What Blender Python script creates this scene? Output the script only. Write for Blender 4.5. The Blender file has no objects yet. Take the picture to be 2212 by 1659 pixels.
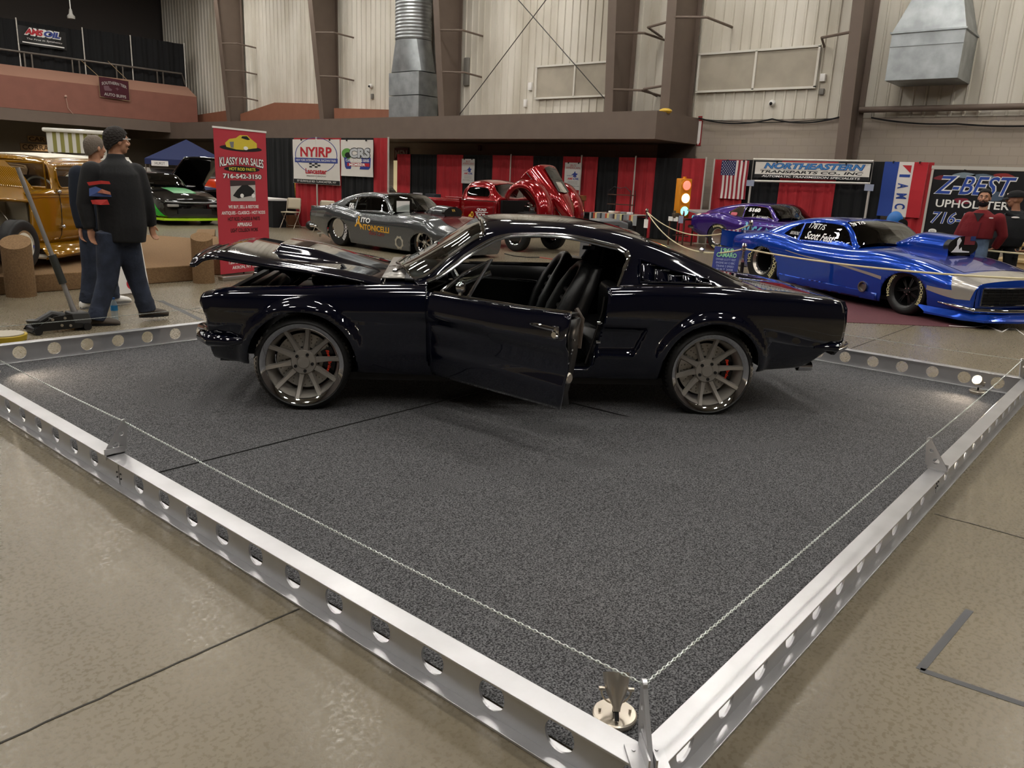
# Indoor car show: a black fastback on a railed carpet square, race cars and booths behind it.
import bpy, bmesh, math, random
from math import sin, cos, pi, sqrt, atan2, radians as R
from mathutils import Vector as V, Matrix as M, geometry
random.seed(11)
SC = bpy.context.scene
COL = SC.collection

# ------------------------------------------------------------------ camera
FPX, AZ, PIT, ROL, CH = 1681.2, R(39.98), R(-14.6), R(2.59), 1.537
FW = V((cos(AZ)*cos(PIT), sin(AZ)*cos(PIT), sin(PIT)))
_r = V((sin(AZ), -cos(AZ), 0)); _u = _r.cross(FW)
RT = cos(ROL)*_r + sin(ROL)*_u; UP = RT.cross(FW)
CP = V((0, 0, CH))
cam = bpy.data.objects.new('camera', bpy.data.cameras.new('camera')); COL.objects.link(cam)
cam.matrix_world = M(((RT.x, UP.x, -FW.x, 0), (RT.y, UP.y, -FW.y, 0), (RT.z, UP.z, -FW.z, CH), (0, 0, 0, 1)))
cam.data.sensor_fit = 'HORIZONTAL'; cam.data.sensor_width = 36; cam.data.lens = FPX/2212*36
cam.data.clip_start = 0.05; cam.data.clip_end = 300
SC.camera = cam
# measuring helpers: where the sight line of a photo point meets a plane of the hall
def _ray(px, py): return RT*(px-1106) - UP*(py-829.5) + FW*FPX
def onX(px, py, x): d = _ray(px, py); return CP + d*(x/d.x)
def onY(px, py, y): d = _ray(px, py); return CP + d*(y/d.y)
def onZ(px, py, z=0.): d = _ray(px, py); return CP + d*((z-CH)/d.z)

# ------------------------------------------------------------------ view, world
SC.view_settings.view_transform = 'Standard'; SC.view_settings.look = 'None'
SC.view_settings.gamma = 1; SC.view_settings.use_curve_mapping = False
SC.view_settings.exposure = 0.0
SC.cycles.max_bounces = 8; SC.cycles.diffuse_bounces = 4; SC.cycles.glossy_bounces = 5
SC.cycles.transparent_max_bounces = 12; SC.cycles.sample_clamp_indirect = 6
SC.cycles.caustics_reflective = False; SC.cycles.caustics_refractive = False
wd = bpy.data.worlds.new('world'); SC.world = wd; wd.use_nodes = True
wd.node_tree.nodes['Background'].inputs[0].default_value = (0.9, 0.95, 1, 1)
wd.node_tree.nodes['Background'].inputs[1].default_value = 0.02

# ------------------------------------------------------------------ materials
def srgb(c):
    if isinstance(c, str): c = [int(c[i:i+2], 16)/255 for i in (0, 2, 4)]
    return tuple(x/12.92 if x <= .04045 else ((x+.055)/1.055)**2.4 for x in c)
MATS = {}
def mat(name, col, rough=.5, metal=0., coat=0., emit=0., alpha=1., spec=.5, trans=0., noise=None, bump=None, ior=1.45):
    """noise=(scale, amount) varies the colour itself, bump=(scale, strength) is surface grain"""
    if name in MATS: return MATS[name]
    m = bpy.data.materials.new(name); m.use_nodes = True; nt = m.node_tree; b = nt.nodes['Principled BSDF']
    c = (*srgb(col), 1)
    b.inputs['Base Color'].default_value = c; b.inputs['Roughness'].default_value = rough
    b.inputs['Metallic'].default_value = metal; b.inputs['Coat Weight'].default_value = coat
    b.inputs['Coat Roughness'].default_value = .03; b.inputs['IOR'].default_value = ior
    b.inputs['Specular IOR Level'].default_value = spec; b.inputs['Alpha'].default_value = alpha
    b.inputs['Transmission Weight'].default_value = trans
    if emit: b.inputs['Emission Color'].default_value = c; b.inputs['Emission Strength'].default_value = emit
    tc = None
    if noise or bump: tc = nt.nodes.new('ShaderNodeTexCoord')
    if noise:
        n = nt.nodes.new('ShaderNodeTexNoise'); n.inputs['Scale'].default_value = noise[0]; n.inputs['Detail'].default_value = 6
        nt.links.new(tc.outputs['Object'], n.inputs['Vector'])
        mx = nt.nodes.new('ShaderNodeMix'); mx.data_type = 'RGBA'
        k = noise[1]
        mx.inputs[6].default_value = (*[x*(1-k) for x in c[:3]], 1); mx.inputs[7].default_value = (*[min(1, x*(1+k)) for x in c[:3]], 1)
        rp = nt.nodes.new('ShaderNodeValToRGB'); rp.color_ramp.elements[0].position = .35; rp.color_ramp.elements[1].position = .65
        nt.links.new(n.outputs['Fac'], rp.inputs[0]); nt.links.new(rp.outputs[0], mx.inputs[0]); nt.links.new(mx.outputs[2], b.inputs['Base Color'])
    if bump:
        n2 = nt.nodes.new('ShaderNodeTexNoise'); n2.inputs['Scale'].default_value = bump[0]; n2.inputs['Detail'].default_value = 4
        nt.links.new(tc.outputs['Object'], n2.inputs['Vector'])
        bp = nt.nodes.new('ShaderNodeBump'); bp.inputs['Strength'].default_value = bump[1]; bp.inputs['Distance'].default_value = .01
        nt.links.new(n2.outputs['Fac'], bp.inputs['Height']); nt.links.new(bp.outputs[0], b.inputs['Normal'])
    MATS[name] = m; return m
def node(m, typ): return m.node_tree.nodes.new('ShaderNode'+typ)
def link(m, a, b): m.node_tree.links.new(a, b)
def bsdf(m): return m.node_tree.nodes['Principled BSDF']

BLACKM = mat('black_matte', '0a0a0b', .7); CHROME = mat('chrome', 'd8d8d8', .06, 1); RUBBER = mat('rubber', '101010', .55, noise=(3, .2))
WHITE = mat('white_plain', 'e8e6e2', .5); STEEL = mat('brushed_steel', 'b8b2a8', .28, 1); DKSTEEL = mat('dark_steel', '2c2c2e', .35, .6)
def pane(name, tint, k=1.6):
    """thin glass: what lies behind shows through the tint, the rest mirrors by viewing angle"""
    m = bpy.data.materials.new(name); m.use_nodes = True; nt = m.node_tree; nt.nodes.remove(nt.nodes['Principled BSDF']); out = nt.nodes['Material Output']
    tr, gl, fr, mx, mu = (nt.nodes.new('ShaderNode'+q) for q in ('BsdfTransparent', 'BsdfGlossy', 'Fresnel', 'MixShader', 'Math'))
    tr.inputs[0].default_value = (*tint, 1); gl.inputs['Roughness'].default_value = .01; fr.inputs[0].default_value = 1.5; mu.operation = 'MULTIPLY'; mu.inputs[1].default_value = k; mu.use_clamp = True
    for a, b in ((fr.outputs[0], mu.inputs[0]), (mu.outputs[0], mx.inputs[0]), (tr.outputs[0], mx.inputs[1]), (gl.outputs[0], mx.inputs[2]), (mx.outputs[0], out.inputs[0])): nt.links.new(a, b)
    MATS[name] = m; return m
GLASS = pane('clear_glass', (.80, .86, .84)); TINT = pane('dark_glass', (.12, .13, .14))
ALU = mat('aluminium', 'c9c9cb', .34, .85, noise=(5, .06)); BLACKV = mat('black_vinyl', '131314', .35)

# ------------------------------------------------------------------ objects
def tag(o, label=None, cat=None, group=None, kind=None):
    if label: o['label'] = label
    if cat: o['category'] = cat
    if group: o['group'] = group
    if kind: o['kind'] = kind
    return o
def thing(name, label, cat, loc=(0, 0, 0), rotz=0., group=None, rot=None):
    o = bpy.data.objects.new(name, None); COL.objects.link(o); o.location = loc; o.rotation_euler = rot or (0, 0, rotz)
    o.empty_display_size = .2
    return tag(o, label, cat, group)
def copy_tree(o, parent=None):
    c = o.copy(); COL.objects.link(c); c.parent = parent
    for ch in list(o.children): copy_tree(ch, c)
    return c
def place(o, loc, rotz, label=None, group=None):
    o.location = loc; o.rotation_euler = (0, 0, rotz); return tag(o, label, None, group)

class B:
    """collects polygons of one part; .m is the current transform, .k the current material slot"""
    def __init__(s): s.v = []; s.f = []; s.fm = []; s.m = M(); s.k = 0
    def add(s, vs, fs):
        o = len(s.v); s.v += [tuple(s.m @ V(p)) for p in vs]; s.f += [tuple(o+i for i in f) for f in fs]; s.fm += [s.k]*len(fs); return s
    def box(s, c, d, rz=0., bev=0.):
        x, y, z = (q/2 for q in d)
        if bev:
            bm = bmesh.new(); bmesh.ops.create_cube(bm, size=1, matrix=M.Diagonal((*d, 1)))
            bmesh.ops.bevel(bm, geom=bm.edges[:], offset=bev, segments=2, affect='EDGES', profile=.5)
            bm.verts.index_update(); mt = M.Translation(c) @ M.Rotation(rz, 4, 'Z')
            s.add([mt @ v.co for v in bm.verts], [[v.index for v in f.verts] for f in bm.faces]); bm.free(); return s
        mt = M.Translation(c) @ M.Rotation(rz, 4, 'Z')
        vs = [mt @ V((a*x, b*y, e*z)) for e in (-1, 1) for a, b in ((-1, -1), (1, -1), (1, 1), (-1, 1))]
        return s.add(vs, [(3, 2, 1, 0), (4, 5, 6, 7), (0, 1, 5, 4), (1, 2, 6, 5), (2, 3, 7, 6), (3, 0, 4, 7)])
    def loft(s, rings, closed=True, cap=True):
        n = len(rings[0]); vs = [p for r in rings for p in r]; fs = []
        for i in range(len(rings)-1):
            for j in range(n if closed else n-1):
                a = i*n+j; b = i*n+(j+1) % n; fs.append((a, b, b+n, a+n))
        if cap and closed: fs += [tuple(range(n))[::-1], tuple(range((len(rings)-1)*n, len(rings)*n))]
        return s.add(vs, fs)
    def tube(s, pts, r, n=8, cap=True, closed=False):
        pts = [V(p) for p in pts]; rings = []; L = len(pts); prev = None
        for i, p in enumerate(pts):
            if closed: t = pts[(i+1) % L]-pts[i-1]
            else: t = pts[min(i+1, L-1)]-pts[max(i-1, 0)]
            t = t.normalized() if t.length > 1e-9 else V((0, 0, 1))
            if prev is None:
                a = t.orthogonal().normalized()
            else:
                a = (prev - t*prev.dot(t)); a = a.normalized() if a.length > 1e-6 else t.orthogonal().normalized()
            prev = a; b = t.cross(a); rr = r[i] if isinstance(r, (list, tuple)) else r
            rings.append([p+(a*cos(2*pi*k/n)+b*sin(2*pi*k/n))*rr for k in range(n)])
        if closed: rings.append(rings[0]); cap = False
        return s.loft(rings, True, cap)
    def cyl(s, p0, p1, r, n=16, r2=None): return s.tube([p0, p1], [r, r if r2 is None else r2], n)
    def lathe(s, prof, n=24, ax='Z', o=(0, 0, 0), cap=True):
        """prof = [(radius, height)] turned about an axis"""
        rings = []
        for r, h in prof:
            rg = []
            for k in range(n):
                c, q = r*cos(2*pi*k/n), r*sin(2*pi*k/n)
                rg.append(V(o)+V({'Z': (c, q, h), 'Y': (c, h, -q), 'X': (h, c, q)}[ax]))
            rings.append(rg)
        return s.loft(rings, True, cap)
    def prism(s, poly, h0, h1, ax='Z'):
        """polygon pulled along an axis: Z takes (x,y), Y takes (x,z), X takes (y,z)"""
        f = {'Z': lambda p, h: (p[0], p[1], h), 'Y': lambda p, h: (p[0], h, p[1]), 'X': lambda p, h: (h, p[0], p[1])}[ax]
        return s.loft([[V(f(p, h)) for p in poly] for h in (h0, h1)])
    def grid(s, fn, nu, nv, flip=False):
        vs = [fn(i/nu, j/nv) for i in range(nu+1) for j in range(nv+1)]; w = nv+1
        fs = [(i*w+j, (i+1)*w+j, (i+1)*w+j+1, i*w+j+1) for i in range(nu) for j in range(nv)]
        return s.add(vs, [f[::-1] for f in fs] if flip else fs)
    def ball(s, c, r, nu=16, nv=10):
        r = (r, r, r) if isinstance(r, (int, float)) else r
        return s.loft([[V(c)+V((r[0]*sin(t)*cos(2*pi*k/nu), r[1]*sin(t)*sin(2*pi*k/nu), r[2]*cos(t))) for k in range(nu)] for t in [pi*(1e-3+(1-2e-3)*j/nv) for j in range(nv+1)]])
    def build(s, name, m, parent=None, sharp=40, solid=0., bev=0., sub=0, ofs=-1.):
        me = bpy.data.meshes.new(name); me.from_pydata(s.v, [], s.f)
        for x in (m if isinstance(m, (list, tuple)) else [m]): me.materials.append(x)
        if any(s.fm): me.polygons.foreach_set('material_index', s.fm)
        bm = bmesh.new(); bm.from_mesh(me); bmesh.ops.remove_doubles(bm, verts=bm.verts, dist=1e-5)
        if not solid: bmesh.ops.recalc_face_normals(bm, faces=bm.faces)
        bm.to_mesh(me); bm.free()
        if sharp:
            me.polygons.foreach_set('use_smooth', [True]*len(me.polygons)); me.set_sharp_from_angle(angle=R(sharp))
        o = bpy.data.objects.new(name, me); COL.objects.link(o); o.parent = parent
        if sub: q = o.modifiers.new('s', 'SUBSURF'); q.levels = q.render_levels = sub
        if solid: q = o.modifiers.new('t', 'SOLIDIFY'); q.thickness = solid; q.offset = ofs; q.use_even_offset = False
        if bev: q = o.modifiers.new('b', 'BEVEL'); q.width = bev; q.segments = 2; q.limit_method = 'ANGLE'; q.angle_limit = R(40)
        return o
def struct(o, label=None): o['kind'] = 'structure'; return tag(o, label)
def flat(poly, holes=(), step=0):
    """triangulates a plane polygon with holes (and inner points every step): -> points, triangles"""
    vs = []; es = []
    for lp in [poly, *holes]:
        o = len(vs); vs += [V(p[:2]) for p in lp]; es += [(o+i, o+(i+1) % len(lp)) for i in range(len(lp))]
    nb = len(vs)
    if step:
        sx, sy = step if isinstance(step, tuple) else (step, step)
        x0, x1 = min(p[0] for p in poly), max(p[0] for p in poly); y0, y1 = min(p[1] for p in poly), max(p[1] for p in poly)
        ny = max(1, int((y1-y0)/sy)); nx = max(1, int((x1-x0)/sx))
        for i in range(1, nx):
            for j in range(1, ny):
                p = V((x0+(x1-x0)*i/nx, y0+(y1-y0)*j/ny))
                if inside(p, poly) and not any(inside(p, h) for h in holes): vs.append(p)
    v, e, f, *_ = geometry.delaunay_2d_cdt(vs, es, [], 0, 1e-6)
    out = []
    for t in f:
        c = sum((v[i] for i in t), V((0, 0)))/len(t)
        if inside(c, poly) and not any(inside(c, h) for h in holes): out.append(tuple(t))
    return [tuple(p) for p in v], out
def inside(p, poly):
    x, y = p[0], p[1]; c = False; n = len(poly); j = n-1
    for i in range(n):
        a, b = poly[i], poly[j]
        if (a[1] > y) != (b[1] > y) and x < (b[0]-a[0])*(y-a[1])/(b[1]-a[1])+a[0]: c = not c
        j = i
    return c
def circ(cx, cy, r, n=24, a0=0., a1=2*pi, ry=None):
    full = abs(a1-a0-2*pi) < 1e-6; k = n if full else n-1
    return [(cx+r*cos(a0+(a1-a0)*i/k), cy+(ry or r)*sin(a0+(a1-a0)*i/k)) for i in range(n)]
def plate(b, poly, holes, h0, h1, f):
    """a flat plate with holes; f(x, y, h) maps to space"""
    v, t = flat(poly, holes)
    b.add([f(p[0], p[1], h0) for p in v], t); b.add([f(p[0], p[1], h1) for p in v], [q[::-1] for q in t])
    for lp in [poly, *holes]: b.loft([[V(f(p[0], p[1], h)) for p in lp] for h in (h0, h1)], True, False)
    return b
def rrect(x0, y0, x1, y1, r, n=5):
    o = []
    for cx, cy, a in ((x1-r, y1-r, 0), (x0+r, y1-r, pi/2), (x0+r, y0+r, pi), (x1-r, y0+r, 1.5*pi)):
        o += [(cx+r*cos(a+pi/2*i/n), cy+r*sin(a+pi/2*i/n)) for i in range(n+1)]
    return o
# writing: letters become a thin mesh, stretched to width w and height h, laid by f(x, y, lift) -> point
_TX = {}
def text(s, f, w, h, m, parent, name='lettering', bold=0., shear=0., lift=.002, thick=.0, sub=0, space=1., warp=None):
    key = (s, bold, shear, space)
    if key not in _TX:
        cu = bpy.data.curves.new('t', 'FONT'); cu.body = s; cu.size = 1; cu.offset = bold; cu.shear = shear; cu.resolution_u = 3; cu.space_character = space; cu.align_x = 'LEFT'
        ob = bpy.data.objects.new('t', cu); me = bpy.data.meshes.new_from_object(ob)
        vs = [v.co.copy() for v in me.vertices]; fs = [tuple(p.vertices) for p in me.polygons]
        bpy.data.objects.remove(ob); bpy.data.meshes.remove(me)
        x0 = min(v.x for v in vs); x1 = max(v.x for v in vs); y0 = min(v.y for v in vs); y1 = max(v.y for v in vs)
        _TX[key] = [((v.x-x0)/(x1-x0)-.5, (v.y-y0)/(y1-y0)-.5) for v in vs], fs
    vs, fs = _TX[key]; b = B()
    P = []
    for x, y in vs:
        if warp: x, y = warp(x, y)
        P.append(f(x*w, y*h, lift))
    b.add(P, fs)
    return b.build(name, m, parent, sharp=0, solid=0)
def onplane(o, ux, uy):
    """f for text and plates: origin, x direction, y direction"""
    o, ux, uy = V(o), V(ux).normalized(), V(uy).normalized(); n = ux.cross(uy)
    return lambda x, y, h=0.: o+ux*x+uy*y+n*h
# ------------------------------------------------------------------ lamps of the hall (rows of high-bay lights under the roof)
LAMPG = mat('lamp_glow', 'fffaf2', .5, emit=95)
LAMPH = mat('lamp_housing', 'c8c8c8', .5)
def high_bay():
    t = thing('high_bay_light', 'rectangular high bay light hanging under the roof', 'ceiling light', group='high bay lights under the roof')
    B().box((0, 0, .06), (1.3, .5, .1)).cyl((0, 0, .1), (0, 0, 1.5), .02, 6).build('housing', LAMPH, t)
    B().box((0, 0, 0), (1.2, .42, .02)).build('diffuser', LAMPG, t)
    return t
hb0 = high_bay(); _n = 0
for i in range(6):
    for j in range(8):
        o = hb0 if _n == 0 else copy_tree(hb0); _n += 1
        place(o, (-6.5+5.2*i, -6+6.0*j, 10.4), R(90))
# ------------------------------------------------------------------ hall shell
def floor_mat():
    m = mat('concrete', 'a89c86', .3, spec=.45); b = bsdf(m)
    tc = node(m, 'TexCoord'); n1 = node(m, 'TexNoise'); n1.inputs['Scale'].default_value = .55; n1.inputs['Detail'].default_value = 9; n1.inputs['Roughness'].default_value = .62
    n2 = node(m, 'TexNoise'); n2.inputs['Scale'].default_value = 60; n2.inputs['Detail'].default_value = 5
    for n in (n1, n2): link(m, tc.outputs['Object'], n.inputs['Vector'])
    rp = node(m, 'ValToRGB'); e = rp.color_ramp.elements
    e[0].position = .3; e[0].color = (*srgb('675f4f'), 1); e[1].position = .7; e[1].color = (*srgb('7d735f'), 1)
    ad = node(m, 'Math'); ad.operation = 'MULTIPLY_ADD'; ad.inputs[1].default_value = .3; link(m, n2.outputs['Fac'], ad.inputs[0]); 
    sb = node(m, 'Math'); sb.operation = 'SUBTRACT'; sb.inputs[1].default_value = .15; link(m, n1.outputs['Fac'], sb.inputs[0]); link(m, sb.outputs[0], ad.inputs[2])
    link(m, ad.outputs[0], rp.inputs[0]); link(m, rp.outputs[0], b.inputs['Base Color'])
    mr = node(m, 'MapRange'); mr.inputs[1].default_value = .35; mr.inputs[2].default_value = .65; mr.inputs[3].default_value = .2; mr.inputs[4].default_value = .42
    link(m, n2.outputs['Fac'], mr.inputs[0]); link(m, mr.outputs[0], b.inputs['Roughness'])
    bp = node(m, 'Bump'); bp.inputs['Strength'].default_value = .12; bp.inputs['Distance'].default_value = .004; link(m, n2.outputs['Fac'], bp.inputs['Height']); link(m, bp.outputs[0], b.inputs['Normal'])
    return m
XW = 22.5
struct(B().box((5, 17.5, -.05), (40, 65, .1)).build('floor', floor_mat(), sharp=0))
JOINT = mat('joint_dark', '2a261f', .8)
def strip(name, pts, w, m, z=.0015):
    b = B(); pts = [V((p[0], p[1], 0)) for p in pts]
    for a, c in zip(pts, pts[1:]):
        d = (c-a).normalized(); n = V((-d.y, d.x, 0))*w/2; b.prism([(a-n)[:2], (c-n)[:2], (c+n)[:2], (a+n)[:2]], 0.0003, z)
    return b.build(name, m, sharp=0)
def wob(p, q, n, a): return [(p[0]+(q[0]-p[0])*i/n+random.uniform(-a, a), p[1]+(q[1]-p[1])*i/n+random.uniform(-a, a)) for i in range(n+1)]
struct(strip('floor_joint_1', wob((-3, 2.15), (1.46, 2.185), 90, .003), .008, JOINT))
struct(strip('floor_joint_2', wob((4.21, .70), (4.2, -4), 60, .004), .008, JOINT))
struct(strip('floor_joint_3', [(7.56, 2.46), (21, 2.2)], .012, JOINT))
struct(strip('floor_joint_4', [(4.2, 6.8), (4.2, 10.2)], .01, JOINT))
TAPE = mat('grey_tape', '4c4c4e', .6)
tag(strip('floor_tape', [(3.26, .36), (2.69, .40), (2.73, .06)], .028, TAPE), 'dark grey tape corner stuck on the concrete at lower right', 'tape')
tag(strip('floor_tape', [(4.25, 9.0), (4.0, 7.6)], .06, TAPE), 'straight dark tape line on the concrete behind the walking man', 'tape')
def corr_mat():
    m = mat('white_cladding', 'd9d4c8', .55); b = bsdf(m)
    tc = node(m, 'TexCoord'); n = node(m, 'TexNoise'); n.inputs['Scale'].default_value = .8; n.inputs['Detail'].default_value = 8
    mp = node(m, 'Mapping'); mp.inputs['Scale'].default_value = (1, 1, .25); link(m, tc.outputs['Object'], mp.inputs[0]); link(m, mp.outputs[0], n.inputs['Vector'])
    rp = node(m, 'ValToRGB'); e = rp.color_ramp.elements; e[0].position = .35; e[0].color = (*srgb('bcb5a5'), 1); e[1].position = .6; e[1].color = (*srgb('d9d4c8'), 1)
    link(m, n.outputs['Fac'], rp.inputs[0]); link(m, rp.outputs[0], b.inputs['Base Color']); return m
CORR = corr_mat(); TAUPE = mat('taupe_paint', '6d5f55', .6, noise=(2, .05)); RUST = mat('rust_paint', '8a5a45', .65, noise=(3, .05)); DKWALL = mat('dark_wall', '4b4542', .8)
BLOCKC = 'a4988a'
def block_mat():
    m = mat('painted_block', BLOCKC, .7); b = bsdf(m); tc = node(m, 'TexCoord'); sp = node(m, 'SeparateXYZ'); cb = node(m, 'CombineXYZ')
    link(m, tc.outputs['Object'], sp.inputs[0]); link(m, sp.outputs[1], cb.inputs[0]); link(m, sp.outputs[2], cb.inputs[1])
    br = node(m, 'TexBrick'); br.inputs['Scale'].default_value = 1; br.inputs['Brick Width'].default_value = .406; br.inputs['Row Height'].default_value = .2032; br.inputs['Mortar Size'].default_value = .006
    br.inputs['Color1'].default_value = (*srgb(BLOCKC), 1); br.inputs['Color2'].default_value = (*srgb('a1958a'), 1); br.inputs['Mortar'].default_value = (*srgb('958a7e'), 1)
    link(m, cb.outputs[0], br.inputs['Vector']); link(m, br.outputs['Color'], b.inputs['Base Color'])
    bp = node(m, 'Bump'); bp.inputs['Strength'].default_value = .4; bp.inputs['Distance'].default_value = .01; bp.invert = True; link(m, br.outputs['Fac'], bp.inputs['Height']); link(m, bp.outputs[0], b.inputs['Normal'])
    return m
BLOCK = block_mat()
# far right wall: block below, ribbed metal cladding above
struct(B().box((XW+.1, 15, 1.78), (.2, 60, 3.56)).build('wall_right', BLOCK, sharp=0))
def cladding():
    b = B(); prof = []; y = -15.
    while y < 45:
        prof += [(y, 0), (y+.22, 0), (y+.24, .035), (y+.28, .035), (y+.30, 0)]; y += .305
    b.loft([[V((XW-.01-d, q, z)) for q, d in prof] for z in (3.56, 11.8)], False)
    return b
struct(cladding().build('wall_right_cladding', CORR, sharp=30))
struct(B().box((XW+.15, 15, 7.7), (.2, 60, 8.3)).build('wall_right_upper', DKWALL, sharp=0))
struct(B().box((3, 46, 5.9), (44, .2, 12)).build('wall_far', DKWALL, sharp=0))
struct(B().box((-14, 15, 5.9), (.2, 62, 12)).build('wall_left', DKWALL, sharp=0))
struct(B().box((3, -15, 5.9), (44, .2, 12)).build('wall_behind', DKWALL, sharp=0))
struct(B().box((4, 15.5, 11.9), (40, 62, .1)).build('ceiling', mat('roof_deck', '8f8d88', .8), sharp=0))
# mezzanine fascia with the recess under it
XF, YF = 20.0, 11.93
struct(B().prism([(XF, YF), (XW, YF), (XW, 46), (XF, 46)], 2.86, 3.62).build('trim_1', TAUPE, sharp=20), 'taupe mezzanine fascia running along the hall')
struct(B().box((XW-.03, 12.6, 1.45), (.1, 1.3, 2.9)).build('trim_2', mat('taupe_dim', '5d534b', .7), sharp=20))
# rust coloured low walls standing on the ledge
def lowwall(name, pts): 
    struct(B().prism(pts, 21.9, 22.45, 'X').build(name, RUST, sharp=20))
lowwall('trim_3', [(37.6, 3.62), (44, 3.62), (44, 4.0), (37.6, 4.35)]); lowwall('trim_4', [(30.1, 3.62), (36.6, 3.62), (36.6, 4.15), (33.6, 4.6), (30.1, 4.45)]); lowwall('trim_5', [(25.2, 3.62), (29.1, 3.62), (29.1, 4.25), (25.2, 4.1)])
# tapered steel columns
def column(y, xb, xt, z0, z1=11.6, name='steel_column', lab='', arms=()):
    t = thing(name, lab, 'column', (XW, y, z0), group='steel columns along the wall')
    b = B(); h = z1-z0; xo = -.12
    b.prism([(xb-XW, 0), (xt-XW, h), (xt-XW+.03, h), (xb-XW+.03, 0)], -.15, .15, 'Y')
    b.prism([(xb-XW+.03, 0), (xt-XW+.03, h), (xo-.03, h), (xo-.03, 0)], -.012, .012, 'Y')
    b.box((xo-.015, 0, h/2), (.03, .3, h)); b.build('shaft', TAUPE, t, sharp=20)
    for z, s in arms:
        xi = xb+(xt-xb)*(z-z0)/h-XW
        # strut from the inner flange to the wall girt, bent at its end
        B().tube([(xi+.02, s*.1, z-z0), (xi+.35, s*.95, z-z0-.02), (-.06, s*1.15, z-z0-.1)], .035, 6).build('strut', TAUPE, t)
    return t
ZL = 3.62
column(37.0, 21.5, 20.9, ZL, lab='leftmost tapered steel column, beside the end of the balcony', arms=((4.9, -1), (6.1, -1), (7.3, -1)))
column(29.55, 21.6, 20.75, ZL, lab='tapered steel column between the two bays of rust coloured low wall', arms=((5.5, -1), (7.2, -1)))
column(22.1, 21.55, 20.75, ZL, lab='tapered steel column just right of the corrugated silver duct', arms=((5.3, -1), (6.7, -1)))
column(14.45, 21.3, 20.8, ZL, lab='left column of the close pair at the mezzanine corner', arms=((4.4, -1), (6.0, -1)))
column(12.3, 21.0, 20.75, ZL, lab='right column of the close pair at the mezzanine corner', arms=((4.4, 1), (6.1, 1), (6.2, -1)))
column(7.27, 21.75, 20.8, 0, lab='steel column standing on the floor left of the big wall hood duct', arms=((5.5, 1),))
# wall things
def wall_panel(y0, y1, z0, z1, lab):
    t = thing('wall_panel', lab, 'panel', (XW-.05, (y0+y1)/2, z0), group='screened panels on the white wall'); w = y1-y0; h = z1-z0
    B().box((-.01, 0, h/2), (.05, w, h)).build('screen', mat('panel_screen', 'a79f90', .7, noise=(1.2, .12)), t, sharp=0)
    b = B()
    for s in (-1, 0, 1): b.box((-.05, s*(w/2), h/2), (.06, .06, h))
    for z in (0, h): b.box((-.05, 0, z), (.06, w+.06, .06))
    b.build('frame', mat('panel_frame', 'd8d4ca', .5), t, sharp=0); return t
wall_panel(15.0, 18.3, 4.37, 5.41, 'screened wall panel half hidden behind the column pair')
wall_panel(8.52, 12.07, 4.37, 5.42, 'wide screened wall panel right of the column pair')
GALV = mat('galvanised', 'a6abad', .42, .75, noise=(2.5, .18))
t = thing('wall_hood_duct', 'big galvanised hood shaped duct box high on the white wall at right', 'duct', (XW, 0, 0))
B().prism([(4.77, 4.30), (6.36, 4.30), (6.36, 5.36), (4.77, 5.36)], -1.3, -.02, 'X').build('box', GALV, t, sharp=20)
B().box((-1.31, 5.565, 5.07), (.02, 1.6, .03)).box((-.66, 5.565, 5.37), (1.36, 1.66, .04)).build('seam', GALV, t, sharp=20)
B().loft([[V((-1.3, 4.77, 5.39)), V((-.02, 4.77, 5.39)), V((-.02, 6.36, 5.39)), V((-1.3, 6.36, 5.39))], [V((-1.0, 5.1, 6.5)), V((-.1, 5.1, 6.5)), V((-.1, 5.95, 6.5)), V((-1.0, 5.95, 6.5))]]).build('cone', GALV, t, sharp=20)
t = thing('vertical_duct', 'silver vertical duct with a corrugated sleeve behind the mezzanine', 'duct', (21.75, 23.9, ZL))
q = [V((-.5, -.85, 0)), V((.5, -.85, 0)), V((.5, .85, 0)), V((-.5, .85, 0))]
b = B(); b.loft([q, [p+V((0, 0, .9)) for p in q]]); b.loft([[p+V((0, 0, .93)) for p in q], [p+V((0, 0, 1.75)) for p in q]]); b.build('duct_box', GALV, t, sharp=20)
b = B()
def ring4(z, k, rnd):
    o = []
    for i in range(24):
        a = 2*pi*(i+.5)/24+pi/4; c = V((cos(a), sin(a), 0)); mx = max(abs(c.x)*2/1, abs(c.y)*2/1.0)
        sq = V((c.x/max(abs(c.x), abs(c.y))*.475, c.y/max(abs(c.x), abs(c.y))*.85, 0)); o.append(sq.lerp(V((c.x*.62, c.y*.75, 0)), rnd)+V((-.02, 0, z)))
    return o
b.loft([ring4(1.78, 1, 0), ring4(2.9, 1, 1)]); b.build('taper', GALV, t, sharp=30)
b = B(); rg = []
for i in range(25): rg.append([p*(1+(.03 if i % 2 else 0))+V((0, 0, 0)) for p in ring4(0, 1, 1)]); rg[-1] = [V((p.x, p.y, 2.92+i*.06)) for p in rg[-1]]
b.loft(rg); b.build('corrugated_sleeve', GALV, t, sharp=20)
B().loft([[V((p.x, p.y, 4.4)) for p in ring4(0, 1, 1)], [V((p.x-.1, p.y+.2, 6.5)) for p in ring4(0, 1, 1)]]).build('upper_duct', GALV, t, sharp=30)
tag(B().tube([(XW-.25, 7.2, 3.74), (XW-.25, -14, 3.74)], .075, 12).build('wall_pipe', TAUPE), 'brown horizontal pipe running along the white wall at right', 'pipe')
def cable(pts, sag, r=.018, m=BLACKM, n=24):
    o = []
    for a, c in zip(pts, pts[1:]):
        a, c = V(a), V(c)
        for i in range(n): f = i/n; p = a.lerp(c, f); p.z -= sag*4*f*(1-f); o.append(p)
    return o+[V(pts[-1])]
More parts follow.
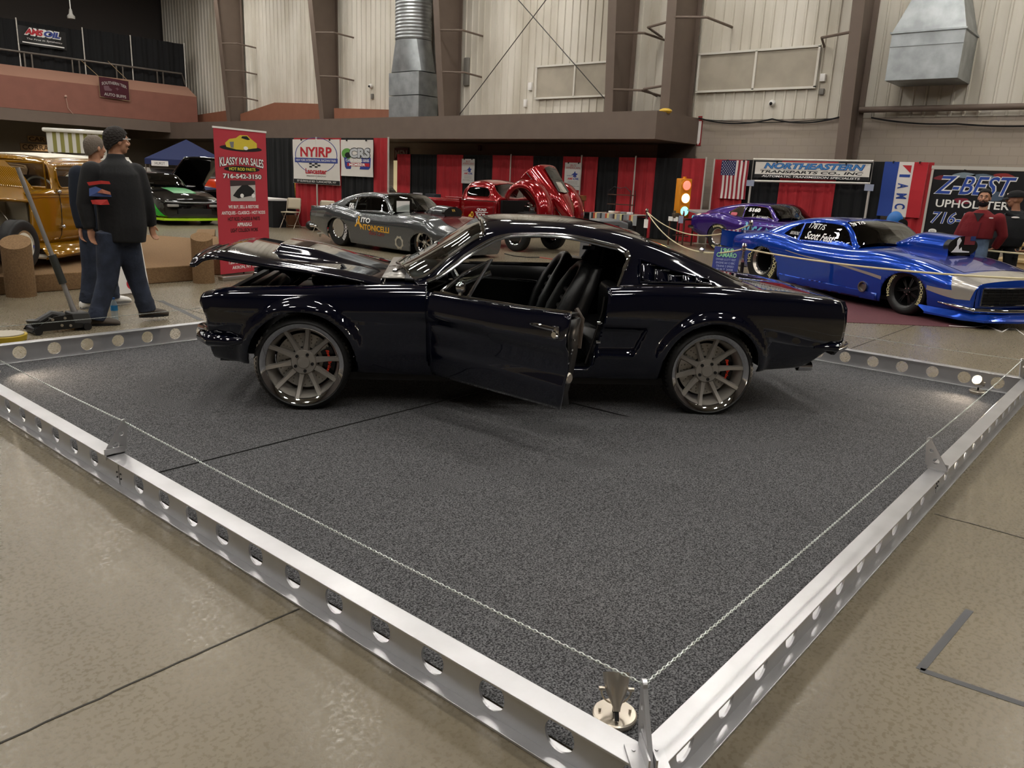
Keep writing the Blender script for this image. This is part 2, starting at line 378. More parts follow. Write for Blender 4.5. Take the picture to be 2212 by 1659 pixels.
tag(B().tube(cable([(XW-.12, 11.9, 3.62), (XW-.12, 9.6, 3.56), (XW-.12, 7.6, 3.62)], .14), .022, 5).tube(cable([(XW-.1, 11.9, 3.6), (XW-.1, 7.6, 3.58)], .12), .012, 5).build('wall_cable', BLACKM), 'bundle of black cables sagging between the mezzanine and the column', 'cable', 'cables along the wall')
tag(B().tube(cable([(XW-.15, 6.9, 3.55), (XW-.12, 4.9, 3.38), (XW-.12, 2.5, 3.36)], .06), .022, 5).build('wall_cable', BLACKM), 'black cable sagging under the brown wall pipe', 'cable', 'cables along the wall')
ROD = mat('dark_rod', '3b3835', .5)
A_, B_ = onX(993, 247, 22.2), onX(1180, -1, 22.2); tag(B().cyl(A_, A_+(B_-A_)*1.8, .016, 6).build('brace_rod', ROD), 'dark brace rod rising to the right across the white wall', 'brace rod', 'crossed brace rods on the wall')
A_, B_ = onX(1270, 169, 22.1), onX(1120, -1, 22.1); tag(B().cyl(A_+V((0, -1, -.9)), A_+(B_-A_)*1.8, .016, 6).build('brace_rod', ROD), 'dark brace rod rising to the left across the white wall', 'brace rod', 'crossed brace rods on the wall')
p = onX(1008, 155, XW-.06); tag(B().box(p, (.12, .28, 1.0), bev=.05).build('wall_speaker', mat('grey_box', '77746e', .6)), 'slim grey speaker on the white wall left of the crossed rods', 'speaker')
def wbox(name, px, py, d, lab, cat, m=WHITE):
    p = onX(px, py, XW-.06); return tag(B().box(p, d, bev=.015).build(name, m), lab, cat)
wbox('wall_box', 1146, 187, (.12, .16, .26), 'upper small white box on the wall left of the half hidden panel', 'wall box'); wbox('wall_box', 1135, 223, (.1, .12, .26), 'lower small white box on the wall left of the half hidden panel', 'wall box')
wbox('wall_box', 1778, 168, (.12, .14, .2), 'small white box on the wall right of the wide panel', 'wall box'); wbox('junction_box', 1775, 198, (.08, .12, .16), 'grey junction box below the small white wall box', 'wall box', mat('grey_box', '77746e'))
wbox('junction_box', 804, 208, (.08, .12, .2), 'small junction box and conduit above the rust low wall', 'wall box', mat('grey_box', '77746e'))
def dome(px, py, lab, x=XW-.05):
    p = onX(px, py, x); t = thing('security_camera', lab, 'camera', p)
    B().lathe([(.09, 0), (.09, -.06), (.07, -.1), (.0, -.12)], 14, 'X').build('shell', WHITE, t); B().ball((-.12, 0, -.02), .045, 8, 6).build('lens', BLACKM, t)
dome(1669, 223, 'white dome camera on the wall under the wide panel'); dome(802, 186, 'small white camera on the wall above the rust low wall')
p = onX(1489, 180, XW-.06); tag(B().ball(p, (.05, .07, .07), 8, 6).tube([p, p+V((0, .1, -.15)), p+V((0, .25, -.5)), p+V((0, .3, -1.2))], .012, 5).build('wall_microphone', BLACKM), 'black microphone and cord on the wall beside the column pair', 'microphone')
p = onX(1454, 243, 21.4); tag(B().ball((20.6, 12.02, 3.66), (.16, .2, .08), 10, 6).build('hard_hat', mat('yellow_plastic', 'c9a53a', .4)), 'yellow hat lying on the mezzanine corner ledge', 'hat')
# extinguisher sign on the block wall
p = onX(1511, 283, XW-.01); t = thing('extinguisher_sign', 'narrow vertical red and white extinguisher sign on the block wall', 'sign', p)
B().box((0, 0, 0), (.02, .16, .86)).build('plate', mat('sign_red', '8d2526', .5), t); B().box((-.012, 0, -.02), (.01, .1, .62)).prism([(-.05, -.33), (.05, -.33), (0, -.41)], -.017, -.007, 'X').build('arrow', WHITE, t, sharp=0)
# balcony at the far end
YB = 40.
BAL = mat('balcony_rust', '86574a', .65, noise=(2, .05)); BALC = mat('balcony_cap', 'a27a68', .6)
struct(B().prism([(-14, 3.66), (20.1, 3.66), (21.5, 3.66), (21.5, 5.0), (-14, 5.0)], YB, YB+.4, 'Y').build('wall_balcony', BAL, sharp=20))
struct(B().prism([(YB, 5.0), (YB+.9, 5.52), (YB+1.2, 5.52), (YB+1.2, 5.0)], -14, 21.5, 'X').build('trim_6', BALC, sharp=20))
struct(B().box((4, 43, 3.55), (36, 6, .18)).build('ceiling_under_balcony', TAUPE, sharp=0))
struct(B().box((4, YB+.1, 3.40), (32, .25, .5)).build('trim_7', TAUPE, sharp=0))
struct(B().box((10, 44.8, 1.8), (26, .2, 3.4)).build('wall_under_balcony', mat('wall_beige', '8b8172', .7), sharp=0))
t = thing('balcony_railing', 'metal railing along the top of the far balcony', 'railing', (0, YB+1.0, 5.52))
B().tube([(-14, 0, .62), (21.3, 0, .62), (21.45, 0, .1)], .045, 8).build('handrail', mat('rail_grey', '6b655e', .45, .5), t)
for x in range(-6, 22, 2): B().box((x, 0, .3), (.06, .04, .62)).box((x+.3, 0, .3), (.06, .04, .62)).build('baluster', mat('rail_grey', '6b655e'), t)
# ------------------------------------------------------------------ display square: carpet, aluminium beams, chain, spot lamps
XA, YA, XD, YC, ZR, WF = 1.507, .768, 7.5, 6.741, .154, .042
def carpet_mat():
    m = mat('carpet', '3d3d40', .95, spec=.2); b = bsdf(m); tc = node(m, 'TexCoord')
    n = node(m, 'TexNoise'); n.inputs['Scale'].default_value = 170; n.inputs['Detail'].default_value = 3; link(m, tc.outputs['Object'], n.inputs['Vector'])
    n2 = node(m, 'TexNoise'); n2.inputs['Scale'].default_value = 1.3; n2.inputs['Detail'].default_value = 4; link(m, tc.outputs['Object'], n2.inputs['Vector'])
    rp = node(m, 'ValToRGB'); e = rp.color_ramp.elements; e[0].position = .38; e[0].color = (*srgb('29292b'), 1); e[1].position = .66; e[1].color = (*srgb('78787a'), 1)
    link(m, n.outputs['Fac'], rp.inputs[0])
    mx = node(m, 'Mix'); mx.data_type = 'RGBA'; mx.blend_type = 'MULTIPLY'; mx.inputs[0].default_value = .25; link(m, rp.outputs[0], mx.inputs[6]); link(m, n2.outputs['Fac'], mx.inputs[7]); link(m, mx.outputs[2], b.inputs['Base Color'])
    ad = node(m, 'Math'); ad.operation = 'MULTIPLY_ADD'; ad.inputs[1].default_value = 14; link(m, n2.outputs['Fac'], ad.inputs[0]); link(m, n.outputs['Fac'], ad.inputs[2])
    bp = node(m, 'Bump'); bp.inputs['Strength'].default_value = .8; bp.inputs['Distance'].default_value = .006; link(m, ad.outputs[0], bp.inputs['Height']); link(m, bp.outputs[0], b.inputs['Normal'])
    return m
CARPET = carpet_mat()
def carpet():
    cx, cy = (XA+XD)/2, (YA+YC)/2; w, h = XD-XA-.1, YC-YA-.1
    def f(a, b):
        x, y = cx+(a-.5)*w, cy+(b-.5)*h; z = .008
        for x0, y0, sx, sy, k in ((4.3, 2.6, .9, .10, .018), (3.6, 2.2, 1.1, .09, .012), (2.6, 5.2, .3, .5, .008), (5.6, 2.0, .9, .12, .012), (6.2, 2.9, .5, .3, .01)):
            u, v = (x-x0)*.9-(y-y0)*.44, (x-x0)*.44+(y-y0)*.9
            z += k*math.exp(-(u/sx)**2-(v/sy)**2)
        return V((x, y, z))
    o = B().grid(f, 110, 110).build('display_carpet', CARPET, sharp=0)
    return tag(o, 'charcoal speckled carpet square under the black fastback', 'carpet')
crp = carpet()
SEAM = mat('carpet_seam', '161617', .95)
B().box((XA+1.47, 3.775, .0105), (2.74, .008, .004)).box((4.41, 3.2, .0115), (.008, 1.1, .008), .04).build('seam', SEAM, crp, sharp=0)
RAILM = ALU
def rail(lab, p0, rz):
    """I-beam along local +x, 5.99 m long, outside on local -y"""
    L = XD-XA; t = thing('barrier_beam', lab, 'barrier', p0, rz, 'aluminium beams around the carpet')
    hs = [-.044+.25*k for k in range(1, 25) if abs(-.044+.25*k-L/2) > .06]
    web = B(); plate(web, [(0, .006), (L, .006), (L, ZR-.006), (0, ZR-.006)], [circ(h, ZR/2, .05, 28)[::-1] for h in hs], -.004, .004, lambda x, y, h: (x, h, y)); web.build('web', RAILM, t, sharp=30)
    def fl(z0, z1): return B().prism([(-WF, -WF), (L+WF, -WF), (L-WF, WF), (WF, WF)], z0, z1)
    fl(ZR-.008, ZR).build('top_flange', RAILM, t, sharp=20, bev=.0015); fl(0.001, .010).build('bottom_flange', RAILM, t, sharp=20, bev=.0015)
    j = B()
    for dx in (-.02, .02):
        for z in (.045, .07): j.cyl((L/2+dx, -.004, z), (L/2+dx, -.008, z), .005, 8)
    j.box((L/2, 0, ZR/2), (.002, .0102, ZR-.018)); j.build('joint', DKSTEEL, t, sharp=20)
    # chain bracket over the middle joint: angle clip and upright plate with two holes
    c = L/2-.05
    br = B(); br.box((c, 0, ZR+.004), (.03, 2*WF+.012, .008)).box((c+.012, 0, ZR+.018), (.006, 2*WF+.012, .036)).box((c+.006, -WF-.004, ZR-.004), (.034, .006, .02))
    up = [(-WF, .005), (WF, .005), (WF+.02, .02), (WF+.033, .148)] + circ(WF+.02, .155, .0135, 8, -.1, pi) + [(WF+.005, .15), (-WF-.002, .02)]
    plate(br, up, [circ(.012, .045, .017, 16)[::-1], circ(.043, .098, .011, 14)[::-1], circ(WF+.02, .154, .005, 10)[::-1]], -.004, .004, lambda x, y, h: (c+h, x, ZR+y))
    br.build('bracket', RAILM, t, sharp=25); return t
rail('near left aluminium beam with round holes, running from the front corner to the left', (XA, YC, 0), R(-90))
rail('near right aluminium beam with round holes, running from the front corner to the right', (XA, YA, 0), 0)
rail('aluminium beam beyond the rear bumper, behind the lit spot lamp', (XD, YA, 0), R(90))
rail('aluminium beam beyond the hood, in front of the floor jack', (XD, YC, 0), R(180))
def corner(lab, x, y, rz):
    t = thing('corner_bracket', lab, 'bracket', (x, y, ZR), rz, 'corner brackets of the barrier')
    b = B(); up = [(-.05, 0), (.055, 0), (.082, .02), (.10, .15)] + circ(.088, .155, .0135, 8, -.1, pi) + [(.072, .15)]
    plate(b, up, [circ(.045, .06, .014, 14)[::-1], circ(.068, .105, .01, 12)[::-1], circ(.088, .154, .005, 10)[::-1]], -.0065, .0065, lambda x, y, h: (x, h, y)); b.build('plate', RAILM, t, sharp=25, bev=.001)
    for s in (-1, 1):
        q = B(); q.m = M.Translation((0, s*.0095, 0)); q.box((.0, s*.018, .004), (.1, .042, .008)).box((0, 0, .02), (.1, .005, .04)).cyl((.025, s*.02, .008), (.025, s*.02, .011), .005, 10); q.build('clip', RAILM, t, sharp=25)
    return t
for lab, x, y, a in (('corner bracket at the front corner beside the near spot lamp', XA, YA, 45), ('corner bracket at the right corner near the lit spot lamp', XD, YA, 135), ('corner bracket at the left corner of the carpet', XA, YC, -45), ('corner bracket at the far corner behind the black fastback', XD, YC, 225)): corner(lab, x, y, R(a))
CHAINM = mat('chain_zinc', 'd6dcd8', .3, .7)
def chain(lab, p, q, sag, link_len=.0135):
    p, q = V(p), V(q); L = (q-p).length; n = int(L/link_len); b = B(); d = (q-p).normalized()
    s1 = V((-d.y, d.x, 0)); near = lambda c: (c-CP).length < 5.2
    for i in range(n):
        f = (i+.5)/n; c = p.lerp(q, f); c.z -= sag*4*f*(1-f)
        a = s1*.7+V((0, 0, .7)) if i % 2 else s1*.7-V((0, 0, .7))
        k = 8 if near(c) else 6; l = link_len*.72
        b.tube([c+d*l*cos(2*pi*j/k)+a*.0034*sin(2*pi*j/k) for j in range(k)], .00125, 4, closed=True)
    return tag(b.build('barrier_chain', CHAINM, sharp=0), lab, 'chain', 'chains between the brackets')
i_, z_ = .062, ZR+.154; ym = YC-((XD-XA)/2-.05)
pA = (XA+i_, ym, z_); pB = (XA+(XD-XA)/2-.05, YA+i_, z_); pD = (XD-i_, YA+(XD-XA)/2-.05, z_); pC = (XD-((XD-XA)/2-.05), YC-i_, z_)
cN, cR, cL, cF = (XA+i_, YA+i_, z_), (XD-i_, YA+i_, z_), (XA+i_, YC-i_, z_), (XD-i_, YC-i_, z_)
for lab, p, q in (('silver chain from the front corner bracket to the left middle bracket', cN, pA), ('silver chain from the left middle bracket to the left corner', pA, cL), ('silver chain from the front corner bracket to the right middle bracket', cN, pB), ('silver chain from the right middle bracket to the right corner', pB, cR),
                  ('silver chain from the right corner towards the back of the tail', cR, pD), ('silver chain behind the black fastback, on the tail side', pD, cF), ('silver chain beyond the hood, in front of the floor jack', cL, pC), ('silver chain behind the black fastback, on the hood side', pC, cF)): chain(lab, p, q, .012)
NICKEL = mat('brushed_nickel', 'd2c9ba', .28, .9); BULB = mat('bulb_glow', 'ffe9c8', .5, emit=60)
def spot(lab, x, y, aim, tilt):
    """floor spot: canopy disc with two screws, yoke, bell shaped head"""
    t = thing('spot_lamp', lab, 'spot lamp', (x, y, .009), aim, 'floor spots in the carpet corners')
    b = B(); b.lathe([(.066, 0.012), (.066, .02), (.062, .024), (.0, .026)], 40).lathe([(.06, 0), (.06, .013)], 24)
    b.build('base', NICKEL, t)
    for q in (-1, 1): B().cyl((0, q*.045, .024), (0, q*.045, .036), .004, 10).build('screw', NICKEL, t)
    B().cyl((0, 0, .025), (.006, 0, .05), .0075, 12).build('stem', BLACKM, t)
    B().tube([(.006+.0*k, .044*cos(a), .092+.044*sin(a)) for a in [pi+pi*k/14 for k in range(15)] for k in (0,)], .0028, 8).build('yoke', NICKEL, t)
    h = B(); h.m = M.Translation((.006, 0, .098)) @ M.Rotation(tilt, 4, 'Y')
    h.lathe([(.010, -.062), (.012, -.05), (.018, -.035), (.030, -.008), (.037, .018), (.040, .045), (.037, .045), (.034, .018), (.026, -.005), (.0, -.01)], 32)
    hd = h.build('head', NICKEL, t)
    for q in (-1, 1): k = B(); k.m = h.m; k.cyl((0, q*.034, 0), (0, q*.052, 0), .006, 12); k.build('knob', NICKEL, t)
    c = B(); c.m = h.m; c.cyl((0, 0, -.06), (0, 0, -.088), .0065, 12); c.build('socket_sleeve', BLACKM, t)
    bb = B(); bb.m = h.m; bb.ball((0, 0, .028), (.026, .026, .012), 16, 8); bb.build('bulb', BULB, t)
    l = bpy.data.lights.new('spot_light', 'SPOT'); l.energy = 40; l.color = (1, .82, .62); l.spot_size = R(150); l.spot_blend = .9; l.shadow_soft_size = .02
    lo = bpy.data.objects.new('spot_light', l); COL.objects.link(lo); lo.parent = t
    d = V((sin(tilt), 0, cos(tilt))); lo.location = V((.006, 0, .098))+d*.05; lo.rotation_euler = (-d).to_track_quat('Z', 'Y').to_euler()
    return t
spot('brushed nickel spot lamp beside the front corner bracket', 1.745, 1.01, R(40), R(38))
spot('lit spot lamp at the right corner, shining towards the tail', 7.27, 1.07, R(160), R(62))
spot('floor spot in the left corner lighting the carpet before the nose', 1.74, 6.42, R(-45), R(68))
# ------------------------------------------------------------------ car body maker: cross sections along x joined by smooth curves
def pch(xs, ys):
    """monotone cubic through points: returns f(x)"""
    n = len(xs); h = [xs[i+1]-xs[i] for i in range(n-1)]; d = [(ys[i+1]-ys[i])/h[i] for i in range(n-1)]
    m = [0.]*n; m[0] = d[0]; m[-1] = d[-1]
    for i in range(1, n-1):
        if d[i-1]*d[i] > 0:
            a, b = 2*h[i]+h[i-1], h[i]+2*h[i-1]; m[i] = (a+b)/(a/d[i-1]+b/d[i])
    def f(x):
        if x <= xs[0]: return ys[0]+(x-xs[0])*m[0]*.3
        if x >= xs[-1]: return ys[-1]+(x-xs[-1])*m[-1]*.3
        lo, hi = 0, n-1
        while hi-lo > 1:
            k = (lo+hi)//2
            if xs[k] <= x: lo = k
            else: hi = k
        t = (x-xs[lo])/h[lo]; t2, t3 = t*t, t*t*t
        return (2*t3-3*t2+1)*ys[lo]+(t3-2*t2+t)*h[lo]*m[lo]+(3*t2-2*t3)*ys[hi]+(t3-t2)*h[lo]*m[hi]
    return f
def sm(a, b, x):
    t = min(1, max(0, (x-a)/(b-a))); return t*t*(3-2*t)
class Body:
    """stations [(x, [(y, z), ...])]; a point is named by x and s, s counting along the section from the sill to the centre line"""
    def __init__(s, st, disp=None, KS=.16):
        st = sorted(st); xs = [q[0] for q in st]; s.K = len(st[0][1]); s.KS = KS; s.disp = disp; s.c = {}
        s.fy = [pch(xs, [q[1][k][0] for q in st]) for k in range(s.K)]; s.fz = [pch(xs, [q[1][k][1] for q in st]) for k in range(s.K)]
    def sec(s, x):
        k = round(x, 4)
        if k not in s.c:
            i = list(range(s.K)); s.c[k] = pch(i, [f(x) for f in s.fy]), pch(i, [f(x) for f in s.fz])
        return s.c[k]
    def pt(s, x, q, off=0.):
        fy, fz = s.sec(x); y, z = fy(q), fz(q)
        if off:
            e = .02; ty, tz = fy(q+e)-fy(q-e), fz(q+e)-fz(q-e); l = sqrt(ty*ty+tz*tz) or 1; y += off*tz/l; z -= off*ty/l
        if s.disp: y, z = s.disp(x, y, z, q)
        return V((x, y, z))
    def sz(s, x, z, a=0., b=None):
        fz = s.sec(x)[1]; b = s.K-1. if b is None else b
        for _ in range(22):
            m = (a+b)/2
            if fz(m) < z: a = m
            else: b = m
        return (a+b)/2
    def xs(s, pts, a=0., b=None): return [(x, s.sz(x, z, a, b)) for x, z in pts]
    def panel(s, b, poly, holes=(), off=0., sides=(1,), step=(.05, .028), sub_=.05):
        """poly in (x, s); boundary is refined, inside is filled with a fine grid"""
        k = s.KS
        def ref(pl):
            o = []; n = len(pl)
            for i in range(n):
                a, c = pl[i], pl[(i+1) % n]; l = sqrt((a[0]-c[0])**2+((a[1]-c[1])*k)**2); m = max(1, int(l/sub_))
                o += [(a[0]+(c[0]-a[0])*j/m, (a[1]+(c[1]-a[1])*j/m)*k) for j in range(m)]
            return o
        v, t = flat(ref(poly), [ref(h) for h in holes], step)
        P = [s.pt(x, q/k, off) for x, q in v]
        if 1 in sides: b.add(P, [f[::-1] for f in t])
        if -1 in sides: b.add([V((p.x, -p.y, p.z)) for p in P], t)
        return b
    def line(s, pts, off=0., n=8, side=1):
        """points along a path on the surface"""
        o = []
        for (x0, q0), (x1, q1) in zip(pts, pts[1:]):
            for i in range(n): f = i/n; o.append(s.pt(x0+(x1-x0)*f, q0+(q1-q0)*f, off))
        o.append(s.pt(*pts[-1], off)); return [V((p.x, p.y*side, p.z)) for p in o]
    def lay(s, x0, z0, side, flip=1, ang=0., a=0., b=None):
        """f for lettering on the side: local x runs along the car, y goes up"""
        def f(u, v, h=0.):
            x = x0+flip*(u*cos(ang)-v*sin(ang)); z = z0+u*sin(ang)+v*cos(ang); p = s.pt(x, s.sz(x, z, a, b), h+.002); return V((p.x, p.y*side, p.z))
        return f
def bandpoly(s0, s1, x0, x1): return [(x0, s0), (x1, s0), (x1, s1), (x0, s1)]
# ------------------------------------------------------------------ wheels: local y is the axle, the outer face looks to +y
TREAD = mat('tread_rubber', '0c0c0c', .6)
def tyre_prof(r, rim, w): return [(rim-.012, w*.40), (rim+.004, w*.47), (rim+(r-rim)*.35, w*.5), (r-.03, w*.485), (r-.010, w*.44), (r, w*.36), (r, -w*.36), (r-.012, -w*.45), (rim+.02, -w*.5), (rim-.012, -w*.4)]
def wheel(parent, loc, r, rim, w, flip=False, style='ten', metal=None, lip=None, name='wheel', letters=None, letm=None, hub=None, disc=False):
    metal = metal or STEEL; lip = lip or CHROME
    b = B(); yo = w*.5
    if style == 'ten':
        b.lathe([(rim-.015, yo*.80), (rim-.035, yo*.55), (rim-.045, yo*.2), (rim-.05, -yo*.6), (rim-.056, -yo*.6), (rim-.052, yo*.2), (rim-.044, yo*.5), (rim-.03, yo*.72)], 48, 'Y', cap=False)
        for k in range(10):
            a = 2*pi*k/10+.15; rg = []
            for rr, wd, y, th in ((.058, .030, yo*.30, .03), (.10, .022, yo*.34, .028), (.17, .017, yo*.50, .024), (rim-.034, .019, yo*.72, .02), (rim-.020, .021, yo*.79, .012)):
                c = V((rr*cos(a), y, -rr*sin(a))); t = V((-sin(a), 0, -cos(a)))*wd
                rg.append([c+t*.6+V((0, 0, 0)), c-t*.6, c-t-V((0, th, 0)), c+t-V((0, th, 0))])
            b.loft(rg)
        b.lathe([(.0, yo*.45), (.038, yo*.45), (.042, yo*.40), (.078, yo*.38), (.085, yo*.3), (.085, -.02)], 32, 'Y')
    elif style == 'star':
        b.lathe([(rim-.012, yo*.9), (rim-.03, yo*.3), (rim-.03, -yo*.8), (rim-.036, -yo*.8), (rim-.04, yo*.3)], 40, 'Y', cap=False)
        for k in range(7):
            a = 2*pi*k/7
            for e in (-.10, .10):
                rg = []
                for rr, wd, y in ((.03, .011, yo*.5), (rim-.03, .008, yo*.35)):
                    c = V((rr*cos(a+e*rr/rim), y, -rr*sin(a+e*rr/rim))); t = V((-sin(a), 0, -cos(a)))*wd; rg.append([c+t, c-t, c-t-V((0, .02, 0)), c+t-V((0, .02, 0))])
                b.loft(rg)
        b.lathe([(0, yo*.75), (.03, yo*.75), (.045, yo*.55), (.055, yo*.3)], 20, 'Y')
    elif style == 'dish':
        b.lathe([(rim-.012, yo*.9), (rim-.02, yo*.55), (rim*.86, yo*.5), (rim*.84, yo*.1), (rim*.62, yo*.02), (rim*.58, -yo*.35), (rim*.3, -yo*.4), (rim*.28, -yo*.2), (0, -yo*.15)], 40, 'Y')
    elif style == 'deep':
        b.lathe([(rim-.012, yo*.9), (rim-.02, yo*.8), (rim*.80, yo*.72), (rim*.78, yo*.1), (rim*.74, -yo*.5)], 40, 'Y', cap=False)
    elif style == 'steel':
        b.lathe([(rim-.01, yo*.85), (rim-.03, yo*.4), (rim*.7, yo*.25), (rim*.55, yo*.45), (rim*.3, yo*.5), (0, yo*.6)], 32, 'Y')
    wo = b.build(name, metal, parent, sharp=35); wo.location = loc; wo.rotation_euler = (0, 0, pi if flip else 0)
    t = B(); t.lathe(tyre_prof(r, rim, w), 56, 'Y', cap=False)
    n = 64
    for k in range(n):   # shoulder blocks of the tread
        a = 2*pi*k/n; c, q = cos(a), sin(a)
        for s in (1, -1):
            rg = [[V(((r+dr)*cos(a+da), s*y, -(r+dr)*sin(a+da))) for da in (-.028, .028)] for dr, y in ((-.012, w*.45), (.003, w*.37), (.003, w*.2))]
            t.loft(rg, False)
    t.build('tyre', RUBBER, wo, sharp=35)
    B().lathe([(rim-.026, yo*.80), (rim-.012, yo*.90), (rim+.006, yo*.97), (rim+.011, yo*.9), (rim+.004, yo*.8), (rim-.026, yo*.74)], 56, 'Y', cap=False).build('rim_lip', lip, wo)
    if style in ('deep', 'ten', 'star'): B().lathe([(rim-.06, -yo*.62), (0, -yo*.62)], 24, 'Y', cap=False).build('drum', BLACKM, wo)
    if style in ('ten', 'star', 'steel', 'deep') and style != 'deep':
        l = B(); rr, yy = {'ten': (.058, yo*.38), 'star': (.04, yo*.55), 'steel': (.06, yo*.46)}[style]
        for k in range(5):
            a = 2*pi*k/5+.47; l.cyl((rr*cos(a), yy-.002, -rr*sin(a)), (rr*cos(a), yy+.012, -rr*sin(a)), .0105, 10)
        l.build('lug_nuts', BLACKM if style == 'ten' else CHROME, wo)
    if style == 'deep':
        l = B()
        for k in range(20): a = 2*pi*k/20; l.ball((rim*.88*cos(a), yo*.8, -rim*.88*sin(a)), .012, 8, 5)
        l.build('bead_lock_bolts', CHROME, wo)
    if disc:
        d = B(); hs = []
        for i in range(26):
            a = 2*pi*i/26
            for j in range(3): rr = .125+.022*j; hs.append(circ(rr*cos(a+.05*j), rr*sin(a+.05*j), .0042, 6)[::-1])
        plate(d, circ(0, 0, .185, 48), [circ(0, 0, .095, 32)[::-1], *hs], -.012, .0, lambda x, y, h: (x, h-yo*.12, -y))
        d.build('brake_disc', mat('disc_steel', 'b5b1a8', .45, .35), wo, sharp=30)
        B().lathe([(.096, -yo*.1), (.09, -yo*.02), (0, -yo*.02)], 32, 'Y').build('disc_hat', DKSTEEL, wo)
        c = B(); sg = -1 if not flip else 1
        c.loft([[V((rr*cos(a), y, -rr*sin(a))) for rr, y in ((.125, .0), (.20, .0), (.21, -.03), (.21, -.07), (.115, -.07), (.115, -.02))] for a in [pi+sg*0-.55+1.1*k/8 for k in range(9)]])
        co = c.build('caliper', mat('caliper_black', '0b0b0c', .25), wo, sharp=35)
        text('Baer  Brakes', lambda x, y, h=0.: V((-.165-(.165*(cos(x/.165)-1))-y, .002+h, -x)), .15, .022, mat('caliper_red', 'd23a22', .5, emit=.15), wo, bold=.02)
    if letters:
        rr = rim+(r-rim)*.52; hh = (r-rim)*.46
        for a0 in letm[1]:
            def f(x, y, h=0., a0=a0): a = a0-x/rr; q = rr+y; return V((-q*cos(a), w*.505+.003, q*sin(a)))
            text(letters, f, rr*1.25, hh, letm[0], wo, bold=.02)
    return wo
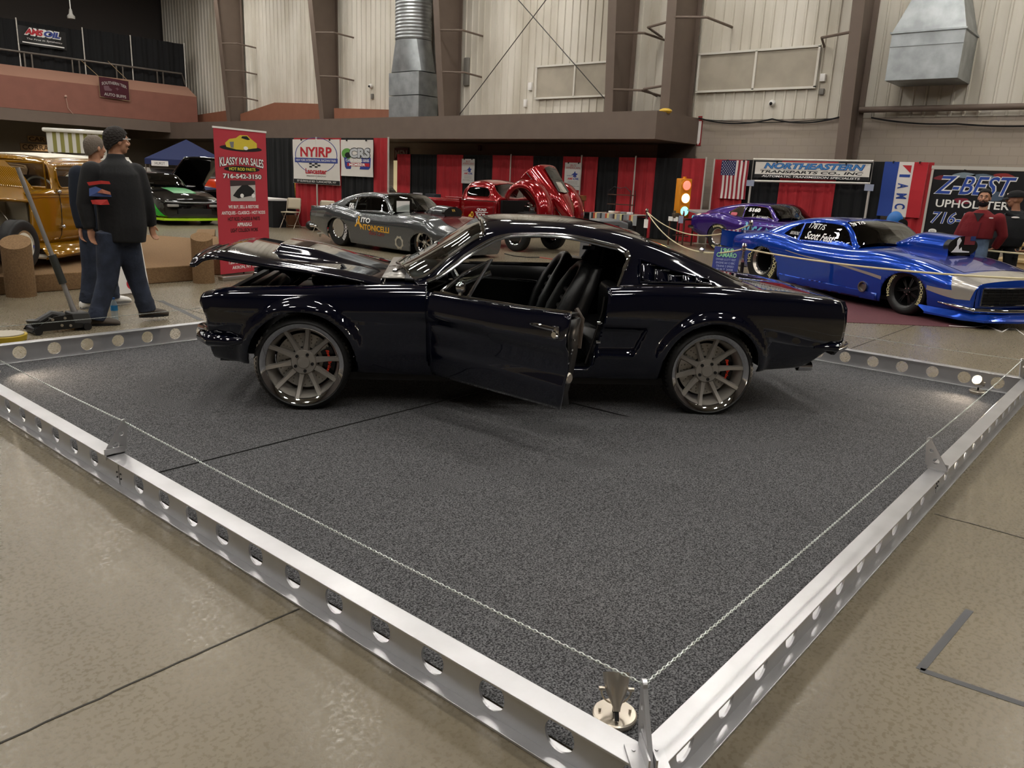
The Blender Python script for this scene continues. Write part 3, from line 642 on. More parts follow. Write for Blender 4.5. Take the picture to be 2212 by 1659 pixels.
# ------------------------------------------------------------------ the black fastback
PAINT = mat('black_paint', '060816', .06, 0, coat=1., spec=.5)
def mustang():
    car = thing('fastback_car', 'black two door fastback with open hood and open door on the dark carpet', 'car', (4.461, 3.861, 0.009), R(135.74))
    AF, AR, ZW = 1.375, -1.375, .305
    def disp(x, y, z, q):
        # flared arches, and the long hollow in the side that ends at the scoop ahead of the rear wheel
        if q > 5.2: return y, z
        for c in (AF, AR):
            r = sqrt((x-c)**2+(z-.31)**2)
            if r < .47: y += .035*(1-sm(.385, .432, r))*sm(.0, .12, z-.19)
        d = sm(1.0, .2, x)*.4+sm(.2, -.8, x)*.6
        zt = .632-.02*sm(.5, -.9, x)
        xe = -.83-(z-.41)*.40
        k = sm(zt+.012, zt-.022, z)*sm(.40, .46, z)*sm(xe-.008, xe+.022, x)
        if x < 1.0: y -= .034*d*k
        if 0.02 < x < 1.95: y -= .006*sm(.665, .64, z)*sm(.56, .62, z)
        return y, z
    low = Body([
        (2.03, [(.50, .29), (.64, .31), (.72, .42), (.745, .52), (.765, .63), (.745, .715), (.69, .742), (.35, .757), (0, .762)]),
        (1.85, [(.55, .27), (.70, .295), (.775, .42), (.805, .53), (.82, .64), (.79, .752), (.72, .783), (.36, .80), (0, .805)]),
        (1.375, [(.58, .235), (.735, .26), (.81, .40), (.83, .54), (.84, .645), (.805, .775), (.74, .808), (.37, .838), (0, .848)]),
        (.6, [(.62, .215), (.745, .235), (.80, .38), (.83, .55), (.845, .668), (.815, .80), (.765, .84), (.38, .875), (0, .885)]),
        (-.2, [(.62, .215), (.745, .235), (.80, .38), (.83, .55), (.85, .68), (.82, .81), (.775, .845), (.38, .86), (0, .865)]),
        (-.95, [(.62, .215), (.745, .235), (.81, .38), (.835, .55), (.855, .70), (.84, .835), (.775, .89), (.38, .90), (0, .905)]),
        (-1.375, [(.60, .24), (.735, .26), (.81, .40), (.835, .55), (.852, .70), (.832, .835), (.76, .897), (.38, .90), (0, .903)]),
        (-1.75, [(.58, .29), (.72, .31), (.79, .42), (.815, .55), (.83, .70), (.81, .825), (.75, .873), (.37, .878), (0, .88)]),
        (-2.2, [(.55, .33), (.67, .35), (.75, .45), (.77, .55), (.78, .68), (.765, .79), (.71, .836), (.35, .843), (0, .845)]),
        (-2.36, [(.50, .40), (.62, .42), (.705, .48), (.73, .55), (.74, .67), (.725, .765), (.675, .812), (.34, .822), (0, .825)])], disp)
    arch = lambda c, a0, a1: [(c+.352*cos(a), .31+.352*sin(a)) for a in [a0+(a1-a0)*i/26 for i in range(27)]]
    bottomF = [(1.965, .305), (1.73, .287)]+arch(AF, R(-3), R(192))
    bottomR = arch(AR, R(-12), R(180))+[(-1.745, .312), (-2.06, .334), (-2.335, .545), (-2.345, .62), (-2.285, .835)]
    nose = [(2.015, .725), (2.02, .69), (1.98, .60), (1.985, .44)]
    S = low.xs
    top_tail = [(-2.262, 6.1), (-2.25, 8), (-1.70, 8), (-1.70, 6.)]
    front_top = [(.61, 6.), (.66, 6.25), (.82, 8), (.865, 8), (.862, 6.12), (1.955, 6.1), (2.005, 6.)]
    b = B()
    right = S(bottomF, 0, 6)+S([(.96, .236), (-.97, .236)], 0, 6)+S(bottomR, 0, 6)+top_tail+front_top+S(nose, 0, 6)
    left = S(bottomF, 0, 6)+S([(.96, .236), (-.97, .236)], 0, 6)+S(bottomR, 0, 6)+top_tail+[(-.62, 6.)]+S([(-.622, .80), (-.60, .6), (-.565, .345)], 0, 6)+S([(-.52, .305), (.555, .305), (.562, .5)], 0, 6)+[(.572, 6.)]+front_top+S(nose, 0, 6)
    low.panel(b, left, sides=(1,), step=(.026, .018), sub_=.03); low.panel(b, right, sides=(-1,))
    b.build('body', PAINT, car, sharp=50, solid=.012)
    # seams on the deck and the closed panels
    sm_ = B()
    for pts in ([(-1.72, 6.3), (-1.73, 8)], [(-1.72, 6.3), (-2.24, 6.3)]):
        for sd in (1, -1): sm_.tube(low.line(pts, .0, 14, sd), .0025, 5)
    sm_.build('trunk_seam', BLACKM, car)
    ch = B()
    ch.tube(low.line([(-.64, 6.02), (-1.0, 6.0), (-1.62, 5.98)], .001, 12), .004, 6); ch.build('quarter_molding', CHROME, car)
    # scoop lips ahead of the rear wheel
    sc = B()
    pts = S([(-.60, .415), (-.82, .412), (-.90, .60)], 0, 6)
    for sd in (1, -1): sc.tube(low.line(pts, .004, 10, sd), [.012]*21, 8)
    sc.build('side_scoop_lip', PAINT, car)
    # front: grille cavity, headlamp buckets, bumper, valance
    f = B(); f.box((1.90, 0, .55), (.04, 1.36, .38)); f.build('grille_panel', BLACKM, car)
    for sd in (1, -1):
        hb = B(); hb.lathe([(.10, .0), (.105, .05), (.09, .06), (.085, .02), (0, .01)], 24, 'X', o=(1.93, sd*.60, .62)); ho = hb.build('headlamp_bezel', PAINT, car)
        B().lathe([(.085, .03), (.06, .05), (0, .06)], 20, 'X', o=(1.93, sd*.60, .62)).build('headlamp', mat('lamp_glass', 'e8ecec', .05, .2, spec=.8), ho)
    bp = B(); bp.tube([(1.72, .80, .452), (1.84, .83, .455), (1.95, .81, .455), (2.025, .70, .455), (2.06, .4, .455), (2.07, 0, .455), (2.06, -.4, .455), (2.025, -.70, .455), (1.95, -.81, .455), (1.84, -.83, .455), (1.72, -.80, .452)], [.012, .034, .042, .044, .044, .044, .044, .044, .042, .034, .012], 12)
    bp.build('front_bumper', PAINT, car)
    B().tube([(2.03, -.5, .50), (2.035, -.72, .52), (2.0, -.8, .53)], .022, 8).build('bumper_guard', CHROME, car)
    B().tube([(2.02, .55, .515), (2.04, .68, .515), (1.99, .76, .52)], [.02, .026, .012], 8).build('bumper_guard', CHROME, car)
    va = B(); va.loft([[V((x, sd*y, z)) for x, y in ((1.74, .70), (1.93, .68), (1.99, .55), (2.02, .2))] for sd, z in ((1, .29), (1, .44))], False); va.loft([[V((x, y, z)) for x, y in ((2.02, .2), (2.03, 0), (2.02, -.2), (1.99, -.55), (1.93, -.68), (1.74, -.70))] for z in (.29, .44)], False)
    va.build('front_valance', PAINT, car)
    # rear panel, lamps, bumper, exhaust
    r = B(); r.loft([[low.pt(-2.345, q) for q in (1.2, 2, 3, 4, 5, 6, 7, 8)]+[V((p.x, -p.y, p.z)) for p in [low.pt(-2.345, q) for q in (7, 6, 5, 4, 3, 2, 1.2)]], [low.pt(-2.345, q)*.98+V((-.03, 0, .006)) for q in (1.2, 2, 3, 4, 5, 6, 7, 8)]+[V((p.x*.98-.03, -p.y*.98, p.z*.98+.006)) for p in [low.pt(-2.345, q) for q in (7, 6, 5, 4, 3, 2, 1.2)]]])
    r.build('rear_panel', PAINT, car, sharp=30)
    B().tube([(-2.12, .77, .50), (-2.28, .775, .50), (-2.38, .68, .50), (-2.41, 0, .50), (-2.38, -.68, .50), (-2.28, -.775, .50), (-2.12, -.77, .50)], [.012, .03, .036, .036, .036, .03, .012], 10).build('rear_bumper', PAINT, car)
    B().lathe([(.034, -.10), (.036, 0), (.03, 0), (.03, -.08)], 18, 'X', o=(-2.12, .56, .315)).build('exhaust_tip', CHROME, car)
    for q in (.5, -.5): B().box((-2.395, q, .68), (.02, .22, .11), bev=.008).build('tail_lamp', mat('lamp_red', '5a0a0a', .15), car)
    B().box((.0, 0, .21), (2.2, 1.40, .05)).box((-1.85, 0, .44), (.75, 1.2, .12)).box((1.4, 0, .36), (.9, 1.1, .1)).build('floor_pan', BLACKM, car)
    # sill seen in the door opening, wheel houses
    B().box((0, .715, .275), (1.16, .07, .065), bev=.012).build('door_sill', PAINT, car)
    for c in (AF, AR):
        for sd in (1, -1):
            w = B(); w.loft([[V((c+.40*cos(a), y*sd, .31+.40*sin(a))) for a in [pi*(.02)+pi*.96*i/18 for i in range(19)]] for y in (.42, .77)], False); w.build('wheel_house', BLACKM, car)
    # ---- roof and glass
    gh = Body([
        (.84, [(.745, .842), (.725, .848), (.70, .852), (.55, .862), (.3, .878), (0, .884)]),
        (.62, [(.752, .845), (.73, .856), (.70, .868), (.60, .925), (.32, .987), (0, 1.0)]),
        (.40, [(.755, .846), (.712, .925), (.665, 1.01), (.575, 1.07), (.31, 1.125), (0, 1.142)]),
        (.20, [(.76, .848), (.70, .975), (.635, 1.122), (.555, 1.195), (.30, 1.252), (0, 1.268)]),
        (.0, [(.762, .849), (.69, 1.0), (.612, 1.175), (.53, 1.238), (.29, 1.282), (0, 1.294)]),
        (-.3, [(.765, .85), (.685, 1.01), (.602, 1.188), (.52, 1.247), (.28, 1.287), (0, 1.299)]),
        (-.7, [(.765, .86), (.68, 1.0), (.602, 1.135), (.53, 1.205), (.29, 1.25), (0, 1.263)]),
        (-.95, [(.77, .872), (.692, .99), (.615, 1.09), (.545, 1.15), (.30, 1.188), (0, 1.198)]),
        (-1.3, [(.766, .884), (.705, .945), (.64, .995), (.575, 1.035), (.32, 1.062), (0, 1.072)]),
        (-1.6, [(.752, .88), (.71, .893), (.66, .905), (.60, .918), (.33, .936), (0, .942)]),
        (-1.76, [(.742, .872), (.70, .874), (.65, .876), (.59, .878), (.32, .884), (0, .886)])])
    win = gh.xs([(-.69, .862), (-.735, .96), (-.775, 1.05), (-.76, 1.085), (-.70, 1.115), (-.43, 1.165), (-.12, 1.18), (.0, 1.172), (.125, 1.14), (.33, 1.015), (.565, .862)], 0, 2)
    b = B()
    roof = [(-1.74, 0), (-.69, 0)]+win+[(.57, 0), (.63, 0), (.66, 2.2), (.40, 2.42), (.215, 2.6), (.205, 3), (.22, 5), (-.93, 5), (-.915, 3.6), (-.96, 3.12), (-1.58, 3.05), (-1.645, 3.4), (-1.67, 5), (-1.74, 5)]
    louv = gh.xs([(-.862, 1.05), (-.85, .908), (-1.345, .905), (-1.33, .935), (-1.08, .99)], 0, 2.0)
    gh.panel(b, roof, [louv[::-1]], sides=(1, -1), step=(.04, .03)); b.build('roof', PAINT, car, sharp=45, solid=.015)
    b = B(); gh.panel(b, [(.655, 2.25), (.40, 2.45), (.215, 2.62), (.21, 5), (.815, 5)], sides=(1, -1), off=-.004); b.build('windshield', GLASS, car)
    b = B(); gh.panel(b, [(-.92, 5), (-.905, 3.6), (-.95, 3.1), (-1.59, 3.03), (-1.655, 3.4), (-1.68, 5)], sides=(1, -1), off=-.005); b.build('rear_window', TINT, car)
    t = B()
    for sd in (1, -1):
        t.tube(gh.line([(.665, 2.2), (.40, 2.44), (.215, 2.62), (.207, 3), (.22, 5)], .006, 8, sd), .014, 8)
        t.tube(gh.line([(.66, 2.2), (.81, 5)], .004, 10, sd), .008, 6)
    t.build('windshield_trim', CHROME, car)
    t = B()
    for sd in (1, -1): t.tube(gh.line([(-.93, 5), (-.915, 3.6), (-.96, 3.12), (-1.58, 3.05), (-1.645, 3.4), (-1.67, 5)], .003, 8, sd), .007, 6)
    t.build('rear_window_trim', CHROME, car)
    t = B()
    for sd in (1, -1):
        w2 = [(x, max(0, q)) for x, q in win]
        t.tube(gh.line(w2, .002, 6, sd), .011, 8)
        t.tube(gh.line([(x+(.012 if x > .1 else -.014 if x < -.6 else 0), min(2.05, q+.12)) for x, q in w2[1:]], .008, 6, sd), .010, 8)
    t.build('drip_rail_trim', CHROME, car)
    # five louvers standing over a dark recess, each leaning like the door window edge
    for sd in (1, -1):
        rc = B(); gh.panel(rc, louv, sides=(sd,), off=-.045); rc.build('louver_recess', BLACKM, car)
        for k in range(5):
            xb = -.862-.094*k
            def top(x): return 1.047+(x+.855)*.36
            def sl(u, v, xb=xb):
                x0 = xb-.022*0+.0; zt = max(.955, top(xb-.05)-.004); z = .917+(zt-.917)*v; x = x0-.105*u-.06*(z-.917); e = sm(0, .08, v)*sm(1, .92, v)
                p = gh.pt(x, gh.sz(x, z, 0, 2.1), .016-.055*(u**1.3)*e-.012*(1-e)); return V((p.x, p.y*sd, p.z))
            B().grid(sl, 10, 14).build('louver', PAINT, car, solid=.006, ofs=0)
    lf = B()
    for sd in (1, -1): lf.tube(gh.line(louv+louv[:1], .004, 5, sd), .007, 6)
    lf.build('louver_frame', PAINT, car)
    # cowl with vents, wipers
    c = B(); c.loft([[V((x, y, z)) for y in (-.68, -.34, 0, .34, .68)] for x, z in ((.66, .862), (.74, .872), (.87, .868))], False)
    cw = c.build('cowl_panel', mat('cowl_reflection', '8e8b86', .3, .8), car, solid=.01)  # silver colour paints in the wall's reflection on the cowl
    c = B()
    for sd in (1, -1):
        for k in range(5): c.box((.72+.022*k, sd*.42, .876-.0012*k), (.009, .26, .006))
    c.build('cowl_vent_slots', BLACKM, cw)
    w = B(); w.tube([(.80, .38, .885), (.69, .33, .93), (.63, .10, .975)], .007, 6).tube([(.70, .55, .90), (.615, .40, .955), (.60, -.1, 1.02)], .006, 6).ball((.80, .38, .886), .02, 10, 6).ball((.75, -.2, .89), .02, 10, 6).tube([(.75, -.2, .89), (.64, -.25, .94), (.61, -.5, .95)], .006, 6)
    w.build('wipers', CHROME, car)
    mz = B(); mz.tube([(.46, -.74, .90), (.50, -.84, .93)], .012, 8).ball((.52, -.88, .96), (.03, .075, .05), 14, 8); mz.build('side_mirror', CHROME, car)
    # ---- open hood, hinged at the cowl
    hood_hinge = V((.862, 0, .862))
    hb = B(); hb.m = M.Translation(-hood_hinge)
    def hz(x, y): return low.pt(x, 8-abs(y)/.74*1.9).z
    NX, NY = 46, 40
    def hf(u, v):
        L = 1.255; y = (v-.5)*2; x = .862+L*u
        wd = .705-.01*u; yy = y*wd
        z = .875-.105*sm(0, 1, u)-.028*y*y
        z -= .085*sm(.80, 1.0, u)**1.6+.02*sm(.86, 1., abs(y))
        if u > .9: x -= .05*abs(y)**2*sm(.9, 1, u)
        # centre scoop, open to the front
        k = sm(.62, .60, u)*sm(.0, .45, u)*sm(.36, .27, abs(yy))
        z += .058*k*(.35+.65*sm(.0, .55, u))
        return V((x, yy, z))
    hb.grid(hf, 90, 60)
    ho = hb.build('hood', PAINT, car, sharp=60, solid=.022)
    ho.location = hood_hinge; ho.rotation_euler = (0, -R(13.6), 0)
    # engine bay
    e = B(); e.box((1.35, 0, .42), (.95, 1.25, .04)); e.box((.9, 0, .60), (.04, 1.3, .42)); e.build('engine_bay', BLACKM, car)
    en = B(); en.box((1.25, 0, .62), (.55, .42, .22), bev=.03); eo = en.build('engine', mat('engine_dark', '1b1c1e', .35, .5), car)
    e = B(); e.lathe([(.17, .0), (.18, .02), (.18, .06), (.16, .075), (0, .08)], 24, 'Z', o=(1.25, 0, .73)); e.build('air_cleaner', BLACKV, eo)
    for sd in (1, -1):
        B().box((1.25, sd*.23, .70), (.5, .1, .08), bev=.02).build('valve_cover', mat('engine_dark', '1b1c1e'), eo)
    B().tube([(1.68, -.35, .70), (1.66, -.1, .755), (1.66, .25, .74), (1.70, .42, .66)], .032, 10).build('radiator_hose', BLACKV, eo)
    B().box((1.76, 0, .60), (.05, .78, .34), bev=.01).build('radiator', DKSTEEL, eo); B().box((1.70, .54, .70), (.2, .14, .06), bev=.01).build('battery_box', BLACKV, eo)
    B().tube([(1.0, .6, .78), (1.15, .5, .93)], .012, 8).build('hood_strut', BLACKV, car)
    # ---- open driver door
    hinge = V((.563, .80, 0))
    db = B(); db.m = M.Translation(-hinge)
    low.panel(db, S([(.558, .246), (.558, .5), (.566, .775)], 0, 6)+[(.566, 5.15), (-.612, 5.1)]+S([(-.617, .79), (-.597, .6), (-.563, .345), (-.525, .246)], 0, 6))
    do = db.build('door', PAINT, car, sharp=50, solid=.016)
    do.location = hinge; do.rotation_euler = (0, 0, -R(46))
    d = B(); d.m = M.Translation(-hinge)
    edge = lambda x, z, k=0: low.pt(x, low.sz(x, z, 0, 6))
    zs = [.26, .34, .45, .6, .7, .8]; xr = lambda z: -.525-.1*sm(.24, .8, z)
    d.loft([[V((xr(z)+.004, low.pt(xr(z), low.sz(xr(z), z, 0, 6)).y-o, z)) for o in (.012, .05, .10)] for z in zs], False)
    d.loft([[V((x, low.pt(x, low.sz(x, z, 0, 6)).y-.10, z)) for x in (.55, .2, -.2, xr(z)+.004)] for z in zs], False)
    d.loft([[V((x, low.pt(x, 5.12).y-o, low.pt(x, 5.12).z-.004)) for x in (.555, .2, -.2, -.60)] for o in (0., .10)], False)
    d.build('door_inner', BLACKV, do, sharp=30, solid=.004)
    d = B(); d.m = M.Translation(-hinge); d.tube([V((x, low.pt(x, 5.12).y-.006, low.pt(x, 5.12).z+.005)) for x in (.50, .3, 0, -.3, -.61)], .008, 8); d.build('door_belt_trim', CHROME, do)
    d = B(); d.m = M.Translation(-hinge); yy = low.pt(-.5, low.sz(-.5, .735, 0, 6)).y
    d.tube([(-.36, yy+.012, .742), (-.40, yy+.03, .746), (-.50, yy+.033, .742), (-.535, yy+.02, .738)], [.009, .011, .013, .010], 8).lathe([(.024, 0), (.024, .02), (.017, .026), (0, .026)], 18, 'Y', o=(-.535, yy-.004, .705)).box((-.535, yy+.004, .72), (.05, .02, .07), bev=.008)
    d.build('door_handle', CHROME, do)
    d = B(); d.m = M.Translation(-hinge); d.lathe([(.034, 0), (.034, -.012), (.026, -.02), (.0, -.02)], 18, 'X', o=(-.553, .742, .44)); d.build('door_latch', STEEL, do)
    for z in (.60, .62, .54, .68): d = B(); d.m = M.Translation(-hinge); d.cyl((xr(z), .785, z), (xr(z)-.008, .785, z), .006, 8); d.build('door_screw', CHROME, do)
    # vent window with its chrome frame
    vt = B(); vt.m = M.Translation(-hinge)
    P1, P2, P3 = V((.475, .765, .815)), V((.13, .68, 1.05)), V((.235, .775, .80))
    vt.tube([P1, P1.lerp(P2, .5)+V((.02, 0, .012)), P2, P3, P1], .013, 8); vo = vt.build('vent_window_frame', CHROME, do)
    g = B(); g.m = M.Translation(-hinge); g.add([P1, P2, P3], [(0, 1, 2)]); g.build('vent_glass', GLASS, vo)
    mr = B(); mr.m = M.Translation(-hinge); mr.lathe([(.0, .0), (.027, .005), (.036, .025), (.034, .04)], 18, 'X', o=(.24, .80, .87)).tube([(.27, .80, .79), (.265, .80, .85)], .012, 8); mr.build('door_mirror', CHROME, do)
    d = B(); d.m = M.Translation(-hinge); d.tube([(-.555, .70, .84), (-.60, .70, .79), (-.595, .705, .62)], .014, 8).box((-.585, .72, .72), (.03, .03, .16)); d.build('window_channel', mat('channel_brown', '4a423c', .4, .4), do)
    # door jamb behind the door
    j = B(); j.loft([[V((xr(z)-.028, low.pt(xr(z), low.sz(xr(z), z, 0, 6)).y-.006-o, z)) for o in (0., .05, .13)] for z in zs], False); j.build('door_jamb', PAINT, car, sharp=30, solid=.006)
    B().tube([(xr(z)-.0+.004, .72-.02*(z < .4), z) for z in (.33, .4, .5, .6, .7, .8)], .008, 8).build('door_seal', BLACKV, car)
    for z in (.5, .63): B().cyl((-.60, .785, z), (-.57, .785, z), .014, 10).build('striker', CHROME, car)
    # ---- cabin
    B().box((-.1, 0, .25), (1.3, 1.36, .02)).build('cabin_carpet', BLACKM, car)
    B().loft([[V((.58+q*.08, y, .55+q*.22)) for y in (-.70, .70)] for q in (0, .5, 1)]+[[V((.45, y, .86)) for y in (-.70, .70)], [V((.72, y, .86)) for y in (-.70, .70)]], False).build('dashboard', BLACKV, car, solid=.02)
    sw = B(); sw.m = M.Translation((.36, .36, .80)) @ M.Rotation(R(-68), 4, 'Y')
    sw.tube([(.185*cos(a), .185*sin(a), 0) for a in [2*pi*i/36 for i in range(36)]], .014, 8, closed=True); so = sw.build('steering_wheel', BLACKV, car)
    k = B(); k.m = sw.m
    for i in range(3): a = 2*pi*i/3+pi/2; k.tube([(0, 0, .03), (.18*cos(a), .18*sin(a), .0)], .011, 6)
    k.lathe([(.04, .02), (.04, .05), (0, .055)], 18).cyl((0, 0, .02), (0, 0, .25), .02, 10); k.build('steering_spokes', CHROME, so)
    B().lathe([(.03, 0), (.032, .03), (.02, .05), (0, .05)], 14, 'X', o=(.50, .44, .82)).build('gauge_pod', CHROME, car)
    LEA = mat('black_leather', '141415', .4, bump=(60, .15))
    def seat(y, x=-.28):
        s = B(); s.box((x+.12, y, .42), (.52, .50, .14), bev=.05); o = s.build('front_seat', LEA, car)
        bk = B(); rg = []
        for i in range(9):
            v = i/8; z = .46+.50*v; w = .245-.03*v-.06*sm(.7, 1., v); xc = x-.12-.20*v; th = .10*(1-.5*v)
            rg.append([V((xc+th*cos(a)*(1+.4*abs(sin(a))), y+w*sin(a), z)) for a in [2*pi*q/20 for q in range(20)]])
        bk.loft(rg); bk.build('seat_back', LEA, o, sharp=60)
        for sd in (1, -1):
            q = B(); q.tube([(x-.03, y+sd*.20, .50), (x-.08, y+sd*.21, .64), (x-.15, y+sd*.20, .78), (x-.22, y+sd*.155, .90), (x-.25, y+sd*.08, .955), (x-.255, y, .965)], [.045, .055, .055, .05, .045, .04], 12); q.build('seat_bolster', LEA, o)
        q = B()
        for z in (.60, .66, .72, .78): q.tube([(x-.045-(z-.5)*.4, y-.14, z), (x-.045-(z-.5)*.4, y+.14, z)], .02, 8)
        q.build('seat_rib', LEA, o)
    seat(.36); seat(-.36, -.26)
    B().box((-.92, 0, .55), (.14, 1.25, .42), bev=.05).box((-.75, 0, .40), (.4, 1.25, .14), bev=.05).build('rear_seat', LEA, car)
    B().box((-1.02, 0, .80), (.04, 1.3, .12)).box((-1.3, 0, .84), (.6, 1.2, .02)).build('rear_shelf', BLACKV, car)
    dc = B(); dc.loft([[V((x, -.735+.02*z, z)) for x in (.55, .2, -.2, -.62)] for z in (.28, .5, .7, .835)], False); dco = dc.build('door_card', BLACKV, car, solid=.02)
    B().tube([(.45, -.70, .70), (.1, -.695, .735), (-.3, -.69, .715), (-.55, -.69, .66)], .012, 8).build('door_card_trim', CHROME, dco)
    B().tube([(.4, -.71, .66), (.42, -.71, .50), (.3, -.705, .42), (-.3, -.705, .42), (-.5, -.705, .50), (-.55, -.705, .60)], .012, 8).build('door_card_piping', BLACKV, dco)
    B().tube([(.52, -.74, .845), (0, -.745, .852), (-.62, -.74, .862)], .013, 8).build('far_belt_trim', CHROME, car)
    for sd in (1, -1):
        qv = B(); gh.panel(qv, gh.xs([(-.70, .87), (-.78, 1.05), (-.72, 1.11), (-.84, 1.09), (-1.2, .98), (-1.3, .89)], 0, 2.1), sides=(sd,), off=-.03); qo = qv.build('quarter_trim', BLACKV, car)
        if sd < 0: B().loft([[V((-.80+u, -.625-.03*(1-v), 1.0+.035*v)) for u, v in ((0, 0), (.10, 0), (.10, 1), (0, 1))], [V((-.80+u, -.615-.03*(1-v), 1.0+.035*v)) for u, v in ((0, 0), (.10, 0), (.10, 1), (0, 1))]]).build('courtesy_lamp', CHROME, qo)
    # ---- wheels
    for x in (AF, AR):
        for sd in (1, -1):
            wheel(car, (x, sd*(.84-.125), ZW+.004), .309, .264, .25, sd < 0, 'ten', mat('wheel_satin', '98938c', .42, .45), disc=True)
    return car
mustang()
# ------------------------------------------------------------------ two door race cars sharing one way of building
def coupe(car, low, gh, sp):
    """sp: xf, xr wheel places; arF, arR arch ellipses (cz, rx, ry); bot front/rear bottom points; win side windows; ws, rg glass outlines; paint"""
    S = low.xs; P = sp['paint']
    el = lambda c, a, n=22: [(c+a[1]*cos(t), a[0]+a[2]*sin(t)) for t in [R(-8)+R(196)*i/n for i in range(n+1)]]
    poly = S(sp['botF'], 0, 6)+S(el(sp['xf'], sp['arF']), 0, 6)+S(sp['sill'], 0, 6)+S(el(sp['xr'], sp['arR']), 0, 6)+S(sp['botR'], 0, 6)
    poly += [(sp['tail'], 6), (sp['tail'], 8), (sp['deck'], 8), (sp['deck'], 6), (sp['cowl'][0], 6), (sp['cowl'][1], 8), (sp['nose'], 8), (sp['nose'], 6)]+S(sp.get('noseline', []), 0, 6)
    b = B(); low.panel(b, poly, sides=(1, -1), step=(.05, .03)); body = b.build('body', P, car, sharp=45, solid=.012)
    b = B(); win = [gh.xs(w, 0, 2.1) for w in sp['win']]
    cw, hw, hd = sp['cowl'], sp['head'], sp['back']
    outer = [(sp['deck'], 0), (cw[0], 0), (cw[0]+.02, 2.15), (hw[0]+.25, 2.4), (hw[0], 2.6), (hw[0]+.015, 5), (hd[0], 5), (hd[0]+.015, 3.4), (hd[0]-.03, 2.9), (hd[1]+.06, 2.85), (hd[1], 5), (sp['deck'], 5)]
    gh.panel(b, outer, [w[::-1] for w in win], sides=(1, -1)); b.build('roof', sp.get('roofpaint', P), car, sharp=45, solid=.015)
    b = B(); gh.panel(b, [(cw[0]+.015, 2.2), (hw[0]+.25, 2.45), (hw[0], 2.65), (hw[0]+.01, 5), (cw[1], 5)], sides=(1, -1), off=-.004); b.build('windshield', sp.get('glass', TINT), car)
    b = B(); gh.panel(b, [(hd[0]+.005, 5), (hd[0]+.02, 3.4), (hd[0]-.025, 2.88), (hd[1]+.055, 2.82), (hd[1]-.01, 5)], sides=(1, -1), off=-.004); b.build('rear_window', TINT, car)
    for w in win:
        for sd in (1, -1): b = B(); gh.panel(b, w, sides=(sd,), off=-.006); b.build('side_window', sp.get('sideglass', TINT), car)
    if sp.get('trim'):
        for w in win:
            for sd in (1, -1): B().tube(gh.line(w+w[:1], .002, 4, sd), .008, 5).build('window_trim', CHROME, car)
    # front and rear faces
    def face(x, bulge, name, m, z0=None, sgn=1):
        q = [1+5*i/14 for i in range(15)]+[6+2*(i+1)/4 for i in range(4)]; L = [low.pt(x, t) for t in q]; ring = L+[V((p.x, -p.y, p.z)) for p in L[-2::-1]]
        c = V((x+sgn*bulge, 0, sum(p.z for p in ring)/len(ring))); mid = [p.lerp(c, .5)+V((sgn*bulge*.4, 0, 0)) for p in ring]
        return B().loft([ring, mid, [c.lerp(p, .04) for p in ring]]).build(name, m, car, sharp=30)
    face(sp['nose'], .05, 'front_panel', P); face(sp['tail'], .02, 'rear_panel', P, sgn=-1)
    fl = B(); zf = sp['sill'][0][1]+.06
    fl.box((0, 0, zf), (abs(sp['xf']-sp['xr'])-.85, 1.5, .05)); fl.box(((sp['deck']+cw[0])/2, 0, .5), (.1, 1.3, .5)).box((cw[0], 0, .55), (.05, 1.3, .4)); fl.build('floor_pan', BLACKM, car)
    for c, a in ((sp['xf'], sp['arF']), (sp['xr'], sp['arR'])):
        for sd in (1, -1): B().loft([[V((c+(a[1]+.06)*cos(t), y*sd, a[0]+(a[2]+.06)*sin(t))) for t in [pi*i/16 for i in range(17)]] for y in (.35, .80)], False).build('wheel_house', BLACKM, car)
    cab = B()
    for sd in (1, -1): cab.box((-.35, sd*.35, .55), (.5, .46, .2), bev=.05).box((-.62, sd*.35, .82), (.16, .46, .5), bev=.06)
    cab.build('race_seats', BLACKV, car)
    cg = B()
    for sd in (1, -1): cg.tube([(.3, sd*.55, .3), (.15, sd*.6, .75), (-.1, sd*.5, 1.08), (-.75, sd*.5, 1.09), (-1.5, sd*.5, .7)], .02, 6).tube([(-.75, sd*.5, 1.09), (-.8, sd*.6, .3)], .02, 6).tube([(-.75, sd*.55, .75), (.2, sd*.6, .45)], .02, 6)
    cg.tube([(-.75, -.5, 1.09), (-.75, .5, 1.09)], .02, 6).tube([(-.77, -.5, .8), (-.77, .5, .8)], .02, 6).build('roll_cage', mat('cage_grey', '3b3b3e', .4), car)
    B().tube([(.02+.0*i, .35+.16*cos(2*pi*i/20), .82+.16*sin(2*pi*i/20)) for i in range(20)], .012, 6, closed=True).build('steering_wheel', BLACKV, car)
    return body
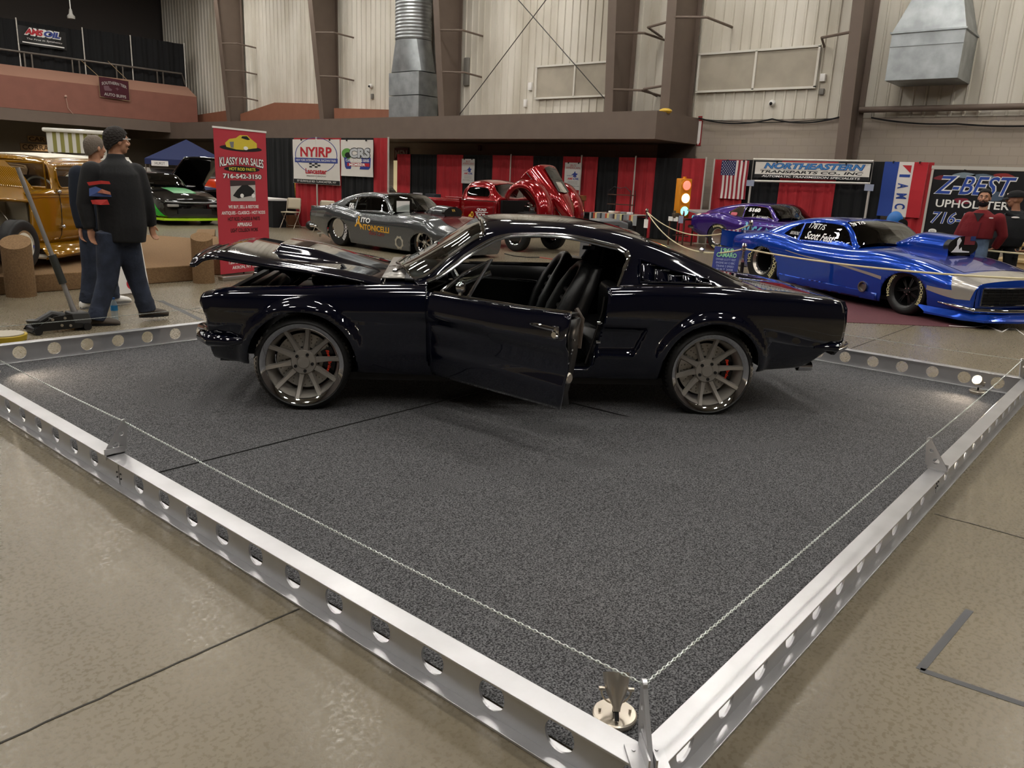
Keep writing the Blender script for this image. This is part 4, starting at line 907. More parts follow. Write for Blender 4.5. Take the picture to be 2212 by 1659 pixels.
def cam_low(dz=0., fx=0.):
    st = [(2.40, [(.50, .09), (.66, .10), (.74, .20), (.765, .33), (.765, .44), (.74, .515), (.68, .545), (.35, .575), (0, .59)]),
          (2.05, [(.55, .10), (.78, .11), (.845, .22), (.865, .34), (.865, .46), (.835, .57), (.77, .62), (.38, .68), (0, .70)]),
          (1.4, [(.58, .10), (.81, .11), (.865, .22), (.885, .38), (.885, .55), (.85, .70), (.775, .755), (.40, .80), (0, .82)]),
          (.7, [(.60, .10), (.825, .11), (.865, .22), (.875, .40), (.88, .58), (.84, .74), (.76, .805), (.40, .845), (0, .86)]),
          (.2, [(.60, .10), (.825, .11), (.865, .22), (.872, .40), (.88, .58), (.835, .73), (.76, .785), (.40, .85), (0, .87)]),
          (-.6, [(.60, .10), (.825, .11), (.865, .22), (.875, .40), (.886, .58), (.84, .74), (.755, .79), (.40, .83), (0, .84)]),
          (-1.15, [(.60, .12), (.82, .125), (.87, .23), (.885, .41), (.90, .60), (.86, .79), (.765, .855), (.40, .87), (0, .88)]),
          (-1.55, [(.60, .13), (.80, .14), (.875, .25), (.90, .42), (.918, .62), (.878, .82), (.77, .89), (.40, .90), (0, .905)]),
          (-2.1, [(.55, .24), (.74, .25), (.82, .34), (.85, .46), (.865, .62), (.83, .78), (.75, .855), (.40, .87), (0, .875)]),
          (-2.5, [(.45, .33), (.62, .34), (.74, .40), (.79, .50), (.80, .62), (.78, .73), (.72, .79), (.36, .805), (0, .81)])]
    return Body([(x-fx*sm(1.5, 2.1, x), [(y, z+dz) for y, z in c]) for x, c in st])
def cam_gh(dz=0.):
    st = [(.58, [(.74, .785), (.73, .79), (.715, .80), (.58, .825), (.32, .855), (0, .87)]),
          (.34, [(.745, .785), (.725, .80), (.70, .825), (.60, .90), (.33, .975), (0, .995)]),
          (.1, [(.745, .787), (.69, .90), (.645, 1.01), (.565, 1.075), (.31, 1.125), (0, 1.14)]),
          (-.1, [(.745, .788), (.68, .96), (.612, 1.125), (.55, 1.165), (.30, 1.195), (0, 1.203)]),
          (-.5, [(.745, .79), (.675, .97), (.60, 1.148), (.54, 1.187), (.29, 1.21), (0, 1.217)]),
          (-.95, [(.745, .80), (.675, .97), (.60, 1.115), (.545, 1.16), (.30, 1.19), (0, 1.20)]),
          (-1.3, [(.75, .855), (.69, .965), (.625, 1.055), (.56, 1.09), (.31, 1.115), (0, 1.122)]),
          (-1.6, [(.755, .885), (.715, .925), (.665, .965), (.60, .985), (.33, 1.0), (0, 1.005)]),
          (-1.85, [(.75, .875), (.72, .882), (.68, .888), (.62, .893), (.34, .90), (0, .903)])]
    return Body([(x, [(y, z+dz) for y, z in c]) for x, c in st])
def cam_spec(xf, xr, arF, arR, dz, paint, **k):
    d = dict(xf=xf, xr=xr, arF=arF, arR=arR, paint=paint, botF=[(2.38, .105+dz), (xf+arF[1]+.03, .115+dz)], sill=[(xf-arF[1]-.03, .115+dz), (xr+arR[1]+.03, .14+dz)], botR=[(xr-arR[1]-.03, .17+dz), (-2.1, .26+dz), (-2.49, .36+dz)],
             tail=-2.5, deck=-1.84, cowl=(.33, .57), nose=2.4, head=(-.10,), back=(-.97, -1.76),
             win=[[(.24, .815+dz), (-.90, .825+dz), (-.915, 1.085+dz), (-.5, 1.12+dz), (-.12, 1.105+dz), (.06, 1.0+dz)], [(-.955, .835+dz), (-1.28, .895+dz), (-1.16, 1.0+dz), (-.99, 1.08+dz), (-.95, 1.08+dz)]])
    d.update(k); return d
def hood_scoop(car, x0, x1, zb, zt, w, paint, tilt=0., mouth=None):
    b = B(); rg = []
    for i in range(13):
        u = i/12; x = x0+(x1-x0)*u; k = sm(0, .55, u); h = .02+(zt-zb)*(.15+.85*k); ww = w*(.55+.45*k)
        rg.append([V((x, ww*cos(a)*(abs(sin(a))*.25+.85), zb-.04*u+h*max(0, sin(a))**.75-(.12 if a in (0,) else 0))) for a in [pi*j/18 for j in range(19)]])
    rg.append([V((x1-.03, p.y*.8, zb+(p.z-zb)*.85+.02)) for p in rg[-1]])
    o = b.loft(rg, False).build('hood_scoop', paint, car, sharp=50)
    h = zt-zb
    mc = B(); pts = [V((x1+.004, w*.93*cos(a), zb-.03+h*.50+(h*.50)*sin(a))) for a in [2*pi*j/28 for j in range(28)]]; mc.loft([[p-V((.08, 0, 0)) for p in pts], pts]); mc.build('scoop_cover', BLACKV, o, sharp=40)
    return o
# ---- blue pro street coupe at right
BLUE = mat('blue_candy', '0b45b8', .16, .55, coat=1.); SILV = mat('silver_stripe', 'b9b4ae', .25, .6, coat=1.); BLUE2 = mat('blue_haze', '4a52a4', .2, .5, coat=1.)
GOLDL = mat('gold_letters', 'd8cf9c', .6); WHITEL = mat('white_letters', 'f0f0ee', .6)
car = thing('blue_race_car', 'bright blue race coupe with silver stripe and big hood scoop behind the white rope', 'car', (12.935, 3.618, 0), R(-118))
low, gh = cam_low(), cam_gh()
sp = cam_spec(1.40, -1.56, (.27, .385, .30), (.30, .40, .36), 0, BLUE)
coupe(car, low, gh, sp)
for sd in (1, -1):
    wheel(car, (1.40, sd*.725, .325), .322, .225, .26, sd < 0, 'star', BLACKV, BLACKV, letters='HOOSIER', letm=(GOLDL, (2.9, 0.0)))
    wheel(car, (-1.56, sd*.66, .425), .42, .235, .44, sd < 0, 'deep', BLACKV, STEEL, letters='HOOSIER', letm=(GOLDL, (2.7, -.25)))
sc = hood_scoop(car, .30, 1.47, .84, 1.10, .30, BLUE)
f = onplane((1.48, 0.05, .965), (0, 1, 0), (0, 0, 1))
B().box((1.482, .10, 1.02), (.006, .20, .11)).build('flag_decal', mat('flag_red', '7d2f35', .6), sc); B().box((1.486, .15, 1.05), (.006, .09, .06)).build('flag_canton', mat('flag_navy', '2a3a6e', .6), sc)
B().loft([[V((1.483, y, z)) for y, z in ((-.22, .86), (.12, .86), (.12, .875), (-.02, .885), (-.04, .93), (-.08, .89), (-.10, .95), (-.06, 1.02), (-.10, 1.06), (-.14, 1.02), (-.13, .95), (-.17, .90))], [V((1.488, y, z)) for y, z in ((-.22, .86), (.12, .86), (.12, .875), (-.02, .885), (-.04, .93), (-.08, .89), (-.10, .95), (-.06, 1.02), (-.10, 1.06), (-.14, 1.02), (-.13, .95), (-.17, .90))]]).build('white_decal', WHITEL, sc, sharp=0)
st = B()
low.panel(st, low.xs([(-1.0, .655), (.2, .56), (1.0, .475), (1.0, .43), (.2, .535), (-1.0, .645)], 0, 6), sides=(1, -1), off=.004); low.panel(st, low.xs([(1.76, .40), (2.18, .335), (2.34, .34), (2.385, .50)], 0, 6)+[(2.39, 6), (2.39, 8), (2.12, 8), (2.10, 6.3), (2.05, 5.6)]+low.xs([(2.12, .44), (1.76, .455)], 0, 6), sides=(1, -1), off=.004)
st.build('side_stripe', SILV, car)
st = B(); low.panel(st, [(.60, 8), (.60, 6.9), (1.3, 6.5), (2.05, 6.5), (2.11, 8)], sides=(1, -1), off=.004); st.build('hood_graphic', BLUE2, car)
g = B(); xg = lambda y: 2.452-.05*(y/.74)**2
g.grid(lambda u, v: V((xg((u-.5)*1.36)+.012, (u-.5)*1.36, .30+.19*v)), 20, 2); go = g.build('grille', BLACKM, car, solid=.02)
gr = B(); yy = [-.70+1.4*i/20 for i in range(21)]
gr.tube([(xg(y)+.02, y, .50) for y in yy]+[(xg(.7)+.02, .70, .29)]+[(xg(y)+.02, y, .285) for y in yy[::-1]]+[(xg(-.7)+.02, -.70, .50)], .012, 6); gr.build('grille_frame', CHROME, go)
gr = B()
for k in range(5): gr.tube([(xg(y)+.016, y, .325+.034*k) for y in yy], .004, 5)
for k in range(13): y = -.6+.1*k; gr.cyl((xg(y)+.016, y, .30), (xg(y)+.016, y, .48), .003, 5)
gr.build('grille_bars', DKSTEEL, go)
B().tube([(1.95, -.86, .265), (2.2, -.85, .25), (2.40, -.76, .225), (2.50, -.4, .215), (2.52, 0, .21), (2.50, .4, .215), (2.40, .76, .225), (2.2, .85, .25), (1.95, .86, .265)], [.008, .024, .03, .03, .03, .03, .03, .024, .008], 10).build('front_bumper', CHROME, car)
B().loft([[V((x, y, z)) for x, y in ((1.78, -.88), (2.3, -.87), (2.55, -.74), (2.66, -.3), (2.68, 0), (2.66, .3), (2.55, .74), (2.3, .87), (1.78, .88))] for z in (.09, .115)]).build('front_splitter', BLUE, car, sharp=30)
B().loft([[V((x-k*.16, y*(1-.03*k), .115+.075*k)) for x, y in ((1.78, -.88), (2.3, -.87), (2.55, -.74), (2.66, -.3), (2.68, 0), (2.66, .3), (2.55, .74), (2.3, .87), (1.78, .88))] for k in (0, .5, 1)], False).build('front_airdam', BLUE, car)
w = B()
for sd in (1, -1): w.prism([(-2.2, .80), (-2.98, .845), (-2.97, .56), (-2.3, .52)], sd*.70, sd*.715, 'Y')
w.prism([(-2.3, .80), (-2.98, .825), (-2.98, .84), (-2.3, .83)], -.715, .715, 'Y'); w.build('rear_wing', BLUE, car, sharp=30)
h = B()
for sd in (1, -1): h.lathe([(.075, 0), (.078, .03), (.062, .03), (.055, -.02)], 20, 'Y', o=(.70, .872, .29)) if sd > 0 else h.lathe([(.075, 0), (.078, -.03), (.062, -.03), (.055, .02)], 20, 'Y', o=(.70, -.872, .29))
h.build('exhaust_outlet', mat('exhaust_steel', '8f8a84', .3, .9), car)
sk = B(); low.panel(sk, low.xs([(.95, .13), (-1.12, .15), (-1.12, .27), (.95, .23)], 0, 6), sides=(1, -1), off=.012); sk.build('side_skirt', BLUE, car, solid=.012)
gl = lambda x, z, fl=1: gh.lay(x, z, -1, fl, R(-2), 0, 2.1)
text('178T/S', gl(-.62, 1.055), .36, .085, WHITEL, car, shear=.2, bold=.01); text('Scott Feist', gl(-.48, .905), .62, .12, WHITEL, car, shear=.35, bold=.02); text('178 T/S', lambda x, y, h=0.: V((lambda p: (p.x, -p.y, p.z))(gh.pt(.02+y*-.8, 3.35+x*2.6, .006))), .42, .09, WHITEL, car, shear=.2, bold=.02)
text('XXX RACING', gl(-1.05, .92), .20, .05, WHITEL, car, shear=.3)
# ---- grey race coupe left of the red pickup
GREY = mat('grey_metallic', '55585a', .2, .5, coat=1.)
car = thing('grey_race_car', 'charcoal grey race coupe with tall hood scoop parked behind the open black hood', 'car', (11.50, 12.725, 0), R(-91.5))
low, gh = cam_low(-.03, .40), cam_gh(-.02)
sp = cam_spec(1.41, -1.34, (.25, .36, .225), (.26, .40, .345), -.03, GREY, nose=2.0, botF=[(1.98, .075), (1.80, .085)], glass=GLASS, sideglass=pane('smoke_glass', (.35, .37, .38)))
coupe(car, low, gh, sp)
for sd in (1, -1):
    wheel(car, (1.41, sd*.74, .30), .295, .20, .2, sd < 0, 'star', CHROME, CHROME, letters='HOOSIER', letm=(WHITEL, (0.0,)))
    wheel(car, (-1.34, sd*.66, .385), .38, .20, .42, sd < 0, 'dish', CHROME, CHROME, letters='HOOSIER', letm=(WHITEL, (-.3,)))
hood_scoop(car, .55, 1.36, .79, 1.0, .27, GREY)
text('VA', lambda x, y, h=0.: V((1.366, -.0+x, .91+y)), .10, .05, mat('gold_text', 'c8a24a', .5), car, bold=.04)
st = B(); low.panel(st, [(.55, 8), (.55, 7.1), (1.6, 6.9), (1.97, 7.0), (1.98, 8)], sides=(1, -1), off=.004); st.build('hood_stripe', mat('dark_red_stripe', '5a1218', .2, .3, coat=1.), car)
dl = lambda x, z: low.lay(x, z, -1, 1, R(-1), 0, 6)
AMB = mat('amber_text', 'd8a02c', .5)
text('V', dl(-.66, .60), .24, .22, WHITEL, car, bold=.05); text('A', dl(-.60, .57), .24, .22, AMB, car, bold=.04, lift=.006); text('ITO', dl(-.36, .61), .30, .10, WHITEL, car, bold=.02); text('NTONICELLI', dl(-.06, .465), .94, .12, AMB, car, bold=.03); text('Race Cars', dl(.0, .37), .5, .09, mat('red_text', '8e2a24', .5), car, shear=.4)
text('FOR', gh.lay(-1.06, .90, -1, 1, 0, 0, 2.1), .14, .06, WHITEL, car, bold=.04); text('LIVE', gh.lay(-1.04, .845, -1, 1, 0, 0, 2.1), .16, .05, WHITEL, car, bold=.04)
B().box((.30, -.42, .93), (.015, .34, .22)).build('window_card', WHITE, car)
gw = B(); plate(gw, [(.12*(1+.18*(i % 2))*cos(2*pi*i/16), .12*(1+.18*(i % 2))*sin(2*pi*i/16)) for i in range(16)], [circ(0, 0, .085, 20)[::-1]], .002, .004, lambda x, y, h: low.lay(.72, .24, -1, 1, 0, 0, 6)(x, y, h)); gw.build('gear_decal', mat('beige_decal', 'a9a294', .5), car, sharp=0)
w = B(); w.prism([(-2.3, .77), (-2.56, .80), (-2.57, .74), (-2.35, .70)], -.72, .72, 'Y'); w.build('rear_spoiler', GREY, car, sharp=30)
B().tube([(-2.2, -.82, .36), (-2.45, -.80, .37), (-2.56, -.68, .37), (-2.58, 0, .37), (-2.56, .68, .37), (-2.45, .80, .37), (-2.2, .82, .36)], [.02, .045, .05, .05, .05, .045, .02], 10).build('rear_bumper', CHROME, car)
for q in (.55, -.55): B().box((-2.515, q, .58), (.02, .3, .12), bev=.01).build('tail_lamp', mat('lamp_red', '5a0a0a', .15), car)
B().tube([(-2.5, -.3, .20), (-2.95, -.28, .14), (-2.95, .28, .14), (-2.5, .3, .20)], .025, 8).tube([(-2.95, -.2, .14), (-3.0, -.2, .06)], .02, 6).tube([(-2.95, .2, .14), (-3.0, .2, .06)], .02, 6).build('wheelie_bar', CHROME, car)
# ---- purple street racer by the booth drapes
PURP = mat('purple_metallic', '3a1f78', .2, .4, coat=1.)
car = thing('purple_race_car', 'purple race coupe with light blue lettering behind the blue race coupe', 'car', (19.75, 7.80, 0), R(-106))
low = Body([(x, [(y, z+.09+(.05 if k > 3 and x < -.9 else 0)) for k, (y, z) in enumerate(c)]) for x, c in [(2.40, [(.50, .12), (.66, .13), (.76, .22), (.785, .33), (.785, .44), (.76, .54), (.70, .57), (.35, .585), (0, .59)]), (1.4, [(.58, .10), (.81, .11), (.865, .22), (.885, .38), (.885, .55), (.85, .70), (.775, .75), (.40, .77), (0, .78)]), (.2, [(.60, .10), (.825, .11), (.865, .22), (.872, .40), (.88, .58), (.835, .72), (.76, .77), (.40, .80), (0, .81)]),
      (-.6, [(.60, .10), (.825, .11), (.865, .22), (.875, .40), (.886, .58), (.84, .73), (.755, .775), (.40, .80), (0, .81)]), (-1.45, [(.60, .13), (.80, .14), (.875, .25), (.90, .42), (.915, .62), (.875, .79), (.78, .85), (.40, .86), (0, .865)]), (-2.1, [(.55, .24), (.74, .25), (.82, .34), (.85, .46), (.86, .62), (.83, .75), (.75, .80), (.40, .815), (0, .82)]), (-2.45, [(.45, .30), (.62, .31), (.74, .38), (.79, .48), (.80, .58), (.78, .68), (.72, .73), (.36, .745), (0, .75)])]])
gh = Body([(x, [(y, z+.09) for y, z in c]) for x, c in [(.58, [(.74, .77), (.73, .775), (.715, .78), (.58, .795), (.32, .815), (0, .825)]), (.34, [(.745, .77), (.725, .79), (.70, .82), (.60, .89), (.33, .955), (0, .97)]), (-.1, [(.745, .775), (.68, .95), (.612, 1.115), (.55, 1.15), (.30, 1.18), (0, 1.19)]), (-.6, [(.745, .78), (.675, .96), (.60, 1.13), (.54, 1.165), (.29, 1.19), (0, 1.20)]), (-1.1, [(.75, .80), (.685, .96), (.62, 1.08), (.56, 1.12), (.31, 1.15), (0, 1.16)]), (-1.6, [(.765, .87), (.715, .94), (.66, 1.0), (.60, 1.03), (.33, 1.05), (0, 1.055)]), (-2.0, [(.755, .855), (.72, .88), (.68, .90), (.62, .915), (.34, .93), (0, .935)])]])
coupe(car, low, gh, cam_spec(1.40, -1.38, (.34, .37, .33), (.36, .385, .33), .09, PURP, botR=[(-1.8, .30), (-2.1, .36), (-2.44, .42)], botF=[(2.38, .24), (1.8, .21)], sill=[(1.0, .205), (-.97, .23)], tail=-2.45, deck=-1.98, back=(-1.15, -1.9), trim=True, roofpaint=PURP, win=[[(.22, .90), (-.72, .905), (-.74, 1.17), (-.4, 1.19), (-.12, 1.17), (.05, 1.06)], [(-.77, .905), (-1.15, .94), (-1.22, 1.0), (-1.0, 1.15), (-.79, 1.17)]]))
for sd in (1, -1):
    wheel(car, (1.40, sd*.76, .33), .325, .2, .22, sd < 0, 'star', CHROME, CHROME); wheel(car, (-1.38, sd*.72, .37), .365, .2, .34, sd < 0, 'dish', CHROME, CHROME, letters='Hoosier', letm=(GOLDL, (.0+1.57, -1.57+.0)))
LB = mat('light_blue_text', '6fb6d6', .4)
f = low.lay(-.15, .66, -1, 1, R(-2), 0, 6); text('Rock N', f, .95, .26, LB, car, bold=.04, shear=.3); text('ROLL', low.lay(.10, .44, -1, 1, R(-2), 0, 6), .8, .17, mat('orange_text', 'c4512f', .5), car, bold=.05)
text('5160', gh.lay(-.45, 1.10, -1, 1, 0, 0, 2.1), .36, .10, WHITEL, car, bold=.06); text('RAY HULO', gh.lay(-.15, .94, -1, 1, 0, 0, 2.1), .36, .055, WHITEL, car, bold=.03, shear=.3); text('V', gh.lay(-.45, .965, -1, 1, 0, 0, 2.1), .06, .09, WHITEL, car, bold=.02)
b = B(); plate(b, rrect(-.10, -.04, .10, .04, .035), [], .002, .005, gh.lay(-1.05, .97, -1, 1, 0, 0, 2.1)); b.build('pink_sticker', mat('pink_sticker', 'c55a68', .5), car, sharp=0)
w = B(); w.prism([(-2.25, .92), (-2.72, 1.0), (-2.74, .96), (-2.3, .88)], -.70, .70, 'Y'); w.build('rear_spoiler', mat('grey_plastic', '8d8d8f', .4), car, sharp=30)
B().tube([(-2.3, -.80, .55), (-2.5, -.78, .55), (-2.56, -.5, .55), (-2.56, .5, .55), (-2.5, .78, .55), (-2.3, .80, .55)], .05, 8).build('rear_bumper', CHROME, car)
# ------------------------------------------------------------------ red pickup with its one piece nose tipped forward
RED = mat('candy_red', '8c0710', .16, .45, coat=1.)
car = thing('red_pickup', 'candy red vintage pickup with its whole nose tipped forward', 'pickup truck', (14.33, 12.9, 0), R(-90))
cabB = Body([(.80, [(.70, .40), (.735, .62), (.74, .90), (.72, 1.06), (.69, 1.09), (.60, 1.10), (.45, 1.115), (.2, 1.12), (0, 1.12)]),
             (.66, [(.70, .40), (.735, .62), (.74, .90), (.72, 1.06), (.69, 1.14), (.62, 1.20), (.50, 1.255), (.2, 1.27), (0, 1.275)]),
             (.48, [(.70, .40), (.735, .62), (.74, .90), (.72, 1.06), (.675, 1.2), (.625, 1.36), (.52, 1.44), (.25, 1.475), (0, 1.485)]),
             (.1, [(.70, .40), (.735, .62), (.74, .90), (.72, 1.06), (.675, 1.2), (.62, 1.40), (.50, 1.50), (.25, 1.545), (0, 1.555)]),
             (-.2, [(.70, .40), (.735, .62), (.74, .90), (.72, 1.06), (.675, 1.2), (.61, 1.38), (.48, 1.48), (.25, 1.52), (0, 1.53)]),
             (-.38, [(.66, .40), (.69, .62), (.70, .90), (.68, 1.06), (.63, 1.18), (.56, 1.30), (.42, 1.37), (.2, 1.40), (0, 1.41)])])
win = [(x, cabB.sz(x, z, 0, 5)) for x, z in [(.50, 1.155), (.545, 1.2), (.52, 1.27), (.42, 1.355), (.0, 1.375), (-.15, 1.35), (-.20, 1.28), (-.20, 1.19), (-.14, 1.145)]]
b = B(); cabB.panel(b, [(-.38, 0), (.80, 0), (.80, 8), (.775, 8), (.735, 6.0), (.60, 5.8), (.52, 6), (.50, 8), (-.38, 8)], [win[::-1]], sides=(1, -1), step=(.05, .03)); cab = b.build('cab', RED, car, solid=.015)
for sd in (1, -1): b = B(); cabB.panel(b, win, sides=(sd,), off=-.01); b.build('side_window', TINT, car)
b = B(); cabB.panel(b, [(.77, 8), (.735, 6.02), (.605, 5.85), (.525, 6.02), (.505, 8)], sides=(1, -1), off=-.008); b.build('windshield', TINT, car)
b = B()
for sd in (1, -1): b.tube(cabB.line(win+win[:1], .003, 4, sd), .010, 6)
b.build('window_trim', RED, car)
for sd in (1, -1): B().tube(cabB.line([(.79, 3.05), (-.37, 3.05)], .004, 14, sd), .009, 6).build('belt_trim', CHROME, car)
b = B()
for sd in (1, -1): b.tube(cabB.line([(.70, .1), (.72, 2.9)], .001, 8, sd), .004, 5)
b.build('door_seam', BLACKM, car)
B().box((.2, 0, .45), (1.2, 1.35, .12)).box((.83, 0, .85), (.06, 1.2, .5)).build('cab_floor', BLACKM, car)
b = B()
for sd in (1, -1): b.box((-1.35, sd*.70, .80), (1.9, .05, .46), bev=.02); b.tube([(-.42, sd*.70, 1.04), (-2.3, sd*.70, 1.04)], .03, 8)
b.box((-2.3, 0, .80), (.05, 1.4, .46)).box((-1.35, 0, .62), (1.9, 1.4, .05)); b.build('cargo_bed', RED, car, sharp=30)
b = B()
for sd in (1, -1):
    rg = []
    for i in range(15):
        a = pi*i/14; rg.append([V((-1.55+r*cos(a), sd*y, .36+r*1.02*sin(a)+dz)) for r, y, dz in ((.40, .92, 0), (.45, .93, 0), (.50, .88, .0), (.53, .76, 0))])
    b.loft(rg, False)
b.build('rear_fender', RED, car, solid=.01)
PF = B()
text('QUAD', lambda x, y, h=0.: V((lambda p: (p.x, -p.y, p.z))(cabB.pt(.35+x, cabB.sz(.3, .86+y, 0, 3), .004))), .30, .07, WHITEL, car, bold=.03, shear=.2)
text('SHOP', lambda x, y, h=0.: V((lambda p: (p.x, -p.y, p.z))(cabB.pt(.31+x, cabB.sz(.3, .745+y, 0, 3), .004))), .30, .07, WHITEL, car, bold=.03, shear=.2)
b = B(); fl = lambda x, y, h=0.: V((lambda p: (p.x, -p.y, p.z))(cabB.pt(x, cabB.sz(x, y, 0, 3), .004+h)))
b.tube([fl(.15, .80), fl(.55, .81)], .008, 5); b.build('name_rule', WHITEL, car)
b = B(); plate(b, circ(-.02, .66, .05, 14, ry=.09), [], .0, .002, fl); plate(b, circ(.05, .74, .045, 14, ry=.07), [circ(.05, .74, .025, 10, ry=.045)[::-1]], .0, .002, fl); b.build('bee_decal', mat('bee_yellow', 'd8b23a', .5), car, sharp=0)
b = B(); plate(b, circ(-.02, .665, .052, 14, ry=.022), [], .002, .004, fl); b.build('bee_stripe', BLACKM, car, sharp=0)
for sd in (1, -1):
    wheel(car, (1.40, sd*.66, .335), .33, .19, .2, sd < 0, 'steel', CHROME, CHROME); wheel(car, (-1.55, sd*.62, .40), .395, .2, .34, sd < 0, 'steel', CHROME, CHROME)
b = B()
for sd in (1, -1): b.box((1.2, sd*.38, .42), (2.4, .07, .12))
b.box((1.4, 0, .33), (.1, 1.2, .08)).box((2.25, 0, .42), (.08, .9, .08)); b.build('chassis', mat('chassis_red', '3c0a0d', .4, .3), car)
b = B(); b.box((1.25, 0, .68), (.6, .42, .34), bev=.04); en = b.build('engine', mat('engine_grey', '3f3c3c', .35, .7), car)
for sd in (1, -1):
    b = B(); b.tube([(1.0+.15*0, sd*.24, .72), (1.5, sd*.24, .72)], .07, 10); b.build('valve_cover', CHROME, en)
    b = B()
    for k in range(4): b.tube([(1.03+.14*k, sd*.22, .68), (1.05+.14*k, sd*.36, .62), (1.0+.13*k, sd*.38, .5)], .024, 6)
    b.build('header_pipes', mat('header_red', '5a1a1c', .4, .4), en)
b = B(); b.box((1.25, 0, .93), (.34, .22, .14), bev=.02).lathe([(.13, 0), (.14, .03), (.13, .07), (0, .08)], 20, 'Z', o=(1.25, 0, 1.0)); b.build('blower', CHROME, en)
# the tipped nose: built closed, then swung about its front hinge
hg = V((2.12, 0, .50)); TM = M.Translation(hg) @ M.Rotation(R(43), 4, 'Y') @ M.Translation(-hg)
nose = B(); nose.m = TM
def hood(u, v):
    x = .78+1.32*u; a = (v-.5)*2; w = .46*(1-u)**.8+.10+.05*sin(pi*u); zt = 1.20-.13*u-.28*max(0, u-.62)**1.5*2; zb = .55
    t = a*pi/2; sx = sin(t); cz = max(0, cos(t)); p = abs(sx)**.75*(1 if sx > 0 else -1)
    return V((x+.12*sm(.7, 1, u)*(cz-.4), w*p, zb+(zt-zb)*cz**.42))
nose.grid(hood, 40, 30); no = nose.build('tilt_nose', RED, car, sharp=60, solid=.012)
b = B(); b.m = TM
ws = []
for sd in (1, -1):
    pts = [(.86, .74), (1.55, .69), (1.66, .72), (1.6, .92), (1.48, 1.02), (.9, 1.06)]
b.loft([[V((x, y, z)) for x, y, z in [(.90, -.20, 1.205), (1.55, -.20, 1.135), (1.60, 0, 1.145), (1.55, .20, 1.135), (.90, .20, 1.205), (.84, 0, 1.218)]], [V((x, y, z+.006)) for x, y, z in [(.90, -.20, 1.205), (1.55, -.20, 1.135), (1.60, 0, 1.145), (1.55, .20, 1.135), (.90, .20, 1.205), (.84, 0, 1.218)]]]); b.build('hood_window', TINT, no, sharp=20)
b = B(); b.m = TM
for sd in (1, -1): b.tube([hood(u, .5+sd*.385)+V((0, sd*.012, 0)) for u in [.02+.9*i/12 for i in range(13)]], .010, 6)
b.build('side_molding', CHROME, no)
b = B(); b.m = TM
b.tube([hood(.985-.002*i, .5+(i-8)/40)+V((.012, 0, 0)) for i in range(17)], .012, 6).tube([hood(.96, .5)+V((.04, 0, 0)), hood(1, .5)+V((.03, 0, -.2)), V((2.10, 0, .62))], .016, 6); b.build('grille_molding', CHROME, no)
for sd in (1, -1):
    b = B(); b.m = TM; rg = []
    for i in range(25):
        t = i/24; a = R(205)-R(215)*t; cx, cz = 1.40, .50; r = .44
        fade = sm(.75, 1, t)
        rg.append([V((cx+(r+dr*(1-.3*fade))*cos(a)*(1.25 if cos(a) > 0 else 1.05), sd*(y-.03*fade), cz+(r+dr)*sin(a)*.98)) for dr, y in ((-.05, .80), (.0, .83), (.07, .80), (.13, .68), (.15, .52), (.10, .36))])
    b.loft(rg, False); fo = b.build('front_fender', RED, no, sharp=60, solid=.01)
    b = B(); b.m = TM; b.lathe([(.02, -.16), (.07, -.10), (.095, .0), (.10, .03)], 20, 'X', o=(1.96, sd*.62, .62), cap=False); lb = b.build('headlamp_shell', CHROME, fo)
    b = B(); b.m = TM; b.lathe([(.098, .03), (.07, .05), (0, .06)], 20, 'X', o=(1.96, sd*.62, .62)); b.build('headlamp', mat('lamp_glass', 'e8ecec'), fo)
B().tube([(2.1, .2, .45), (1.75, .2, 1.05)], .014, 6).build('nose_strut', CHROME, car)
# ------------------------------------------------------------------ gold thirties sedan on the brown carpeted platform
GOLD = mat('gold_paint', '8e640a', .16, .2, coat=1.); CREAM = mat('cream_roof', 'd9d4c4', .5); BEIGE = mat('beige_panel', '8f8673', .5)
PZ = .23
car = thing('gold_sedan', 'gold thirties sedan with white roof insert on the brown carpet platform', 'car', (3.97, 11.97, PZ), R(219))
gb = Body([(1.0, [(.50, .25), (.60, .40), (.63, .70), (.62, .88), (.55, .915), (.45, .925), (.3, .93), (.15, .93), (0, .93)]),
           (.60, [(.56, .22), (.69, .40), (.71, .70), (.70, .88), (.675, .935), (.66, .945), (.60, .95), (.3, .955), (0, .96)]),
           (.555, [(.56, .22), (.69, .40), (.715, .70), (.705, .88), (.68, .95), (.65, 1.15), (.60, 1.27), (.3, 1.30), (0, 1.31)]),
           (.40, [(.56, .22), (.70, .40), (.72, .70), (.71, .88), (.68, .95), (.64, 1.20), (.55, 1.31), (.3, 1.35), (0, 1.36)]),
           (-.6, [(.56, .22), (.71, .40), (.735, .70), (.72, .88), (.69, .95), (.645, 1.22), (.55, 1.335), (.3, 1.38), (0, 1.39)]),
           (-1.2, [(.56, .24), (.70, .42), (.725, .70), (.71, .88), (.68, .95), (.62, 1.19), (.52, 1.29), (.3, 1.33), (0, 1.34)]),
           (-1.6, [(.45, .30), (.58, .45), (.61, .70), (.58, .85), (.53, .95), (.45, 1.08), (.35, 1.14), (.2, 1.16), (0, 1.17)])])
dwin = [(.42, 4.2), (.45, 4.5), (.43, 5.0), (.38, 5.25), (-.28, 5.25), (-.34, 5.0), (-.34, 4.4), (-.28, 4.15), (.38, 4.1)]
qwin = [(-.56, 4.2), (-.57, 5.2), (-.95, 5.15), (-1.02, 4.8), (-.98, 4.2)]
b = B(); wsn = [(.590, 4.35), (.562, 5.6), (.556, 6.0), (.553, 8), (.60, 8), (.597, 5.5)]
